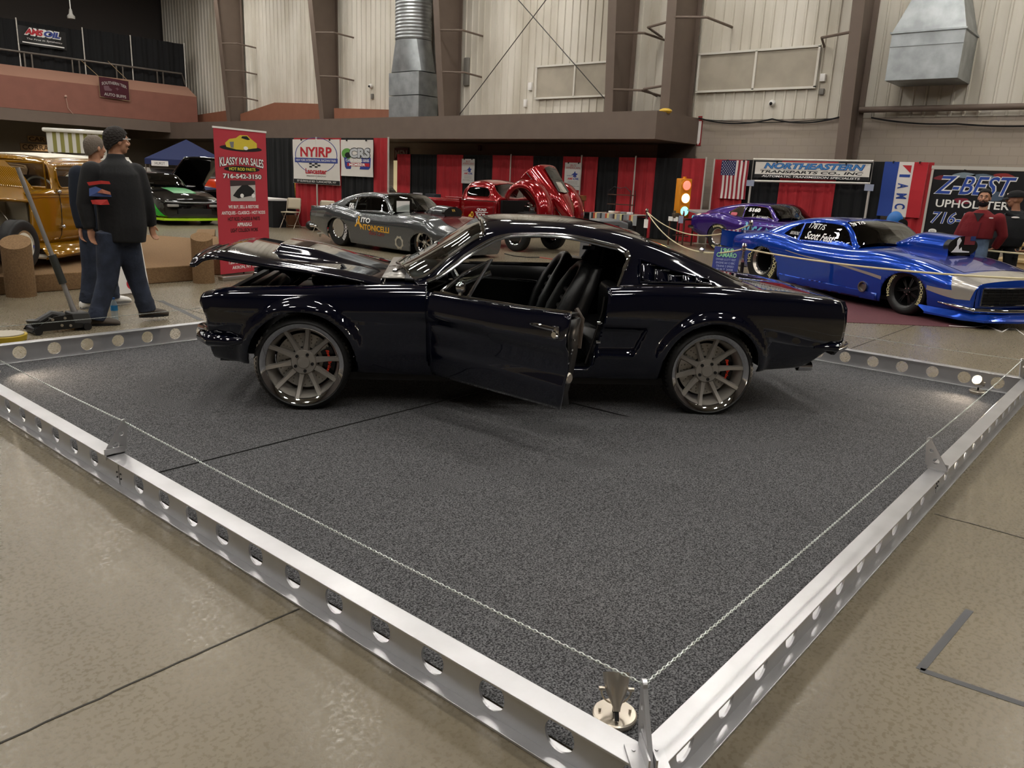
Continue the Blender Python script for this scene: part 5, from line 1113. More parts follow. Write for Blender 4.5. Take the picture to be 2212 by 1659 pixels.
gb.panel(b, [(-1.6, 0), (1.0, 0), (1.0, 8), (.60, 8), (.598, 6), (.592, 4.5), (.57, 5.0), (.556, 5.7), (.553, 6.3), (.55, 8), (-1.6, 8)], [dwin[::-1], qwin[::-1]], sides=(1, -1), step=(.05, .03)); body = b.build('body', GOLD, car, sharp=50, solid=.02)
b = B(); gb.panel(b, [(.40, 6.25), (.42, 8), (-1.25, 8), (-1.2, 6.3)], sides=(1, -1), off=.012); b.build('roof_insert', CREAM, car, solid=.012)
b = B(); b.loft([[V((.575+.03*(1-t)*0, y, .965+.31*t)) for y in (-.60, .60)] for t in (0, 1)], False); b.build('windshield', GLASS, car)
b = B(); b.tube([(.592, -.61, .965), (.592, .61, .965), (.575, .59, 1.27), (.575, -.59, 1.27)], .018, 8, closed=True); b.build('windshield_frame', GOLD, car)
for w in (dwin, qwin):
    for sd in (1, -1):
        b = B(); gb.panel(b, w, sides=(sd,), off=-.015); b.build('side_window', GLASS, car)
        B().tube(gb.line(w+w[:1], .004, 4, sd), .013, 6).build('window_reveal', GOLD, car)
b = B()
for sd in (1, -1): b.tube(gb.line([(.98, 3.2), (.6, 3.2), (-1.55, 3.2)], .006, 12, sd), .012, 6); b.tube(gb.line([(.98, 2.75), (.6, 2.8), (-1.55, 2.8)], .004, 12, sd), .006, 6)
b.build('belt_molding', GOLD, car)
b = B()
for x in (.50, -.46):
    for sd in (1, -1): b.tube(gb.line([(x, .6), (x, 4.0)], .002, 10, sd), .005, 5)
b.build('door_seam', BLACKM, car)
for z, q in ((.93, 3.6), (.45, 1.3)): p = gb.pt(.53, q); B().cyl((.56, p.y+.02, p.z), (.48, p.y+.02, p.z), .018, 8).ball((.52, p.y+.035, p.z), .028, 10, 6).build('door_hinge', CHROME, car)
B().box((-.2, 0, .28), (2.2, 1.1, .06)).box((.96, 0, .60), (.06, 1.15, .62)).build('floor_pan', BEIGE, car)
B().box((1.35, .30, .62), (.75, .03, .50)).build('inner_panel', BEIGE, car)
b = B(); b.box((-.1, .34, .55), (.5, .5, .2), bev=.05).box((-.38, .34, .85), (.15, .5, .5), bev=.05).box((-.1, -.34, .55), (.5, .5, .2), bev=.05).box((-.38, -.34, .85), (.15, .5, .5), bev=.05); b.build('seats', mat('tan_leather', '8a7a66', .5), car)
B().tube([(.28+.06*sin(2*pi*i/24), .34+.19*cos(2*pi*i/24), .92+.17*sin(2*pi*i/24)) for i in range(24)], .014, 6, closed=True).build('steering_wheel', CREAM, car)
# raised louvred hood side, nose and engine
b = B(); hm = M.Translation((.80, .28, 1.27)) @ M.Rotation(R(-4), 4, 'Y') @ M.Rotation(R(-54), 4, 'X'); b.m = hm
b.prism([(.06, 0), (.9, 0), (.9, .60), (.0, .60), (-.13, .42)], -.01, .01); b.box((.42, .585, -.01), (.86, .03, .05), bev=.01); hp = b.build('hood_side', GOLD, car, sharp=30, bev=.004)
b = B(); b.m = hm
for k in range(22): b.tube([(-.06+.038*k, .10, .010), (-.06+.038*k, .12, .018), (-.06+.038*k, .38, .018), (-.06+.038*k, .40, .010)], .011, 6)
b.build('hood_louvers', GOLD, hp)
b = B(); b.tube([(1.02, 0, .99), (1.9, 0, .93)], .012, 8); b.loft([[V((1.9, y, z)) for y, z in ((-.28, .3), (-.30, .6), (-.2, .9), (0, .94), (.2, .9), (.30, .6), (.28, .3))], [V((1.97, y*.8, z)) for y, z in ((-.28, .3), (-.30, .6), (-.2, .9), (0, .94), (.2, .9), (.30, .6), (.28, .3))]]); b.build('grille_shell', GOLD, car)
b = B(); b.box((1.45, 0, .52), (.6, .38, .34), bev=.04).box((1.45, .2, .62), (.5, .1, .08), bev=.02); en = b.build('engine', mat('engine_grey', '3f3c3c'), car)
b = B(); b.tube([(1.2, .2, .7), (1.4, .3, .78), (1.7, .2, .74)], .02, 6).tube([(1.1, .3, .72), (1.05, .42, .5), (1.2, .34, .4)], .008, 5).box((1.55, .24, .56), (.3, .12, .03)); b.build('engine_plumbing', STEEL, en)
for sd in (1, -1):
    wheel(car, (1.34, sd*.66, .305), .30, .17, .17, sd < 0, 'steel', CREAM, CHROME); wheel(car, (-1.12, sd*.64, .375), .37, .2, .24, sd < 0, 'steel', CREAM, CHROME)
b = B()
for sd in (1, -1): b.loft([[V((x, sd*y, z)) for y, z in ((.58, .30), (.74, .24), (.80, .14), (.77, .10))] for x in (1.0, .3, -.3, -.72)], False)
b.build('running_apron', GOLD, car, solid=.012)
b = B(); b.cyl((1.36, -.7, .36), (1.36, .7, .36), .03, 10).tube([(1.05, .62, .15), (.85, .80, .12)], .03, 8); b.build('front_axle', CREAM, car)
# ------------------------------------------------------------------ platform of brown carpet, with round posts
BRN = mat('brown_carpet', '7a6146', .95, spec=.2, noise=(60, .18), bump=(90, .4))
t = thing('carpet_platform', 'low brown carpeted platform with steps under the gold sedan', 'platform', (0, 0, 0))
B().prism([(1.6, 10.32), (3.3, 10.30), (5.45, 10.40), (7.6, 14.3), (6.6, 16.6), (1.0, 15.5)], 0, .215).build('deck', BRN, t, sharp=20, bev=.01)
for x0, y0, x1, y1 in ((5.75, 10.9, 6.6, 12.5), (6.65, 12.7, 7.4, 14.0)):
    B().prism([(x0, y0), (x0+.3, y0-.12), (x1+.3, y1-.1), (x1, y1)], 0, .42).build('kerb', BRN, t, sharp=20, bev=.01)
def post(x, y, r, h, lab, sl=.10, a=0.):
    b = B(); n = 28; rg = [[V((x+r*cos(q), y+r*sin(q), z if k == 0 else h+sl*cos(q-a))) for q in [2*pi*i/n for i in range(n)]] for k, z in enumerate((0, h))]
    b.loft(rg); return tag(b.build('carpet_post', [BRN], sharp=50), lab, 'post', 'carpeted posts of the platform')
post(3.16, 10.12, .155, .62, 'brown carpeted round post left of the platform, in front of the gold tyre', .07, R(63)); post(5.42, 10.16, .14, .62, 'brown carpeted round post at the right end of the platform, under the hood tip', .05, R(63)); post(7.72, 13.1, .27, .86, 'tall slanted brown carpet post below the green race car', .10, R(150))
# ------------------------------------------------------------------ black and green stock car
BLKP = mat('black_gloss', '0a0a0b', .08, 0, coat=1.); GRN = mat('neon_green', '1fc23a', .3, coat=1.); LIME = mat('lime', 'a6cf1e', .4)
car = thing('green_race_car', 'black stock race car with bright green side panels behind the walking men', 'car', (10.95, 22.85, 0), R(-95))
low, gh = cam_low(.10), cam_gh(.12)
coupe(car, low, gh, cam_spec(1.40, -1.40, (.35, .39, .35), (.36, .39, .35), .10, BLKP))
for sd in (1, -1):
    for x in (1.40, -1.40): wheel(car, (x, sd*.74, .35), .345, .22, .28, sd < 0, 'dish', BLACKV, BLACKV, letters='GOODYEAR' if x > 0 else None, letm=(WHITEL, (1.6,)))
b = B(); S = low.xs
low.panel(b, S([(2.34, .24), (1.88, .24), (1.86, .58), (2.0, .55)], 0, 6), sides=(1, -1), off=.004); gh.panel(b, gh.xs([(.30, .93), (.18, .93), (.0, 1.16), (.12, 1.16)], 0, 2.1), sides=(1, -1), off=.012); b.build('green_panel', GRN, car)
b = B(); low.panel(b, [(1.0, 8), (1.05, 7.2), (1.9, 7.2), (1.95, 8)], sides=(1, -1), off=.005); b.build('hood_graphic', mat('green_graphic', '3d8a4c', .3), car)
text('M', lambda x, y, h=0.: low.pt(1.5-y*.6, 7.2, .008)+V((0, -.35+x, 0.0)), .3, .22, mat('pale_green', 'b7d9b0', .4), car, bold=.03)
b = B(); b.loft([[V((x, y, z)) for x, y in ((1.9, -.89), (2.42, -.80), (2.56, 0), (2.42, .80), (1.9, .89))] for z in (.13, .19)]); b.build('front_splitter', LIME, car, sharp=30)
for sd in (1, -1): b = B(); b.box((2.42, sd*.56, .52), (.10, .30, .07), bev=.02); b.build('headlamp_decal', mat('lamp_decal', '8f8d8a', .2), car)
b = B(); b.box((2.45, 0, .37), (.06, .9, .14)); b.build('grille', BLACKM, car); b = B(); b.tube([(2.40, -.75, .62), (2.47, -.3, .60), (2.47, .3, .60), (2.40, .75, .62)], .02, 6); b.build('nose_line', mat('grey_line', '77777a', .3), car)
# ------------------------------------------------------------------ far vehicles at left
ORNG = mat('orange_paint', 'c8380c', .25, coat=1.)
t = thing('orange_pickup', 'bright orange pickup bed behind the green race car', 'pickup truck', (16.5, 30.9, 0), R(-80))
B().box((-.2, 0, .80), (4.6, 1.8, .62), bev=.1).build('bed', ORNG, t); B().box((-.3, 0, 1.13), (4.0, 1.6, .06), bev=.02).build('bed_cover', mat('grey_cover', '5a5a5c', .5), t)
for x in (-1.5, 1.4):
    for sd in (1, -1): wheel(t, (x, sd*.8, .37), .365, .22, .24, sd < 0, 'steel')
t = thing('white_pickup', 'white pickup cab behind the head of the man in black', 'pickup truck', (13.6, 32.6, 0), R(-84))
WP = mat('white_paint', 'dcdad2', .25, coat=1.)
B().loft([[V((x, y, z)) for x, y in ((1.0, -.9), (-.9, -.9), (-.9, .9), (1.0, .9))] for z in (.5, 1.15)]+[[V((x, y, z)) for x, y in ((.45, -.74), (-.75, -.74), (-.75, .74), (.45, .74))] for z in (1.72, 1.78)]).build('cab', WP, t, sharp=30, bev=.05)
B().box((1.75, 0, .85), (1.6, 1.8, .6), bev=.1).box((-1.7, 0, .85), (1.8, 1.8, .6), bev=.08).build('body', WP, t)
for q in (-1, 1): B().loft([[V((x, q*y, z)) for x, y, z in ((.75, .895, 1.17), (-.78, .895, 1.17), (-.68, .79, 1.62), (.42, .79, 1.62))], [V((x, q*(y+.012), z)) for x, y, z in ((.75, .895, 1.17), (-.78, .895, 1.17), (-.68, .79, 1.62), (.42, .79, 1.62))]]).build('window', TINT, t, sharp=20)
B().loft([[V((x, y, z)) for x, y, z in ((.97, -.75, 1.18), (.97, .75, 1.18), (.50, .66, 1.64), (.50, -.66, 1.64))], [V((x+.03, y, z)) for x, y, z in ((.97, -.75, 1.18), (.97, .75, 1.18), (.50, .66, 1.64), (.50, -.66, 1.64))]]).build('windshield', TINT, t, sharp=20)
for x in (-1.6, 1.6):
    for sd in (1, -1): wheel(t, (x, sd*.82, .37), .365, .22, .24, sd < 0, 'steel')
t = thing('black_coupe', 'black car with raised hood under the blue canopy', 'car', (12.95, 25.9, 0), R(-84))
B().loft([[V((x, y, z)) for x, y, z in ((2.2, w*.8, .35), (2.2, w*.8, .8), (.5, w*.85, .92), (-2.2, w*.8, .9), (-2.2, w*.8, .35))] for w in (-1, -.9, .9, 1)]).build('body', BLKP, t, sharp=30)
b = B(); b.m = M.Translation((.6, 0, .92)) @ M.Rotation(R(-42), 4, 'Y'); b.grid(lambda u, v: V((1.45*u, (v-.5)*1.4, .05*sin(pi*v)-.10*u*u)), 10, 8); b.build('raised_hood', BLKP, t, solid=.04)
for x in (-1.4, 1.4):
    for sd in (1, -1): wheel(t, (x, sd*.72, .33), .325, .2, .22, sd < 0, 'steel')
t = thing('white_car_roof', 'long white car roof behind the black raised hood', 'car', (17.2, 36.0, 0), R(-80))
B().box((0, 0, .75), (4.6, 1.8, .6), bev=.12).loft([[V((x, y, z)) for x, y in ((1.0, -.8), (-1.9, -.8), (-1.9, .8), (1.0, .8))] for z in (1.04, 1.05)]+[[V((x, y, z)) for x, y in ((.5, -.65), (-1.5, -.65), (-1.5, .65), (.5, .65))] for z in (1.38, 1.42)]).build('body', WP, t, sharp=30)
for x in (-1.4, 1.4):
    for sd in (1, -1): wheel(t, (x, sd*.8, .33), .325, .2, .22, sd < 0, 'steel')
# ------------------------------------------------------------------ people: x to the right of the picture, y away, z up in each figure's own frame
SKIN = mat('skin', 'b58468', .55, noise=(30, .05)); SKIN2 = mat('skin_tan', '9a6d54', .55, noise=(30, .05))
JEAN = mat('denim', '262d3d', .85, noise=(8, .35), bump=(40, .4)); JEAN2 = mat('denim_light', '54657a', .85, noise=(7, .3), bump=(40, .4))
def fuse(o, vox, it=4):
    q = o.modifiers.new('r', 'REMESH'); q.mode = 'VOXEL'; q.voxel_size = vox; q.use_smooth_shade = True
    q = o.modifiers.new('m', 'SMOOTH'); q.factor = .5; q.iterations = it
    return o
def limb(b, pts, rs, n=14):
    b.tube(pts, rs, n)
    for p, r in zip(pts, rs): b.ball(p, r*.99, 12, 8)
def ell(c, w, d, yaw, n=24): return [V(c)+V((w*cos(t)*cos(yaw)-d*sin(t)*sin(yaw), w*cos(t)*sin(yaw)+d*sin(t)*cos(yaw), 0)) for t in [2*pi*i/n for i in range(n)]]
def hand(b, w, d, side, curl=.5, s=1.):
    """palm and five fingers from wrist w along d; side points to the thumb"""
    w, d, t = V(w), V(d).normalized(), V(side).normalized(); t = (t-d*t.dot(d)).normalized(); nrm = d.cross(t)
    P = lambda a, c, e=0.: w+(d*a+t*c+nrm*e)*s
    b.loft([[P(a, c*k, e*q) for c, e in ((.040, .0), (.03, .013), (-.03, .013), (-.040, 0), (-.03, -.013), (.03, -.013))] for a, k, q in ((-.01, .65, 1.2), (.03, .95, 1.1), (.085, 1., .9))])
    for c, l, r in ((.030, .072, .0088), (.010, .080, .0092), (-.010, .075, .0088), (-.029, .060, .0078)):
        p0 = P(.08, c); p1 = p0+(d*cos(curl*.5)+nrm*sin(curl*.5))*l*.45*s; p2 = p1+(d*cos(curl*1.3)+nrm*sin(curl*1.3))*l*.33*s; p3 = p2+(d*cos(curl*2)+nrm*sin(curl*2))*l*.24*s
        limb(b, [p0, p1, p2, p3], [r*s*1.05, r*s, r*s*.93, r*s*.8], 8)
    limb(b, [P(.02, .034), P(.048, .052, .008), P(.078, .056, .018)], [.013*s, .0105*s, .009*s], 8)
def head_frame(c, yaw, tilt=0.): return M.Translation(c) @ M.Rotation(yaw, 4, 'Z') @ M.Rotation(tilt, 4, 'Y')
def head(b, c, yaw, tilt=0.):
    """nose looks along local +x turned by yaw"""
    b2 = B(); b2.m = head_frame(c, yaw, tilt)
    b2.ball((-.008, 0, .025), (.100, .078, .100), 24, 16).ball((.022, 0, -.045), (.068, .060, .072), 20, 14).ball((.050, 0, -.088), (.034, .036, .026), 14, 10)
    b2.tube([(.086, 0, .018), (.106, 0, -.012), (.112, 0, -.026)], [.010, .013, .015], 10).ball((.104, 0, -.030), (.014, .019, .010), 10, 8).ball((.078, 0, .030), (.020, .052, .012), 14, 8)
    for s in (1, -1): b2.ball((.066, s*.042, -.028), (.026, .022, .022), 12, 8).ball((-.012, s*.080, -.012), (.020, .010, .032), 12, 8)
    b2.ball((.086, 0, -.064), (.016, .026, .010), 12, 8)
    b.add(b2.v, b2.f)
def face(parent, c, yaw, brow, tilt=0., eyes=True):
    fr = head_frame(c, yaw, tilt)
    for s in (1, -1):
        b = B(); b.m = fr; b.ball((.082, s*.032, .010), (.010, .012, .0055), 12, 8); e = b.build('eye', mat('eye_white', 'cfc8be', .3), parent)
        b = B(); b.m = fr; b.ball((.088, s*.031, .010), (.005, .0058, .0056), 10, 6); b.build('iris', mat('iris_dark', '21160f', .2), e)
        b = B(); b.m = fr; b.tube([(.092, s*.014, .030), (.092, s*.032, .036), (.080, s*.054, .030)], [.004, .006, .003], 6); b.build('eyebrow', brow, parent)
    b = B(); b.m = fr; b.tube([(.088, -.026, -.066), (.101, 0, -.064), (.088, .026, -.066)], [.003, .005, .003], 6); b.build('mouth', mat('lips', '8a5347', .5), parent)
def hair(parent, c, yaw, m, top=1., back=-.075, front=.055, side=-.01, thick=.012, bald=False, tilt=0., name='hair'):
    b = B(); b.m = head_frame(c, yaw, tilt); n = 32; rows = 12; rg = []
    for j in range(rows+1):
        r = []
        for k in range(n):
            a = 2*pi*k/n; f = (1+cos(a))/2
            zl = back+(side-back)*sm(0, .45, f)+(front-side)*sm(.55, .95, f)
            t = j/rows; z0 = .125*top+thick; z = (zl+(z0-zl)*(1-t)) if not bald else (zl+(min(z0, .075)-zl)*(1-t))
            q = sqrt(max(.0, 1-((z-.025)/(.100*top+thick))**2)) if z > .025 else 1-.15*((.025-z)/.1)**2
            w = 1+.03*sin(a*9+j*2)*thick/.012
            r.append(V((-.010+(.102+thick)*q*cos(a)*w, (.080+thick)*q*sin(a)*w, z)))
        rg.append(r)
    b.loft(rg, True, not bald); return b.build(name, m, parent, sharp=0, solid=0)
def shoe(parent, an, d, m, sole, l=.28):
    an, d = V(an), V((d[0], d[1], 0)).normalized(); t = V((-d.y, d.x, 0)); z0 = d.z if False else an.z-.075
    rg = []
    for x, w, h in ((-.078, .030, .08), (-.05, .042, .105), (0, .044, .11), (.06, .047, .09), (.13, .052, .072), (.175, .043, .058), (.205, .016, .035)):
        c = an+d*x*(l/.28); rg.append([V((c.x, c.y, z0))+t*w*cos(a)+V((0, 0, max(0, h*(.5+.5*sin(a))))) for a in [2*pi*i/16 for i in range(16)]])
    B().loft(rg).build('shoe', m, parent, sharp=60)
    so = []
    for k in range(20): a = 2*pi*k/20; c = an+d*(.062*(l/.28)+.145*cos(a)*(l/.28)); so.append((c+t*.05*sin(a)*(1+.1*cos(a))))
    B().prism([(p.x, p.y) for p in so], z0-.004, z0+.022).build('shoe_sole', sole, parent, sharp=40)
def person(lab, loc, rotz, j, hy, ty, skin, top, legs, shoes, torso, rs=(.085, .07, .055), rl=(.115, .085, .07), topz=None, feet=True, tilt=0., curl=.5, thumb=None, group=None):
    """j: joints; hy, ty: yaw of face and torso; torso: rings (z, x, y, half width, half depth) from hem to collar"""
    t = thing('person', lab, 'person', loc, rotz, group)
    J = {k: V(v) for k, v in j.items()}; b = B()
    hc = J['head']; head(b, hc, hy, tilt); limb(b, [J['neck']+V((0, 0, -.06)), J['neck']+V((0, 0, .03)), hc+V((-.015*cos(hy), -.015*sin(hy), -.05))], [.075, .058, .056])
    b.loft([ell((x, y, z), w*.80, d*.80, ty-pi/2) for z, x, y, w, d in torso])
    for s in 'LR':
        if 'el'+s in J:
            limb(b, [J['sh'+s], J['el'+s], J['wr'+s]], [.052, .042, .028]); h = J['ha'+s]-J['wr'+s]
            hand(b, J['wr'+s], h, thumb[s] if thumb else (V((cos(ty), sin(ty), 0))), curl)
        limb(b, [J['hip'+s], J['kn'+s], J['an'+s]], [.085, .058, .040])
        if feet: d = V(j['to'+s]); limb(b, [J['an'+s]+V((0, 0, -.02)), J['an'+s]+d*.10+V((0, 0, -.045))], [.036, .028])
    fuse(b.build('body', skin, t), .0065, 3)
    c = B(); c.loft([ell((x, y, z), w, d, ty-pi/2) for z, x, y, w, d in torso])
    for s in 'LR':
        if 'el'+s in J:
            e = J['el'+s]; w = J['wr'+s]; c.tube([J['sh'+s], J['sh'+s].lerp(e, .5), e, e.lerp(w, .5), w], [rs[0], rs[0]*.95, rs[1], rs[1]*.92, rs[2]], 16); c.ball(J['sh'+s], rs[0]*1.0).ball(e, rs[1])
    fuse(c.build(top[0], top[1], t), .012, 5)
    g = B()
    for s in 'LR':
        h, k, a = J['hip'+s], J['kn'+s], J['an'+s]; g.tube([h+V((0, 0, .10)), h, h.lerp(k, .5), k, k.lerp(a, .5), a.lerp(k, .12), a+V((0, 0, -.02))], [rl[0], rl[0], rl[0]*.88, rl[1], rl[2]*1.03, rl[2], rl[2]*1.08], 18); g.ball(h, rl[0]).ball(k, rl[1])
        for q in range(3): g.tube([a.lerp(k, .08+.09*q)+V((rl[2]*1.02*cos(u), rl[2]*1.02*sin(u), .012*sin(3*u+q))) for u in [2*pi*i/14 for i in range(14)]], .010, 6, closed=True)
    hm = (J['hipL']+J['hipR'])/2; g.ball(hm+V((0, 0, .06)), (.17, .125, .13), 20, 12)
    fuse(g.build(legs[0], legs[1], t), .012, 4)
    if feet:
        for s in 'LR': shoe(t, J['an'+s], j['to'+s], *shoes)
    return t
def frame(px0, py0, sc, lean): return lambda px, py, y=0.: V(((px-px0+lean*(py0-py))/sc, y, (py0-py)/sc))
# man in black jacket walking to the right
f = frame(262, 700, 222, .087); g_ = onZ(262, 697)
def az_of(p): return atan2(p.y, p.x)-pi/2
j = dict(head=f(249, 314), neck=f(246, 347), shL=f(203, 378, .0), elL=f(190, 445, -.02), wrL=f(200, 496, -.05), haL=f(206, 530, -.07), shR=f(285, 378, -.02), elR=f(308, 445, -.0), wrR=f(318, 488, .06), haR=f(324, 512, .1),
         hipL=f(238, 524, -.02), knL=f(234, 605, -.05), anL=f(213, 684, -.10), toL=(1, -.05, 0), hipR=f(270, 524, .03), knR=f(290, 600, .06), anR=f(314, 674, .06), toR=(1, .25, 0))
TY = R(48)
blk = mat('black_jacket', '141416', .8, bump=(30, .3)); blk2 = mat('black_fabric', '101012', .85, bump=(30, .3))
tz = lambda py, px, w, d: ((700-py)/222, f(px, py).x, 0, w, d)
man = person('person in black jacket with red and blue back print, walking in jeans', (g_.x, g_.y, 0), az_of(g_), j, R(22), TY, SKIN, ('jacket', blk), ('jeans', JEAN), (mat('shoe_grey', '4c443c', .7), BLACKM),
       [tz(522, 262, .235, .165), tz(490, 262, .245, .175), tz(450, 258, .24, .17), tz(410, 252, .245, .165), tz(380, 248, .235, .15), tz(362, 247, .17, .12), tz(350, 247, .085, .085), tz(340, 247, .075, .075)], rs=(.098, .075, .055), rl=(.125, .095, .082), curl=.45)
hair(man, j['head'], R(22), mat('dark_brown_hair', '1f1814', .8, bump=(80, .6)), 1.02, -.085, .075, .0, .013); face(man, j['head'], R(22), mat('dark_brown_hair', '1f1814'))
b = B(); b.m = head_frame(j['head'], R(22)); b.tube([(-.0, -.088, .02), (.09, -.08, .022), (.10, -.05, .02)], .004, 6).tube([(.10, .05, .02), (.10, -.05, .02)], .005, 6); b.build('glasses', mat('clear_frame', 'd8d8d8', .2), man)
# print on the back of the jacket
bk = lambda x, y, h=0.: (lambda a: V((f(232, 430).x+.0+.25*sin(a)*1.0*cos(0)-.06, -.178*cos(a)-.035-h+.02*(a < 0), (700-418)/222+y)))(x/.25)
rp = mat('print_red', 'b5322c', .7); bp_ = mat('print_blue', '4a5f98', .7); gp = mat('print_grey', '8f857f', .7)
def patch(name, pts, m, h): b = B(); plate(b, pts, [], h, h+.004, lambda x, y, q: bk(x, y, q)); b.build(name, m, man, sharp=0)
patch('print_top', [(-.10, .085), (.02, .105), (.09, .10), (.10, .075), (.02, .075), (-.085, .055)], rp, .02); patch('print_bottom', [(-.08, -.075), (-.04, -.07), (.06, -.065), (.075, -.11), (.0, -.115), (-.07, -.11)], rp, .02)
patch('print_car', [(-.09, -.04), (-.085, .03), (-.03, .05), (.03, .025), (.09, -.005), (.10, -.04)], bp_, .02); patch('print_stripe', [(-.02, -.005), (.02, .03), (.09, .005), (.095, -.02), (.03, -.01)], mat('print_orange', 'c07a62', .7), .026)
# grey haired man beyond him
g2 = onZ(208, 664); f = frame(208, 664, 203, .087)
j = dict(head=f(203, 322), neck=f(203, 352), shL=f(172, 378), elL=f(170, 440, -.03), wrL=f(178, 490, -.06), haL=f(180, 512, -.08), shR=f(232, 378, .03), elR=f(244, 440, .05), wrR=f(250, 490, .02), haR=f(253, 512, .0),
         hipL=f(196, 500), knL=f(196, 580, -.02), anL=f(190, 648, -.05), toL=(.8, .5, 0), hipR=f(222, 500, .05), knR=f(232, 575, .1), anR=f(240, 644, .1), toR=(.9, .4, 0))
tz = lambda py, px, w, d: ((664-py)/203, f(px, py).x, 0, w, d)
nv = mat('navy_sweatshirt', '161d2a', .9, bump=(30, .3))
man = person('person with thinning grey hair in navy sweatshirt and jeans, beside the man in black', (g2.x, g2.y, 0), az_of(g2), j, R(35), R(50), SKIN, ('sweatshirt', nv), ('jeans', JEAN), (WHITE, mat('sole_grey', '6b6b6b', .7)),
       [tz(492, 204, .20, .15), tz(460, 204, .215, .16), tz(420, 203, .215, .155), tz(385, 203, .21, .145), tz(366, 203, .15, .11), tz(355, 203, .08, .08)], rs=(.09, .07, .05), rl=(.115, .085, .075))
hair(man, j['head'], R(35), mat('grey_hair', '6b6056', .8, bump=(80, .5)), 1., -.085, .05, -.02, .005); face(man, j['head'], R(35), mat('grey_hair', '5f574e'))
# two men behind the blue race car
HX = lambda px: 391.6+(px-1106)*.0452
def manright(px, rng, lab, hy, ty, skin, top, legs, arms, tor, sc):
    yh = HX(px); d_ = _ray(px, yh); az = atan2(d_.y, d_.x); x, y = rng*cos(az), rng*sin(az); sc = d_.length/rng; lean = -((px-1106)/6455+.045)
    F = lambda u, v, d=0.: V(((u-px-lean*(yh-v))/sc if False else (u-px+lean*(yh-v))/sc, d, CH+(yh-v)/sc))
    j = dict(head=F(*arms['head']), neck=F(*arms['neck']), hipL=V((-.14, 0, .92)), knL=V((-.15, -.02, .50)), anL=V((-.15, 0, .09)), toL=(-.3, -1, 0), hipR=V((.09, 0, .92)), knR=V((.13, -.03, .50)), anR=V((.15, 0, .09)), toR=(.3, -1, 0))
    for s in 'LR':
        for k in ('sh', 'el', 'wr', 'ha'): j[k+s] = F(*arms[k+s])
    return person(lab, (x, y, 0), az-pi/2, j, hy, ty, skin, top, legs, (mat('shoe_dark', '2a2522', .7), BLACKM), tor(F), curl=.9), j, F
red = mat('red_fleece', '6e161b', .9, bump=(50, .3))
arms = dict(head=(2126, 428), neck=(2122, 455), shL=(2152, 470), elL=(2158, 505, .05), wrL=(2142, 532, .14), haL=(2128, 540, .16), shR=(2096, 470), elR=(2074, 508, .04), wrR=(2082, 530, .14), haR=(2095, 538, .16))
tor = lambda F: [(F(0, v).z, F(u, v).x, 0, w, d) for u, v, w, d in ((2106, 514, .225, .15), (2108, 500, .235, .16), (2114, 480, .225, .15), (2118, 467, .205, .13), (2121, 459, .13, .10), (2122, 453, .075, .075))]
man, j, F = manright(2120, 14.0, 'person in dark red fleece jacket and blue jeans standing before the upholstery banner', R(-96), R(-90), SKIN, ('fleece_jacket', red), ('jeans', JEAN2), arms, tor, 140)
dh = mat('black_hair', '120d0b', .8, bump=(80, .5)); hair(man, j['head'], R(-96), dh, 1.05, -.06, .088, .03, .012); face(man, j['head'], R(-96), dh)
b = B(); b.m = head_frame(j['head'], R(-96)); b.loft([[V((.03+.058*cos(a)*k, .068*sin(a)*k, z)) for a in [pi*(-.55+1.1*i/16) for i in range(17)]] for z, k in ((-.058, 1.0), (-.078, 1.02), (-.10, .88), (-.119, .58), (-.124, .2))], False); b.build('beard', dh, man, sharp=0, solid=.008)
b = B(); b.m = head_frame(j['head'], R(-96)); b.tube([(.092, -.03, -.056), (.108, 0, -.048), (.092, .03, -.056)], [.004, .007, .004], 6); b.build('moustache', dh, man)
cz = F(2122, 468).z; b = B()
b.prism([(-.075, cz+.055), (.065, cz+.055), (.03, cz-.0), (.0, cz-.075), (-.035, cz-.0)], -.158, -.10, 'Y'); b.build('inner_shirt', mat('charcoal_shirt', '2f2b2b', .9), man, sharp=0)
B().tube([F(2118, 480)+V((0, -.155, 0)), F(2108, 512)+V((0, -.16, 0))], .004, 6).build('zip', mat('red_zip', '4a0d12', .6), man)
B().ball(F(2137, 449+20)+V((0, -.155, 0)), (.03, .008, .010), 10, 6).build('chest_badge', WHITE, man)
arms = dict(head=(2192, 432), neck=(2192, 457), shL=(2226, 474), elL=(2230, 515, .0), wrL=(2205, 537, -.16), haL=(2192, 541, -.18), shR=(2160, 474), elR=(2146, 512, .05), wrR=(2150, 540, .0), haR=(2150, 553, -.02))
tor = lambda F: [(F(0, v).z, F(u, v).x, 0, w, d) for u, v, w, d in ((2170, 531, .215, .16), (2176, 512, .235, .18), (2182, 490, .23, .17), (2188, 471, .215, .145), (2191, 462, .14, .11), (2192, 455, .085, .085))]
hood_ = mat('black_hoodie', '15171a', .9, bump=(50, .3))
man, j, F = manright(2188, 14.5, 'person in black cap and black hooded top holding a phone, rightmost in the hall', R(178), R(-105), SKIN2, ('hooded_top', hood_), ('black_trousers', blk2), arms, tor, 136)
face(man, j['head'], R(178), dh); b = B(); b.m = head_frame(j['head'], R(178)); b.ball((.075, 0, -.085), (.030, .030, .026), 12, 8).tube([(.095, -.026, -.062), (.106, 0, -.052), (.095, .026, -.062)], [.005, .006, .005], 6); b.build('goatee', mat('grey_goatee', '4a4340', .8), man)
b = B(); b.m = head_frame(j['head'], R(178), R(4))
b.loft([[V((-.012+r*.118*cos(a), r*.098*sin(a), z)) for a in [2*pi*i/28 for i in range(28)]] for r, z in ((1.0, .035), (1.02, .06), (.95, .095), (.72, .125), (.35, .138), (.02, .142))]); cap = b.build('cap', blk2, man, sharp=0)
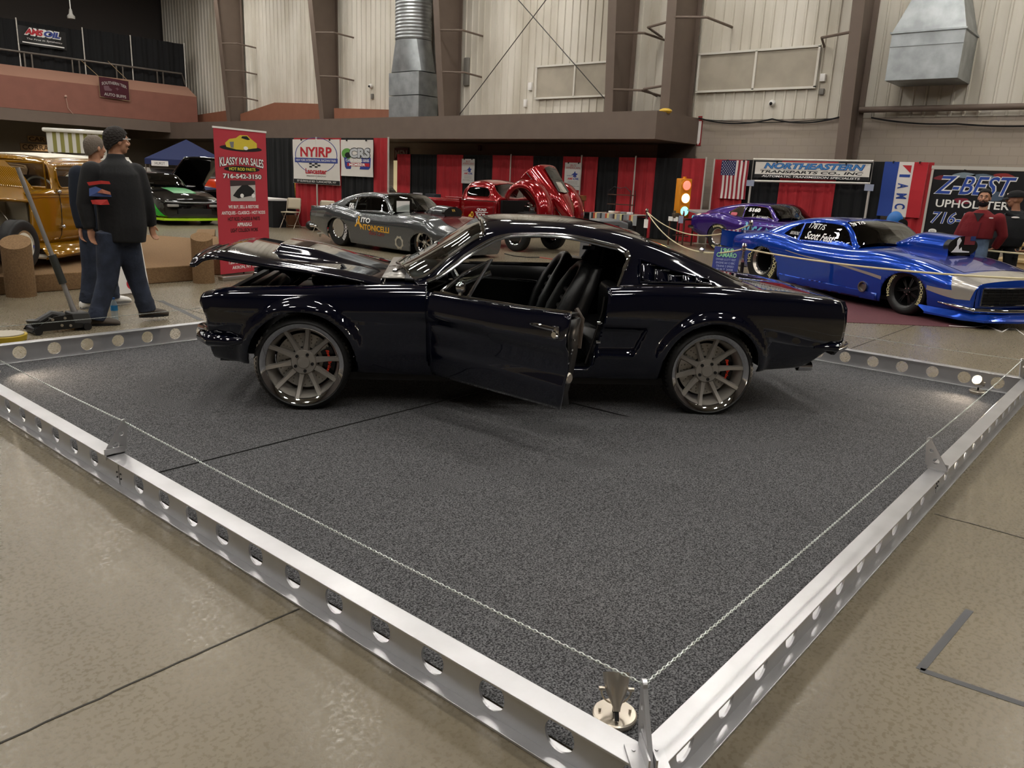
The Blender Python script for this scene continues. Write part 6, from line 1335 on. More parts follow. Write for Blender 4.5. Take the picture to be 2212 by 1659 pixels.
b = B(); b.m = head_frame(j['head'], R(178), R(4)); b.grid(lambda u, v: V((.09+.085*u*sqrt(max(0, 1-(2*v-1)**2*.8)), (v-.5)*.15, .045-.02*u-.03*(v-.5)**2*4)), 8, 12); b.build('cap_brim', blk2, cap, solid=.004)
b = B(); b.m = head_frame(j['head'], R(178), R(4)); b.ball((.098, .02, .085), (.012, .034, .016), 10, 6); b.build('cap_badge', mat('badge_white', 'd8c6c0', .5), cap)
B().tube([F(2178, 462)+V((0, -.09, .0)), F(2192, 468)+V((0, -.12, 0)), F(2208, 461)+V((0, -.02, .0)), F(2200, 456)+V((0, .09, 0)), F(2184, 457)+V((0, .06, 0))], .035, 10, closed=True).build('hood', hood_, man)
B().ball(F(2192, 466)+V((0, -.165, -.02)), (.055, .008, .014), 12, 6).build('chest_logo', WHITE, man)
p = F(2190, 543)+V((0, -.2, 0)); B().box(p, (.07, .02, .13), bev=.008).build('phone', BLACKV, man)
# ------------------------------------------------------------------ booths: drapes on pipes, banners, flags
DRED = mat('drape_red', 'a3262d', .85, noise=(2.5, .12)); DBLK = mat('drape_black', '101113', .9)
POLE = mat('pole_white', 'c9c5bd', .4, .4)
def drape(lab, x, px0, px1, ytop, m, z0=.02, folds=5, seed=0):
    """a pleated cloth hanging in the plane X = x"""
    a, c = onX(px0, ytop, x), onX(px1, ytop, x); y0, y1 = a.y, c.y; zt = (a.z+c.z)/2; rnd = random.Random(seed+int(px0)); ph = [rnd.uniform(0, 6) for _ in range(4)]
    w = abs(y1-y0); k = 2*pi*folds/1.2
    def f(u, v):
        s = u*w; am = .014+.02*(1-v); z = zt-(zt-z0)*(1-v)
        d = am*(sin(k*s+ph[0]+.3*sin(3*v+ph[1]))+.5*sin(k*1.63*s+ph[2]))
        if v > .965: d *= .3
        return V((x+d, y0+(y1-y0)*u, z))
    o = B().grid(f, max(24, int(w*36)), 14).build('booth_drape', m, sharp=0, solid=.006)
    return tag(o, lab, 'drape', 'red and black booth drapes')
def pole(lab, x, px, ytop, zt=None, grp='drape poles'):
    p = onX(px, ytop, x); t = thing('drape_pole', lab, 'pole', (p.x, p.y, 0), group=grp)
    B().cyl((0, 0, .02), (0, 0, p.z), .024, 10).build('upright', POLE, t); B().lathe([(.11, 0), (.11, .012), (.03, .02)], 20).build('foot', POLE, t); return t
X1 = 21.3
rows = [(858, 887, 'r', 'red booth drape right of the restroom sign'), (887, 944, 'k', 'black booth drape between the gold car nose and the white boxes'), (944, 1001, 'r', 'red booth drape behind the stack of white boxes'), (1001, 1064, 'k', 'black booth drape behind the cab of the red pickup, beside a white poster'),
        (1064, 1152, 'r', 'red booth drape directly left of the raised red nose'), (1152, 1217, 'k', 'black booth drape directly behind the raised red nose'), (1217, 1293, 'r', 'red booth drape behind the right hand white poster'), (1293, 1337, 'k', 'narrow black booth drape above the wooden chest'), (1337, 1418, 'r', 'red booth drape behind the wire rack'), (1418, 1475, 'k', 'black booth drape left of the traffic light'), (1475, 1526, 'r', 'red booth drape behind the traffic light')]
for i, (a, c, m, lab) in enumerate(rows): drape(lab, X1+(i % 2)*.03, a, c, 333+10*(a-858)/660, DRED if m == 'r' else DBLK, seed=i)
for px, lab in ((1150*1.0-46, 'drape pole behind the roof of the red pickup'), (1257, 'drape pole right of the right hand poster'), (1374, 'drape pole behind the wire rack'), (1526, 'drape pole at the end of the booth row beside the traffic light')): pole(lab, X1-.1, px, 329+10*(px-858)/660)
X2 = 21.40
for i, (a, c, m, lab) in enumerate([(1543, 1612, 'r', 'red booth drape behind the striped flag'), (1612, 1690, 'k', 'black booth drape between the striped flag and the long white banner'), (1690, 1812, 'r', 'red booth drape under the long white banner'), (1812, 1920, 'k', 'black booth drape right of the long white banner'), (1975, 2019, 'r', 'red booth drape between the tricolour flag and the upholstery banner')]):
    drape(lab, X2+(i % 2)*.03, a, c, 345+6*(a-1543)/460, DRED if m == 'r' else DBLK, seed=30+i)
pole('drape pole left of the striped flag', X2-.1, 1544, 343)
X3 = 13.35
for i, (a, c, m, lab) in enumerate([(520, 634, 'k', 'black booth drape between the red roll up banner and the raceway banner'), (634, 737, 'r', 'red booth drape behind the raceway banner'), (737, 806, 'k', 'black booth drape behind the series member banner'), (806, 839, 'r', 'red booth drape at the right end of the left booth')]):
    drape(lab, X3+(i % 2)*.03, a, c, 298, DRED if m == 'r' else DBLK, seed=60+i)
pole('white drape pole at the right end of the left booth', X3-.1, 839, 296); pole('drape pole below the raceway banner', X3-.05, 683, 296)
# ---- sheets: banner in a plane X = const given by photo corners; returns f(x, y) centred and its size
def sheet(name, lab, cat, x, p0, p1, m, wave=.012, group=None, part='cloth', clips=(-.3, .3)):
    a, c = onX(*p0, x), onX(*p1, x); cy, czz = (a.y+c.y)/2, (a.z+c.z)/2; w, h = abs(a.y-c.y), abs(a.z-c.z)
    t = thing(name, lab, cat, (x, cy, czz-h/2), R(-90), group)
    f = lambda u, v, q=0.: V((u, -q-wave*sin(5*u/w*2+2)*.5-wave*sin(7*v/h+1+3*u/w)*.5, v+h/2))
    B().grid(lambda s, r: f((s-.5)*w, (r-.5)*h), 24, 16).build(part, m, t, sharp=0, solid=.004)
    if clips:
        for q in clips: B().box((q*w, .03, h-.01), (.02, .12, .05)).build('clip', BLACKM, t)
    return t, f, w, h
def bar(f, x0, y0, x1, y1, m, t, name='stripe', lift=.003):
    n = 16; return B().grid(lambda s, r: f(x0+(x1-x0)*s, y0+(y1-y0)*r, lift), n, 6).build(name, m, t, sharp=0)
CLOTH = mat('banner_white', 'd6d2cc', .6); INK = mat('ink_black', '0d0d0f', .6); INKR = mat('ink_red', 'b01f2b', .6); INKB = mat('ink_blue', '2a3c86', .6); INKW = mat('ink_white', 'ecebe8', .6)
def shape(f, pts, m, t, name, lift=.004, holes=()): b = B(); v, q = flat(pts, holes); b.add([f(p[0], p[1], lift) for p in v], q); return b.build(name, m, t, sharp=0)
t, f, w, h = sheet('raceway_banner', 'white raceway banner with red letters NYIRP on the left booth drapes', 'banner', X3-.07, (632, 301), (735, 401), CLOTH)
shape(f, circ(0, .14*h, .45*w, 40, ry=.40*h), INKB, t, 'oval', .003, [circ(0, .14*h, .435*w, 40, ry=.388*h)[::-1]])
text('NYIRP', lambda x, y, q=0.: f(x, .22*h+y, q), .66*w, .22*h, INKR, t, bold=.03, lift=.006); bar(f, -.46*w, -.02*h, .46*w, .085*h, INKB, t, 'blue_band', .005); text('NEW YORK INTERNATIONAL RACEWAY PARK', lambda x, y, q=0.: f(x, .033*h+y, q), .86*w, .05*h, INKW, t, lift=.008)
for i in range(4):
    for k in range(3):
        if (i+k) % 2 == 0: bar(f, (-.14+.06*i)*w, (-.13+.035*k)*h, (-.08+.06*i)*w, (-.095+.035*k)*h, INK, t, 'checker')
text('Lancaster', lambda x, y, q=0.: f(x, -.21*h+y, q), .46*w, .12*h, INKR, t, bold=.03, lift=.006); text('SPEEDWAY & DRAGWAY', lambda x, y, q=0.: f(x, -.32*h+y, q), .42*w, .035*h, INK, t); bar(f, -.495*w, -.495*h, .495*w, -.40*h, INK, t, 'black_band'); text('57 GUNVILLE RD - LANCASTER, NY', lambda x, y, q=0.: f(x, -.445*h+y, q), .84*w, .05*h, INKW, t, lift=.006)
t, f, w, h = sheet('series_banner', 'white series member banner with silver letters and green dot, beside the raceway banner', 'banner', X3-.07, (736, 302), (806, 383), CLOTH)
shape(f, circ(-.30*w, .12*h, .17*w, 24, ry=.15*h), mat('ink_green', '5d9a45', .6), t, 'green_dot'); shape(f, circ(-.27*w, .08*h, .10*w, 16, ry=.08*h), INK, t, 'black_dot', .006)
shape(f, [(-.40*w, .02*h), (.44*w, .02*h), (.42*w, -.24*h), (.36*w, -.30*h), (-.34*w, -.30*h), (-.38*w, -.24*h)], INKB, t, 'shield'); bar(f, -.37*w, -.22*h, .40*w, -.13*h, INKR, t, 'red_band', .006)
text('CRS', lambda x, y, q=0.: f(.10*w+x, .14*h+y, q), .66*w, .30*h, INK, t, bold=.09, lift=.006); text('CRS', lambda x, y, q=0.: f(.10*w+x, .14*h+y, q), .62*w, .26*h, mat('ink_silver', 'b9bcc0', .5), t, bold=.05, lift=.009); text('CLASSER RACING SERIES', lambda x, y, q=0.: f(.02*w+x, -.06*h+y, q), .74*w, .07*h, INKW, t, lift=.008, bold=.01); text('MEMBER', lambda x, y, q=0.: f(.02*w+x, -.175*h+y, q), .5*w, .07*h, INKW, t, lift=.010, bold=.02)
def poster(p0, p1, lab):
    t, f, w, h = sheet('poster', lab, 'poster', X1-.06, p0, p1, mat('poster_white', 'c9c7c4', .6), .004, 'white posters on the booth drapes', 'card')
    text('BUY', lambda x, y, q=0.: f(x, .40*h+y, q), .34*w, .07*h, INKR, t); text('AMERICAN!', lambda x, y, q=0.: f(x, .31*h+y, q), .86*w, .08*h, INKR, t)
    shape(f, [(-.1*w, .05*h), (.05*w, .12*h), (.12*w, .20*h), (.16*w, .12*h), (.30*w, .09*h), (.2*w, .04*h), (.22*w, -.03*h), (.02*w, -.03*h), (.03*w, .05*h)], INKB, t, 'blue_figure'); text('AMERICA', lambda x, y, q=0.: f(-.12*w+x, .02*h+y, q), .5*w, .04*h, INKB, t)
    text('AMS', lambda x, y, q=0.: f(-.16*w+x, -.09*h+y, q), .34*w, .08*h, INKR, t, bold=.04, shear=.3); text('OIL', lambda x, y, q=0.: f(.2*w+x, -.09*h+y, q), .34*w, .08*h, INKB, t, bold=.04, shear=.3)
    for k in range(3): bar(f, -.3*w, (-.19-.05*k)*h, .3*w, (-.182-.05*k)*h, INK, t, 'text_line')
    text('SuperOilSales.com', lambda x, y, q=0.: f(x, -.36*h+y, q), .8*w, .05*h, INK, t)
poster((998, 343), (1024, 397), 'white poster with red heading on the black drape behind the red pickup cab'); poster((1221, 351), (1254, 411), 'white poster with red heading on the red drape right of the raised red nose')
# long white banner on a pipe frame
t, f, w, h = sheet('transmission_banner', 'long white banner with blue and black lettering in a white pipe frame', 'banner', X2-.15, (1633, 349), (1876, 391), mat('banner_bright', 'dedad2', .6), .006)
bar(f, -.5*w, -.5*h, .5*w, -.28*h, INK, t, 'black_band')
NB = mat('ink_sky', '3f86c6', .5); text('NORTHEASTERN', lambda x, y, q=0.: f(.02*w+x, .26*h+y, q), .88*w, .38*h, INKB, t, bold=.06, shear=.25, lift=.004); text('NORTHEASTERN', lambda x, y, q=0.: f(.02*w+x, .26*h+y, q), .865*w, .33*h, NB, t, bold=.02, shear=.25, lift=.008)
bar(f, -.45*w, .03*h, .45*w, .04*h, INK, t, 'rule'); text('TRANSPARTS CO., INC', lambda x, y, q=0.: f(x, -.12*h+y, q), .90*w, .20*h, INK, t, bold=.03, shear=.2); text('AUTOMATIC TRANSMISSION SPECIALISTS', lambda x, y, q=0.: f(x, -.39*h+y, q), .86*w, .13*h, INKW, t, bold=.015, shear=.2, lift=.007)
b = B(); b.tube([(-.5*w-.06, -.03, -.10), (-.5*w-.06, -.03, h+.06), (.5*w+.06, -.03, h+.06), (.5*w+.06, -.03, -.06)], .03, 8, closed=True)
for s in (-1, 1): b.cyl((s*(.5*w+.06), -.03, -.08), (s*(.5*w+.06), -.03, -t.location.z), .03, 8)
b.build('pipe_frame', POLE, t)
for s in (-1, 1): b = B(); b.box((s*(.5*w+.06), -.07, -.16), (.22, .01, .16)); b.build('name_card', mat('card_blue', '8d94a8', .6), t)
# striped flag hung upright
t, f, w, h = sheet('striped_flag', 'hanging flag with red and white stripes and starry blue canton', 'flag', X2-.08, (1560, 346), (1609, 431), mat('flag_white', 'd8d2cc', .8), .02)
t['label'] = 'hanging flag with red and white stripes and starry blue corner'
for k in range(13):
    if k % 2 == 0:
        x0, x1 = w*(.5-k/13), w*(.5-(k+1)/13); yb = .5*h if k < 6 else .5*h-.39*h; bar(f, x0, -.5*h, x1, yb, mat('flag_stripe', '8c1f2c', .8), t, 'red_stripe', .005)
bar(f, -.5*w, .11*h, .04*w, .5*h, mat('flag_blue', '20264f', .8), t, 'canton', .006); b = B()
for r in range(9):
    for c in range(5 if r % 2 else 6):
        cx, cy = (-.46+.09*c+(.045 if r % 2 else 0))*w, (.14+.041*r)*h; pts = [(cx+(.015 if q % 2 == 0 else .007)*cos(pi/2+pi*q/5), cy+(.015 if q % 2 == 0 else .007)*sin(pi/2+pi*q/5)) for q in range(10)]
        v, q = flat(pts); b.add([f(p[0], p[1], .010) for p in v], q)
b.build('stars', INKW, t, sharp=0)
# tricolour flag with letters
t, f, w, h = sheet('tricolour_flag', 'blue, white and red flag with downward letters IAMC', 'flag', X2-.08, (1912, 349), (1986, 471), mat('flag_white', 'd8d2cc', .8), .02)
bar(f, -.5*w, -.5*h, -.16*w, .5*h, mat('flag_blue2', '243f8a', .8), t, 'blue_band', .005); bar(f, .18*w, -.5*h, .5*w, .5*h, mat('flag_red2', 'b3242e', .8), t, 'red_band', .005)
shape(f, [(-.08*w, .44*h), (.13*w, .44*h), (.13*w, .30*h)], mat('flag_red2', 'b3242e'), t, 'triangle', .006)
for k, ch in enumerate('IAMC'): text(ch, lambda x, y, q=0., k=k: f(.01*w+y*1., .25*h-.185*h*k-x, q), .10*h if ch != 'I' else .05*h, .24*w, mat('flag_blue2', '243f8a'), t, bold=.03, lift=.007)
# upholstery banner on a white frame
t, f, w, h = sheet('upholstery_banner', 'black upholstery banner with blue brush lettering behind the two men at right', 'banner', 19.2, (2018, 366), (2340, 560), mat('banner_dark', '0d0c10', .4, noise=(1.4, .6)), .0)
b = B(); b.box((0, 0, h+.045), (w+.1, .06, .07)).box((-.5*w-.02, 0, h/2-.3), (.045, .05, h+.6)).box((.5*w+.02, 0, h/2-.3), (.045, .05, h+.6)); b.build('frame', POLE, t)
for q, (x, y, r, c) in enumerate(((-.44, .42, .05, '6e1c28'), (-.30, .46, .06, '7a8a94'), (-.18, .44, .07, '5d6f80'), (-.05, .46, .06, '8a2a2a'), (-.28, .12, .06, '7c2034'), (-.1, .2, .1, '46566a'), (-.4, -.35, .06, '5b5a50'))):
    shape(f, [(x*w+r*w*cos(a)*(1+.3*sin(2*a+q)), y*h*.95+r*h*.6*sin(a)) for a in [2*pi*i/16 for i in range(16)]], mat('art_'+c, c, .5), t, 'art_patch', .002)
INKC = mat('ink_cobalt', '24459c', .5)
def brush(s, x, y, ww, hh, m2=None, o=.05, sh=.22):
    text(s, lambda u, v, q=0.: f(x*w+u, y*h+v, q), ww*w*1.03, hh*h*1.06, INKW, t, bold=o+.035, shear=sh, lift=.005)
    if m2: text(s, lambda u, v, q=0.: f(x*w+u, y*h+v, q), ww*w, hh*h, m2, t, bold=o, shear=sh, lift=.009)
brush('Z-BEST', -.22, .31, .50, .23, INKC, .01, .3); shape(f, circ(.05*w, .215*h, .028*w, 20), INKW, t, 'dot', .010); text('2', lambda u, v, q=0.: f(.05*w+u, .215*h+v, q), .03*w, .07*h, INKC, t, lift=.014)
text('UPHOLSTERY', lambda u, v, q=0.: f(-.19*w+u, .075*h+v, q), .52*w, .10*h, INKW, t, bold=.015, lift=.005); brush('716-725', -.28, -.11, .36, .15, INKC, .0, .2); brush('Auto', .20, .36, .16, .1, None, .0); text('Interiors', lambda u, v, q=0.: f(.22*w+u, .25*h+v, q), .18*w, .07*h, INKW, t, shear=.3, lift=.005)
shape(f, circ(-.44*w, -.29*h, .028*w, 18, ry=.018*w), INKW, t, 'small_badge', .006); text('NYS', lambda u, v, q=0.: f(-.44*w+u, -.29*h+v, q), .03*w, .02*h, INK, t, lift=.010)
# ---- red roll up banner near the platform
a_, c_ = onZ(476, 607), onZ(585, 594); ux = (c_-a_).normalized(); rz = atan2(ux.y, ux.x); w = (c_-a_).length; h = 2.03
t = thing('rollup_banner', 'red roll up banner of a car sales shop standing beside the open hood', 'banner', ((a_+c_)/2).to_tuple(), rz)
KR = mat('banner_crimson', 'b23340', .55); B().box((0, 0, h/2+.06), (w*.98, .006, h-.06)).build('cloth', KR, t, sharp=0)
B().box((0, 0, .03), (w, .09, .06), bev=.012).build('base', STEEL, t); B().box((0, 0, h+.035), (w, .02, .025)).build('top_rail', WHITE, t); B().cyl((0, .05, .03), (0, .03, h), .012, 8).build('pole', BLACKM, t)
f = lambda x, y, q=0.: V((x*w, -.004-q, (h+.03)*y)); YY = lambda py: (605-py)/(605-279)
shape(f, [(x*.40, YY(318)+y*.020) for x, y in circ(0, 0, 1, 30)], INK, t, 'shadow_oval', .002)
KY = mat('car_yellow', 'd2bd3c', .5)
shape(f, [(-.28, YY(317)), (-.30, YY(309)), (-.22, YY(300)), (-.10, YY(297)), (-.02, YY(290)), (.12, YY(289)), (.20, YY(297)), (.30, YY(305)), (.30, YY(315)), (.20, YY(317)), (.05, YY(321)), (-.1, YY(321))], KY, t, 'car_picture', .004)
shape(f, [(.0, YY(296)), (.02, YY(292)), (.11, YY(291)), (.17, YY(298)), (.12, YY(299))], INK, t, 'picture_window', .006); shape(f, [(x*.045+.08, YY(317)+y*.012) for x, y in circ(0, 0, 1, 16)], INKW, t, 'picture_wheel', .006); shape(f, [(-.22, YY(306)), (-.14, YY(305)), (-.15, YY(318)), (-.20, YY(318))], mat('grille_grey', '77777a'), t, 'picture_grille', .006)
arc = lambda k: (lambda x, y: (x, y*(1+.5*(2*x)**2*.6)-k*(2*x)**2))
text('KLASSY KAR SALES', lambda x, y, q=0.: f(x, YY(345)+y, q), .84, .052, INK, t, bold=.06, lift=.003, warp=arc(.28)); text('KLASSY KAR SALES', lambda x, y, q=0.: f(x, YY(345)+y, q), .83, .047, INKW, t, bold=.02, lift=.006, warp=arc(.28))
shape(f, [(x*.34, YY(362.5)+y*.020) for x, y in circ(0, 0, 1, 30)], INK, t, 'black_oval', .004); text('HOT ROD PARTS', lambda x, y, q=0.: f(x, YY(362.5)+y, q), .50, .020, mat('ink_yellow', 'd8d23c', .6), t, bold=.02, lift=.007)
text('716-542-3150', lambda x, y, q=0.: f(.01+x, YY(378)+y, q), .74, .034, INK, t, bold=.07, lift=.003); text('716-542-3150', lambda x, y, q=0.: f(x, YY(378)+y, q), .73, .031, INKW, t, bold=.03, lift=.006)
shape(f, [(-.24, YY(432)), (.24, YY(432)), (.24, YY(387)), (-.24, YY(387))], mat('photo_pale', 'b9b4b0', .6), t, 'photo_print', .003); shape(f, [(-.2, YY(420)), (-.1, YY(426)), (.16, YY(420)), (.22, YY(410)), (.16, YY(402)), (.08, YY(396)), (-.02, YY(397)), (-.12, YY(408))], INK, t, 'photo_car', .005); shape(f, [(-.24, YY(400)), (.24, YY(396)), (.24, YY(387)), (-.24, YY(387))], mat('photo_dark', '3c2f30', .6), t, 'photo_dark', .004)
for x in (-.03, .19): shape(f, [(x+.035*cos(a), YY(420)+.014*sin(a)) for a in [2*pi*i/14 for i in range(14)]], INKW, t, 'photo_wheel', .007)
for s, py, ww, m in (('WE BUY, SELL & RESTORE', 445, .58, INKW), ('ANTIQUES - CLASSICS - HOT RODS', 458, .84, INKW), ('HOT ROD CHASSIS & PARTS', 471, .62, INK), ('APPRAISALS', 483.5, .28, INKW), ('LIGHT COLLISION WORK', 496, .53, INK), ('12072 MAIN ST. RT. 5', 566, .66, INKW), ('AKRON, NY 14001', 579, .54, INKW)): text(s, lambda x, y, q=0., py=py: f(x, YY(py)+y, q), ww, .026, m, t, bold=.02)
shape(f, [(-.49, YY(541)), (.49, YY(541)), (.49, YY(556)), (-.49, YY(556))], INK, t, 'black_band', .003); text('www.klassykarsales.com', lambda x, y, q=0.: f(x, YY(548)+y, q), .8, .028, INKW, t, bold=.02, lift=.006)
p = (a_+c_)/2+V((.22, .34, 0)); t = thing('rollup_banner', 'second roll up banner edge showing behind the red car sales banner', 'banner', p.to_tuple(), rz+R(4)); B().box((-.05, 0, .80), (w*.9, .006, 1.45)).build('cloth', KR, t); B().box((0, 0, .03), (w, .08, .06)).build('base', STEEL, t)
# ---- signs under the mezzanine and far booth bits
p0, p1 = onX(848, 319, 22.3), onX(877, 346, 22.3); t = thing('restroom_sign', 'dark red MEN sign above the doorway behind the drapes', 'sign', (22.42, (p0.y+p1.y)/2, (p0.z+p1.z)/2), R(-90)); w, h = abs(p0.y-p1.y), abs(p0.z-p1.z)
B().box((0, 0, 0), (w, .04, h)).build('board', mat('sign_maroon', '4d1d20', .6), t); text('MEN', onplane((0, -.022, 0), (1, 0, 0), (0, 0, 1)), w*.86, h*.62, mat('sign_grey', '9a938c', .6), t, bold=.02)
p = onX(1031, 319, 22.3); tag(B().box((22.42, p.y, p.z), (.06, .14, .2)).build('alarm_box', mat('alarm_red', '5e1217', .5)), 'small red alarm box on the shaded wall under the mezzanine', 'alarm box')
p = onX(853, 380, 22.3); tag(B().box((22.44, p.y, 1.1), (.04, .45, 2.1)).build('lit_doorway', mat('door_light', 'd9c79a', .6, emit=.5)), 'narrow lit doorway strip beside the first red drape', 'doorway')
# ---- balcony: drapes, poles, hung flags
def ydrape(lab, px0, px1, yt0, yt1, z0): 
    a, c = onY(px0, yt0, 41.2), onY(px1, yt1, 41.2)
    def g(u, v): x = a.x+(c.x-a.x)*u; return V((x, 41.2+.04*sin(9*x)+.02*sin(23*x), z0+((a.z+c.z)/2-z0)*v))
    tag(B().grid(g, 60, 6).build('balcony_drape', DBLK, sharp=0, solid=.006), lab, 'drape', 'black drapes along the balcony')
ydrape('black balcony drape behind the black and red oil banner', -60, 175, 34, 60, 5.54); ydrape('black balcony drape right of the oil banner', 178, 279, 60, 78, 5.54); ydrape('black balcony drape at the end beside the white cladding', 284, 395, 79, 94, 5.54)
for px, y, lab in ((34, 38, 'pole left of the oil banner on the balcony'), (177, 59, 'pole right of the oil banner on the balcony'), (281, 76, 'pole between the two right balcony drapes'), (397, 93, 'pole at the right end of the balcony')):
    p = onY(px, y, 41.1); tag(B().cyl((p.x, 41.1, 5.53), (p.x, 41.1, p.z), .03, 8).build('balcony_pole', POLE), lab, 'pole', 'drape poles on the balcony')
a_, c_ = onY(38, 47, 41.0), onY(146, 97, 41.0); w, h = c_.x-a_.x, .78; t = thing('oil_banner', 'black banner with red and blue lettering hanging on the balcony drapes', 'banner', ((a_.x+c_.x)/2, 41.08, 6.48)); f = lambda x, y, q=0.: V((x*w, -q-.03*sin(9*x), h*(y+.5)))
B().grid(lambda s, r: f(s-.5, r-.5), 16, 8).build('cloth', mat('banner_black', '0c0c0e', .3), t, sharp=0, solid=.004)
text('AMSOIL', lambda x, y, q=0.: f(.0+x, .24+y, q), .78, .44, INKW, t, bold=.12, shear=.25, lift=.02); text('AMS', lambda x, y, q=0.: f(-.18+x, .24+y, q), .38, .32, INKR, t, bold=.05, shear=.25, lift=.05); text('OIL', lambda x, y, q=0.: f(.19+x, .24+y, q), .34, .32, INKB, t, bold=.05, shear=.25, lift=.05); text('The First in Synthetics', lambda x, y, q=0.: f(.03+x, -.16+y, q), .74, .12, INKW, t, shear=.2, lift=.02); bar(f, -.44, -.40, .44, -.34, INKW, t, 'white_edge', .02)
a_, c_ = onY(213, 166, 39.9), onY(281, 217, 39.9); w, h = c_.x-a_.x, abs(a_.z-c_.z); t = thing('club_flag', 'maroon club flag hanging from cords on the balcony front', 'flag', ((a_.x+c_.x)/2, 39.9, c_.z)); f = lambda x, y, q=0.: V((x*w, -q-.02*sin(6*x+2), h*(y+.5)-.06*x))
MAR = mat('flag_maroon', '43121f', .8); B().grid(lambda s, r: f(s-.5, r-.5), 14, 10).build('cloth', MAR, t, sharp=0, solid=.006)
FG = mat('flag_grey', 'a39a98', .8); text('SOUTHERN TIER', lambda x, y, q=0.: f(x, .27+y, q), .84, .15, FG, t, bold=.03, lift=.02, warp=lambda x, y: (x, y-.9*(2*x)**2*.8)); text('AUTO BUFFS', lambda x, y, q=0.: f(x, -.33+y, q), .74, .15, FG, t, bold=.03, lift=.02)
shape(f, [(-.36, -.05), (-.36, .08), (-.2, .10), (-.18, -.0), (-.1, -.05), (-.12, -.14), (-.34, -.16)], mat('flag_dim', '6a4d55', .8), t, 'car_emblem', .02); shape(f, [(.0, .02), (.06, .03), (.08, .10), (.10, .03), (.16, .02), (.1, -.01), (.08, -.08), (.06, -.01)], mat('flag_dim', '6a4d55'), t, 'star_emblem', .02)
b = B(); b.tube([f(-.5, .5), f(.5, .5), f(.5, -.5), f(-.5, -.5)], .018, 6, closed=True).tube([f(-.5, .5), V((-.5*w-.35, .9, h+.72))], .012, 5).tube([f(.5, .5), V((.5*w-.5, .9, h+.85))], .012, 5); b.build('cord', mat('cord_tan', '9a8464', .8), t)
p = onY(153, 30, 39.0); t = thing('pendant_lamp', 'small pendant lamp hanging in front of the balcony', 'lamp', p); B().cyl((0, 0, .1), (0, 0, 5), .02, 6).build('cord', WHITE, t); B().lathe([(.05, .2), (.08, 0), (.16, -.1), (.15, -.2), (0, -.2)], 14).build('shade', mat('lamp_grey', '9c9a94', .4), t)
p = onY(142, 208, 39.95); b = B(); b.ball((p.x, 39.95, p.z), .06, 8, 6).tube([(p.x, 39.95, p.z), (p.x+.05, 39.95, p.z-.5), (p.x+.25, 39.95, p.z-.75)], .015, 5); tag(b.build('wall_socket', mat('socket_pink', 'b89a8a', .6)), 'small white socket with hanging cord on the balcony front', 'socket')
# ---- far left under the balcony
p = onY(82, 300, 41.0); 
for s, px0, px1, py0, py1, lab in (('CAR', 60, 100, 293, 308, 'upper wooden letter board reading CAR on the far wall'), ('CORRAL', 44, 118, 309, 328, 'lower wooden letter board reading CORRAL on the far wall')):
    a_, c_ = onY(px0, py0, 44.6), onY(px1, py1, 44.6); w, h = c_.x-a_.x, a_.z-c_.z; t = thing('letter_board', lab, 'sign', ((a_.x+c_.x)/2, 44.66, (a_.z+c_.z)/2)); B().box((0, 0, 0), (w, .06, h)).build('board', mat('tan_board', 'b08f66', .7), t); text(s, onplane((0, -.035, 0), (1, 0, 0), (0, 0, 1)), w*.9, h*.75, mat('board_letters', '4e3a26', .7), t, bold=.02, lift=.005)
l = bpy.data.lights.new('wall_wash', 'SPOT'); l.energy = 400; l.color = (1, .85, .66); l.spot_size = R(70); l.spot_blend = 1; lo = bpy.data.objects.new('wall_wash', l); COL.objects.link(lo)
p = onY(110, 285, 43.6); t = thing('wall_light', 'small downlight washing the far wall above the letter boards', 'lamp', (p.x, 43.6, 3.35)); B().cyl((0, 0, 0), (0, 0, .1), .12, 12).build('can', DKSTEEL, t); lo.parent = t; lo.location = (0, 0, -.02); lo.rotation_euler = (R(12), 0, 0)
p = onZ(160, 372, 1.3); p = CP+_ray(172, 345)*(24/_ray(172, 345).length); t = thing('concession_hut', 'white roofed hut with striped sides behind the gold sedan', 'hut', (p.x, p.y, 0), R(-25))
B().box((0, 0, 2.27), (1.45, 1.45, .10), bev=.04).build('roof', WP, t); b = B(); b2 = B()
for i in range(14):
    for q, (ax, ay, bx, by) in enumerate(((-.6, -.6, .6, -.6), (-.6, -.6, -.6, .6))): (b if i % 2 else b2).box((ax+(bx-ax)*(i+.5)/14, ay+(by-ay)*(i+.5)/14, 1.98), (.09, .09, .48))
b.build('striped_valance', mat('stripe_olive', '8a8648', .7), t, sharp=0); b2.build('striped_valance', WP, t, sharp=0)
for sx in (-1, 1):
    for sy in (-1, 1): B().box((sx*.6, sy*.6, 1.1), (.06, .06, 2.2)).build('post', WP, t)
B().box((0, 0, .85), (1.15, 1.15, 1.0)).build('counter', WP, t)
p = CP+_ray(405, 350)*(40/_ray(405, 350).length); t = thing('blue_canopy', 'dark blue pop up canopy with white name cards under the mezzanine', 'canopy', (p.x, p.y, 0), R(-28))
NB2 = mat('canopy_blue', '16234f', .7); s_ = 1.7; zc, zt = 1.80, 2.72
for k in range(4): a0, a1 = R(45+90*k), R(135+90*k); q0, q1 = V((cos(a0), sin(a0), 0))*s_*1.414, V((cos(a1), sin(a1), 0))*s_*1.414; B().add([q0+V((0, 0, zc)), q1+V((0, 0, zc)), V((0, 0, zt)), q0+V((0, 0, zc-.24)), q1+V((0, 0, zc-.24))], [(0, 1, 2), (3, 4, 1, 0)]).build('canopy_side', NB2, t, sharp=0, solid=.01); B().cyl(q0*.98, q0*.98+V((0, 0, zc)), .025, 8).build('leg', STEEL, t)
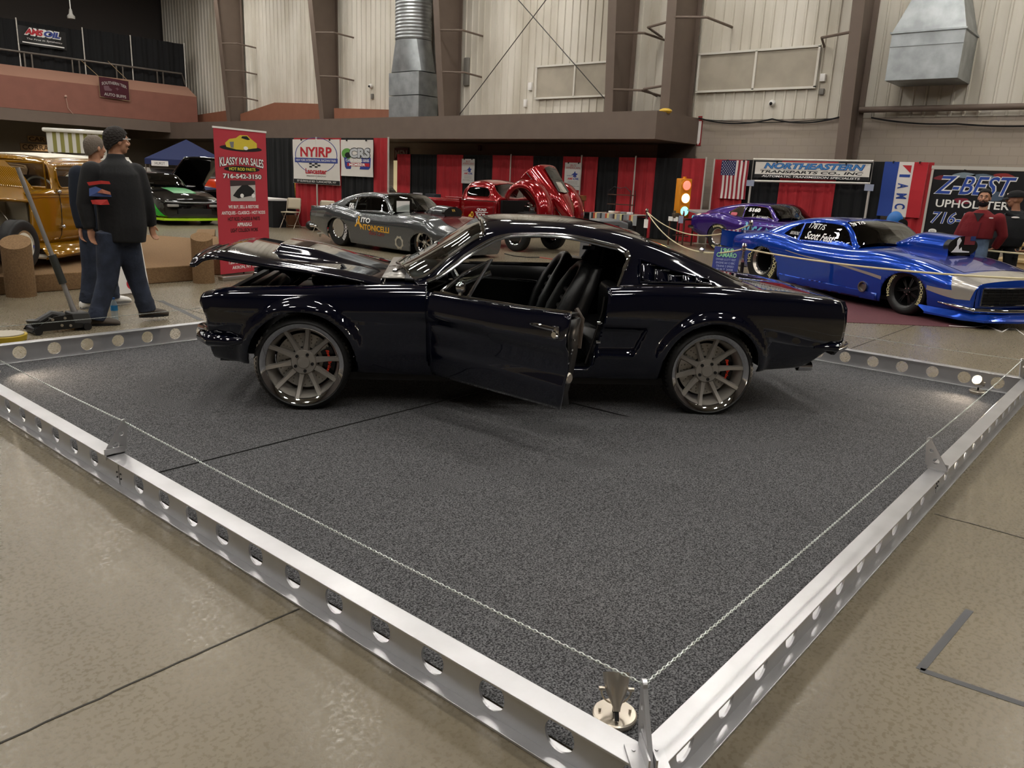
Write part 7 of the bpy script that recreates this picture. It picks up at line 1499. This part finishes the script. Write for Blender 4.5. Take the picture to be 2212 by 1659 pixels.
for x, s in ((-1.1, 'HURST'), (.2, 'MR'), (1.1, 'GASFIELD')): b = B(); b.box((x, -s_-.02, zc-.19), (.42+.05*len(s), .01, .22)); c = b.build('name_card', WHITE, t); text(s, onplane((x, -s_-.027, zc-.19), (1, 0, 0), (0, 0, 1)), .06*len(s)+.1, .11, INK, t)
# ------------------------------------------------------------------ furniture and small things
def hgt(px, py, x, y):
    d = _ray(px, py); return CH+d.z*sqrt(x*x+y*y)/sqrt(d.x*d.x+d.y*d.y)
# traffic light on a bar table
t = thing('bar_table', 'tall brown bar table under the traffic light', 'table', (19.92, 10.80, 0), R(0))
WB = mat('brown_wood', '4a2f22', .5, noise=(6, .2))
B().box((0, 0, .72), (.60, .52, .04)).build('table_top', WB, t)
for sx in (-.26, .26):
    for sy in (-.22, .22): B().box((sx, sy, .35), (.035, .035, .70)).build('leg', WB, t)
B().box((0, 0, .30), (.56, .03, .03)).box((0, 0, .26), (.03, .48, .03)).build('stretcher', WB, t)
t = thing('traffic_light', 'yellow traffic light glowing red, amber and green on the bar table', 'traffic light', (19.90, 10.83, .742), R(-118))
TY_ = mat('signal_yellow', 'd98a1c', .4); B().box((0, 0, .545), (.24, .36, 1.05), bev=.02).cyl((0, 0, 1.07), (0, 0, 1.12), .05, 12).build('housing', TY_, t)
for k, (c, e) in enumerate((('ff5a4a', 3.0), ('ffd98a', 14.), ('6ff0d8', 3.0))):
    z = .89-.345*k; B().lathe([(.155, .11), (.155, .15), (.15, .15)], 28, 'X', o=(0, 0, z)).build('bezel', TY_, t); B().lathe([(.148, .12), (.12, .155), (.07, .175), (0, .18)], 28, 'X', o=(0, 0, z)).build('lens', mat('lens_'+c, c, .3, emit=e), t)
t = thing('small_engine', 'small display engine with red pulley on the bar table', 'engine', (19.70, 10.86, .742), R(-118)); t.scale = (.72, .72, .72)
B().box((0, 0, .10), (.2, .3, .2), bev=.03).cyl((0, -.1, .2), (0, -.1, .28), .05, 10).cyl((0, .12, .18), (0, .12, .25), .04, 10).build('block', mat('engine_brown', '5d5142', .4, .5), t); B().lathe([(.15, .0), (.16, .03), (.15, .06), (0, .05)], 24, 'Y', o=(.05, .18, .18)).build('pulley', mat('pulley_red', '7a1420', .3), t)
for k, (y, lab) in enumerate(((10.98, 'left white card on the front edge of the bar table'), (10.82, 'middle white card on the front edge of the bar table'), (10.66, 'pale blue card at the right edge of the bar table'))): tag(B().box((19.612, y, .72), (.006, .14, .12 if k < 2 else .2)).build('card', WHITE if k < 2 else mat('card_blue', '8d94a8'), sharp=0), lab, 'card', 'cards on the bar table')
# striped cloth table with rack
t = thing('display_table', 'table under a striped woven blanket, left of the traffic light', 'table', (19.5, 12.55, 0)); B().box((0, 0, .73), (.75, 1.5, .04)).build('table_top', WB, t)
for sx in (-.33, .33):
    for sy in (-.68, .68): B().box((sx, sy, .36), (.04, .04, .72)).build('leg', DKSTEEL, t)
B().box((.05, 0, .36), (.62, 1.4, .66)).build('skirt', DBLK, t)
b = B(); cols = ['8d8f92', 'a9482f', 'c9b98a', '2c2b2d', '8d8f92', '77787d', 'c9c28a', '3a2f33']; ms = [mat('blanket_'+c, c, .9) for c in cols]
for i in range(26):
    y0 = -.80+1.6*i/26; b.k = [0, 0, 2, 1, 0, 5, 5, 3, 6, 0, 0, 2, 7, 5, 0, 6, 1, 0, 0, 3, 5, 5, 2, 1, 3, 0][i]
    b.grid(lambda u, v: V(((-.40-.012*sin(9*y0)-.012 if u < .34 else -.40+.42*(u-.34)/.66*2), y0+1.6/26*v, (.48+.28*u/.34 if u < .34 else .762))), 6, 1)
o = b.build('striped_blanket', ms, sharp=0, solid=.006, ofs=1); o.location = (19.5, 12.55, 0); tag(o, 'grey, red and cream striped blanket draped over the table left of the traffic light', 'blanket')
t = thing('wire_rack', 'dark wire rack with two wooden shelves on the striped blanket', 'rack', (19.55, 12.6, .77), R(90)); b = B()
for sx in (-.38, .38):
    for sy in (-.12, .12): b.tube([(sx, sy, 0), (sx, sy, .55), (sx*.95, sy, .66)], .012, 6)
b.tube([(-.38, .12, .6), (-.2, .12, .74), (0, .12, .70), (.2, .12, .74), (.38, .12, .6)], .01, 6).build('wire_frame', DKSTEEL, t)
for z in (.25, .52): B().box((0, 0, z), (.80, .26, .025)).build('shelf', WB, t)
for k in range(4): tag(B().box((19.35+.02*k, 12.15+.22*k, .80), (.14, .14, .06), bev=.015).build('small_parcel', [WHITE, mat('parcel_grey', '77767a', .6), mat('parcel_pink', 'b98f80', .6), WHITE][k]), ['white parcel at the right end of the striped blanket', 'grey parcel beside the white parcel on the striped blanket', 'pinkish parcel under the wire rack', 'white parcel at the left end of the striped blanket'][k], 'parcel', 'parcels on the striped blanket')
t = thing('wooden_chest', 'brown wooden chest with thick lid on a black table', 'chest', (19.3, 14.35, .74), R(2)); WC = mat('chest_wood', '7a5230', .5, noise=(3, .3)); B().box((0, 0, .16), (.5, .92, .32)).build('body', WC, t, bev=.01); B().box((0, 0, .40), (.56, 1.0, .15)).build('lid', WC, t, bev=.012)
t = thing('black_table', 'black draped table under the wooden chest', 'table', (19.3, 14.6, 0)); B().box((0, 0, .72), (.8, 2.2, .04)).build('table_top', BLACKM, t); B().box((0, 0, .36), (.76, 2.1, .68)).build('table_skirt', DBLK, t)
# grey low cart with seat back behind the fastback roof
t = thing('grey_cart', 'small grey vehicle top with dark opening beyond the fastback roof', 'cart', (12.75, 8.55, 0), R(140)); t.scale = (.72, .72, 1.); GP = mat('grey_cart_paint', '5f6062', .4)
b = B(); b.loft([[V((x, s*.5, z)) for x, z in ((-.5, .0), (.52, .0), (.52, .55), (.40, .84), (.25, .90), (-.25, .92), (-.5, .86))] for s in (-1, 1)]); b.build('shell', GP, t, sharp=30, bev=.03); B().box((.0, .505, .75), (.5, .02, .14), bev=.008).build('window', BLACKM, t); B().box((-.62, 0, .68), (.14, .62, .46), bev=.06).build('seat_back', BLACKV, t); B().box((-.6, 0, .3), (.3, .6, .6), bev=.04).build('seat', BLACKV, t)
# black table with white boxes behind the grey race car
t = thing('draped_table', 'black table with a maroon cloth beside the red pickup bed', 'table', (17.4, 18.3, 0)); B().box((0, 0, .80), (.8, 2.4, .04)).build('table_top', mat('cloth_maroon', '571a24', .8), t); B().box((0, 0, .39), (.76, 2.3, .76)).build('table_skirt', mat('cloth_maroon', '571a24'), t)
for (y, z, d, m, lab) in ((19.15, .88, (.4, .62, .12), WHITE, 'long white box at the left end of the table by the pickup bed'), (18.75, 1.0, (.2, .24, .2), mat('box_print', '8d8b8e', .6), 'small printed box standing on the white boxes'), (18.45, .89, (.4, .5, .14), WHITE, 'middle white box on the table by the pickup bed'), (18.05, .96, (.3, .4, .28), mat('dark_bag', '10131d', .7), 'dark bag on the table beside the pickup cab'), (17.75, .87, (.42, .5, .1), WHITE, 'white box nearest the pickup cab')): tag(B().box((17.3, y, z-.055+.0), d, bev=.012).build('white_box' if m is WHITE else 'display_item', m), lab, 'box', 'boxes on the table by the pickup')
# gold hot rod nose and black roof beyond the grey race car
t = thing('gold_hot_rod', 'gold rounded car nose with chrome grille poking out beside the drape pole', 'car', (15.9, 21.9, 0), R(-70)); 
b = B(); b.m = M.Translation((0, 0, .95)); b.loft([[V((x, w*cos(a), h*sin(a))) for a in [2*pi*i/20 for i in range(20)]] for x, w, h in ((-1.6, .62, .42), (-.6, .60, .44), (.2, .48, .36), (.6, .30, .25), (.78, .08, .08))]); b.build('nose', mat('gold_bright', 'b98c22', .2, .4, coat=1.), t); B().tube([(.0, -.2, 1.30), (.45, -.16, 1.20), (.74, -.05, 1.02)], .03, 6).tube([(.0, .2, 1.30), (.45, .16, 1.20), (.74, .05, 1.02)], .03, 6).build('chrome_strips', CHROME, t); B().box((-1.2, 0, .5), (2.4, 1.3, .5), bev=.1).build('body', BLKP, t)
for x in (-1.9, -.1):
    for sd in (1, -1): wheel(t, (x, sd*.68, .34), .335, .2, .2, sd < 0, 'steel')
t = thing('black_roof_car', 'low black car roof beyond the grey race car', 'car', (15.7, 19.6, 0), R(-90)); B().loft([[V((x, y, z)) for x, z in ((-2.2, .35), (2.1, .35), (2.1, .72), (1.0, .85), (.5, 1.22), (-.7, 1.25), (-1.6, .9), (-2.2, .85))] for y in (-.85, -.80, .80, .85)]).build('body', BLKP, t, sharp=30, bev=.04)
for x in (-1.4, 1.4):
    for sd in (1, -1): wheel(t, (x, sd*.76, .33), .325, .2, .2, sd < 0, 'steel')
# folding chairs, booth table
def chair():
    t = thing('folding_chair', 'beige folding chair', 'chair', group='folding chairs at the left booth'); TN = mat('chair_beige', 'b3a893', .5, .2); LG = mat('chair_leg', '8f8676', .35, .7)
    b = B(); b.grid(lambda u, v: V((-.19-.05*v-.03*sin(pi*u), (u-.5)*(.42-.10*abs(v-.4)), .52+.30*v)), 8, 6); b.build('backrest', TN, t, solid=.012); b = B(); b.box((.02, 0, .44), (.38, .38, .03), bev=.012); b.build('seat', TN, t)
    for s in (-1, 1): B().tube([(-.24, s*.2, .80), (-.16, s*.2, .45), (.26, s*.2, .0)], .012, 6).build('leg', LG, t); B().tube([(.16, s*.185, .43), (-.26, s*.185, .0)], .012, 6).build('leg', LG, t)
    B().tube([(-.2, -.185, .06), (-.2, .185, .06)], .009, 6).build('stretcher', LG, t); return t
c0 = chair(); place(c0, (12.75, 18.95, 0), R(-150), 'beige folding chair left of the grey race car tail, in front of the booth table'); c1 = copy_tree(c0); place(c1, (12.8, 17.5, 0), R(-150), 'beige folding chair half hidden behind the grey race car tail')
t = thing('booth_table', 'booth table under a black cloth with a white edge, behind the red roll up banner', 'table', (12.7, 20.6, 0)); B().box((0, 0, .75), (.76, 2.4, .05)).build('table_top', WHITE, t); B().box((.03, -.1, .36), (.70, 2.5, .72)).build('table_skirt', DBLK, t)
tag(B().box((13.0, 19.45, .17), (.4, .5, .34), bev=.01).build('cardboard_box', mat('cardboard', '6b4a30', .8)), 'brown cardboard box under the left folding chair', 'box'); tag(B().ball((12.95, 18.2, .13), (.2, .22, .14), 12, 8).build('dark_bag', BLACKV), 'black bag on the floor beside the cardboard box', 'bag')
# rope line round the blue race car
ROPE = mat('rope_cream', 'cfc4a2', .8)
def stanchion(lab, x, y, h=.98):
    t = thing('stanchion', lab, 'stanchion', (x, y, 0), group='rope posts round the blue race car'); B().cyl((0, 0, .03), (0, 0, h-.28), .028, 12).build('post', BLACKV, t); B().lathe([(.026, h-.28), (.034, h-.26), (.026, h-.2), (.024, h-.1), (.05, h-.08), (.05, h-.06), (.03, h-.05), (.045, h-.02), (.03, h+.015), (0, h+.02)], 18).build('chrome_head', CHROME, t); B().lathe([(.17, 0), (.17, .015), (.12, .04), (.03, .06)], 24).build('base', BLACKV, t); return V((x, y, h-.07))
s1 = onZ(1597, 629); h1 = hgt(1599, 527, s1.x, s1.y); P1 = stanchion('rope post with chrome head beside the blue information board', s1.x, s1.y, h1)
s2 = onZ(1392, 523); P2 = stanchion('far rope post left of the bar table', 18.2, 18.2*s2.y/s2.x, .98)
P3 = stanchion('rope post before the grille of the blue race car, out at the right', 9.3, .25, .95); P4 = stanchion('rope post behind the two men at right', 13.1, .55, .95); P5 = stanchion('rope post behind the blue race car tail', 15.9, 7.0, .95)
def rope(lab, a, c, sag): 
    n = 30; return tag(B().tube([a.lerp(c, i/n)-V((0, 0, sag*4*(i/n)*(1-i/n))) for i in range(n+1)], .013, 6).build('barrier_rope', ROPE), lab, 'rope', 'cream ropes between the posts')
rope('cream rope from the far post to the post by the information board', P2, P1, .42); rope('cream rope from the far post to behind the blue race car tail', P2, P5, .40); rope('cream rope across the whole side of the blue race car', P1, P3, .10); rope('cream rope in front of the two men at right', P5.lerp(P4, .45), P4, .05); rope('cream rope at the far right end beyond the blue hood', P4, P3, .12)
p = P2-V((0, 0, .30)); tag(B().box(p+V((-.05, -.03, .0)), (.01, .12, .22)).build('hang_tag', WHITE), 'white tag hanging from the far rope post', 'tag')
q = onZ(1563, 608); t = thing('information_board', 'blue information board with green heading on a chrome stand behind the fastback tail', 'sign', (q.x, q.y, 0), atan2(q.y, q.x)-pi/2-R(8)); zt = hgt(1572, 533, q.x, q.y); f = onplane((0, -.02, (zt+.10)/2), (1, 0, 0), (0, .25, 1))
b = B(); hh = zt-.10; ww = .44; b.loft([[f(x, y, q_) for x, y in ((-ww/2, -hh/2), (ww/2, -hh/2), (ww/2, hh/2), (-ww/2, hh/2))] for q_ in (-.02, 0)]); b.build('board', mat('board_blue', '1d2c7a', .4), t, sharp=20)
text('1968', lambda x, y, h=0.: f(x, .38*hh+y, h), .22, .08, mat('board_green', '8fd09a', .5), t, bold=.03); text('CAMARO', lambda x, y, h=0.: f(x, .22*hh+y, h), .34, .08, mat('board_green', '8fd09a'), t, bold=.03)
for k, s in enumerate(('OWNER SCOTT FEIST', 'ENGINE 565 CI BBC', 'TRANS 2 SPEED', 'BUILT 2008', 'PAINT BLUE')): text(s, lambda x, y, h=0., k=k: f(x, (.06-.115*k)*hh+y, h), .34-.02*k, .035, mat('board_pale', 'a9b3dc', .5), t)
text('Thank You', lambda x, y, h=0.: f(x, -.44*hh+y, h), .3, .05, mat('board_red', 'c8304a', .5), t, shear=.3); B().tube([(-.3, .25, .02), (0, .1, .55), (.3, .25, .02)], .014, 6).tube([(-.45, .1, .5), (.2, .08, .48)], .014, 6).ball((-.45, .1, .5), .05, 8, 6).build('stand', CHROME, t)
# maroon mat, white cord
a_, b_, c_ = onZ(1560, 640), onZ(1835, 697), onZ(2085, 708); u = (c_-b_).normalized(); n = V((-u.y, u.x, 0)); n = n if n.dot(b_) > 0 else -n
q0, q1 = b_-u*3.2, c_+u*.2
tag(B().prism([tuple(p[:2]) for p in (q0, q1, q1+n*3.2, q0+n*3.2)], .0005, .006).build('maroon_mat', mat('mat_maroon', '552b31', .9, noise=(40, .15)), sharp=0), 'maroon carpet mat under the blue race car', 'mat')
pts = [onZ(x, y, .008) for x, y in ((2050, 704), (2085, 706), (2105, 707), (2130, 703), (2150, 712), (2165, 717), (2180, 709), (2195, 711), (2215, 726), (2260, 745))]
tag(B().tube(pts, .007, 6).build('power_cord', WHITE), 'white cord lying on the concrete at the edge of the maroon mat', 'cord')
pts = [onZ(x, y, .008) for x, y in ((1090, 548), (1110, 553), (1140, 556), (1165, 556))]; tag(B().tube(pts, .012, 6).build('power_cord', BLACKM), 'black cord on the floor seen through the open car window', 'cord'); pts = [onZ(x, y, .008) for x, y in ((1166, 556), (1200, 561), (1245, 565))]; tag(B().tube(pts, .012, 6).build('power_cord', mat('cord_red', '8f3b30', .6)), 'red cord on the floor seen through the open car window', 'cord')
# A frame sign, bottle, jack, reel, wheelchair at left
a_, c_ = onZ(232, 644), onZ(323, 632); u = (c_-a_).normalized(); cc = a_.lerp(c_, .5); t = thing('sandwich_sign', 'white sandwich board with sideways blue and red lettering behind the walking man', 'sign', (cc.x, cc.y, 0), atan2(u.y, u.x)); zt = hgt(300, 505, cc.x, cc.y)
f = onplane((0, 0, zt/2+.03), (1, 0, 0), (0, .12, 1)); b = B(); b.loft([[f(x, y, q) for x, y in ((-.27, -zt/2), (.27, -zt/2), (.25, zt/2-.03), (-.25, zt/2-.03))] for q in (-.02, 0)]); b.build('front_board', WHITE, t, sharp=20); b = B(); b.loft([[V((x, y+q, z)) for x, y, z in ((-.25, .1, zt), (.25, .1, zt), (.27, .4, .02), (-.27, .4, .02))] for q in (0, .02)]); b.build('back_board', WHITE, t, sharp=20)
text('ROOM', lambda x, y, h=0.: f(.17+y, .16-x, h), .36, .08, INKR, t, bold=.03); text('of this', lambda x, y, h=0.: f(-.2+y, .14-x, h), .30, .07, INKB, t, bold=.04); text('(', lambda x, y, h=0.: f(-.02+x, -.26+y, h), .06, .12, INKR, t, bold=.05)
q = onZ(249, 693); t = thing('water_bottle', 'clear plastic water bottle with blue label on the floor by the walking man', 'bottle', (q.x, q.y, 0)); PB = mat('bottle_plastic', 'b9cbd6', .08, alpha=.45, spec=.8)
B().lathe([(0, .002), (.030, .002), (.033, .02), (.031, .05), (.033, .07), (.031, .09), (.033, .11), (.033, .165), (.024, .195), (.013, .21), (.013, .222)], 22).build('bottle_body', PB, t); B().lathe([(.0335, .105), (.034, .11), (.034, .155), (.0335, .16)], 22, cap=False).build('bottle_label', mat('label_blue', '2f86c0', .4), t); B().cyl((0, 0, .218), (0, 0, .236), .015, 16).build('bottle_cap', mat('cap_blue', '2a5f9e', .4), t)
# floor jack beyond the left beam: saddle end to the left, handle leaning up
q0, q1 = onZ(75, 738), onZ(168, 722); q0, q1 = onZ(60, 722), onZ(192, 708); u = (q1-q0).normalized(); t = thing('floor_jack', 'black floor jack with long grey handle leaning up beyond the left beam', 'floor jack', q0.lerp(q1, .5).to_tuple(), atan2(u.y, u.x)); L = (q1-q0).length
for s in (-1, 1): B().prism([(-.5*L, .03), (-.46*L, .06), (-.12*L, .155), (.16*L, .165), (.20*L, .08), (.34*L, .07), (.34*L, .03), (-.1*L, .03)], s*.10-.004, s*.10+.004, 'Y').build('side_plate', BLACKV, t, sharp=20)
b = B()
for x, z in ((-.16, .13), (.04, .135), (-.02, .07), (.12, .06)): b.cyl((x*L, -.115, z), (x*L, .115, z), .013, 10)
b.build('bolts', STEEL, t); B().prism([(.16*L, .03), (.46*L, .03), (.50*L, .08), (.46*L, .165), (.18*L, .17)], -.09, .09, 'Y').build('power_unit', mat('jack_grey', '3a3a3a', .5), t, sharp=20, bev=.01); B().tube([(-.42*L, .0, .08), (-.1*L, 0, .17), (.1*L, 0, .14)], .03, 8).lathe([(.05, .10), (.055, .125), (0, .125)], 18, o=(-.40*L, 0, 0)).build('lift_arm', mat('jack_grey', '3a3a3a'), t)
for x in (-.40, .40): B().cyl((x*L, -.12, .035), (x*L, .12, .035), .035, 16).build('roller', DKSTEEL, t)
iv = M.Translation(t.location) @ M.Rotation(t.rotation_euler.z, 4, 'Z'); iv = iv.inverted(); hb, ht = onY(166, 700, t.location.y), onY(38, 362, t.location.y+.12); hb.z = .12; dd = ht-hb
B().tube([iv @ (hb+dd*s) for s in (0, .1, .28)], [.030, .024, .02], 10).tube([iv @ (hb+dd*s) for s in (.2, .6, 1.0)], .019, 10).build('handle', mat('handle_grey', '8f8c8a', .45, .4), t); B().tube([iv @ (hb+dd*s) for s in (.235, .43)], .034, 10).build('handle_sleeve', mat('sleeve_dark', '2d2f2c', .6), t)
for s in (.12,): B().cyl(iv @ (hb+dd*.02)+V((0, -.06, -.02)), iv @ (hb+dd*.02)+V((0, .06, -.02)), .02, 10).build('handle_pivot', STEEL, t)
q = onZ(12, 735); t = thing('cord_reel', 'yellow rimmed reel lying beyond the left beam at the picture edge', 'reel', (q.x, q.y, 0)); B().lathe([(0, .004), (.16, .004), (.17, .05), (.165, .055), (.15, .05), (0, .05)], 32).build('reel', mat('reel_yellow', 'b39a2c', .5), t); B().lathe([(.02, .05), (.145, .052), (.145, .062), (.02, .06)], 32).build('reel_face', mat('reel_grey', 'a39c8c', .5), t)
q = onZ(8, 640); t = thing('folding_walker', 'black fabric seat on a chrome frame at the left picture edge', 'walker', (q.x-.25, q.y-.42, 0), R(60)); b = B()
for sy in (-.02, .5): b.tube([(-.25, sy, .03), (.22, sy, .06), (.24, sy, .62), (.20, sy, .70)], .012, 8).tube([(-.25, sy, .03), (-.22, sy, .62)], .012, 8)
b.tube([(.22, 0, .2), (.22, .48, .2)], .01, 6).build('chrome_frame', CHROME, t); B().box((0, .25, .50), (.40, .46, .10), bev=.04).box((-.2, .25, .72), (.08, .46, .34), bev=.03).build('seat_fabric', BLACKM, t); B().box((0, .24, .25), (.38, .44, .3), bev=.03).build('basket', mat('basket_brown', '3a2a20', .8), t); B().lathe([(.10, -.02), (.11, 0), (.10, .02)], 20, 'Y', o=(-.25, -.03, .10)).build('wheel', RUBBER, t)
# beige steps behind the men at right
ST = mat('step_beige', 'a8926a', .6)
for k, (x, y, z0, lab) in enumerate(((15.8, .3, 0, 'lowest beige bench tier behind the two men at right'), (16.5, .3, 0, 'middle beige bench tier behind the two men at right'), (17.2, .3, 0, 'top beige bench tier behind the two men at right'))): tag(B().box((x, y, .15+.13*k), (.6, 4.4, .30+.26*k)).box((x-.02, y, .31+.26*k), (.66, 4.44, .04)).build('bench_tier', ST, sharp=20), lab, 'bench', 'beige bench tiers')
q = onX(1935, 462, 16.8); t = thing('head_mannequin', 'dark head shape and blue fan housing beyond the blue race car roof', 'fan', (16.6, 16.6*q.y/q.x, 0), R(-140)); B().cyl((0, 0, 0), (0, 0, 1.0), .03, 10).lathe([(.25, 0), (.25, .02), (.03, .03)], 20).build('stand', DKSTEEL, t); B().ball((0, .0, 1.10), (.12, .16, .20), 18, 12).build('housing', mat('fan_blue', '2468b0', .4), t); B().lathe([(.09, .06), (.10, .12), (0, .14)], 20, 'X', o=(.02, .1, 1.06)).build('motor', BLACKV, t)
t['label'] = 'blue fan with black motor on a stand beyond the blue race car roof'; t.name = 'standing_fan'
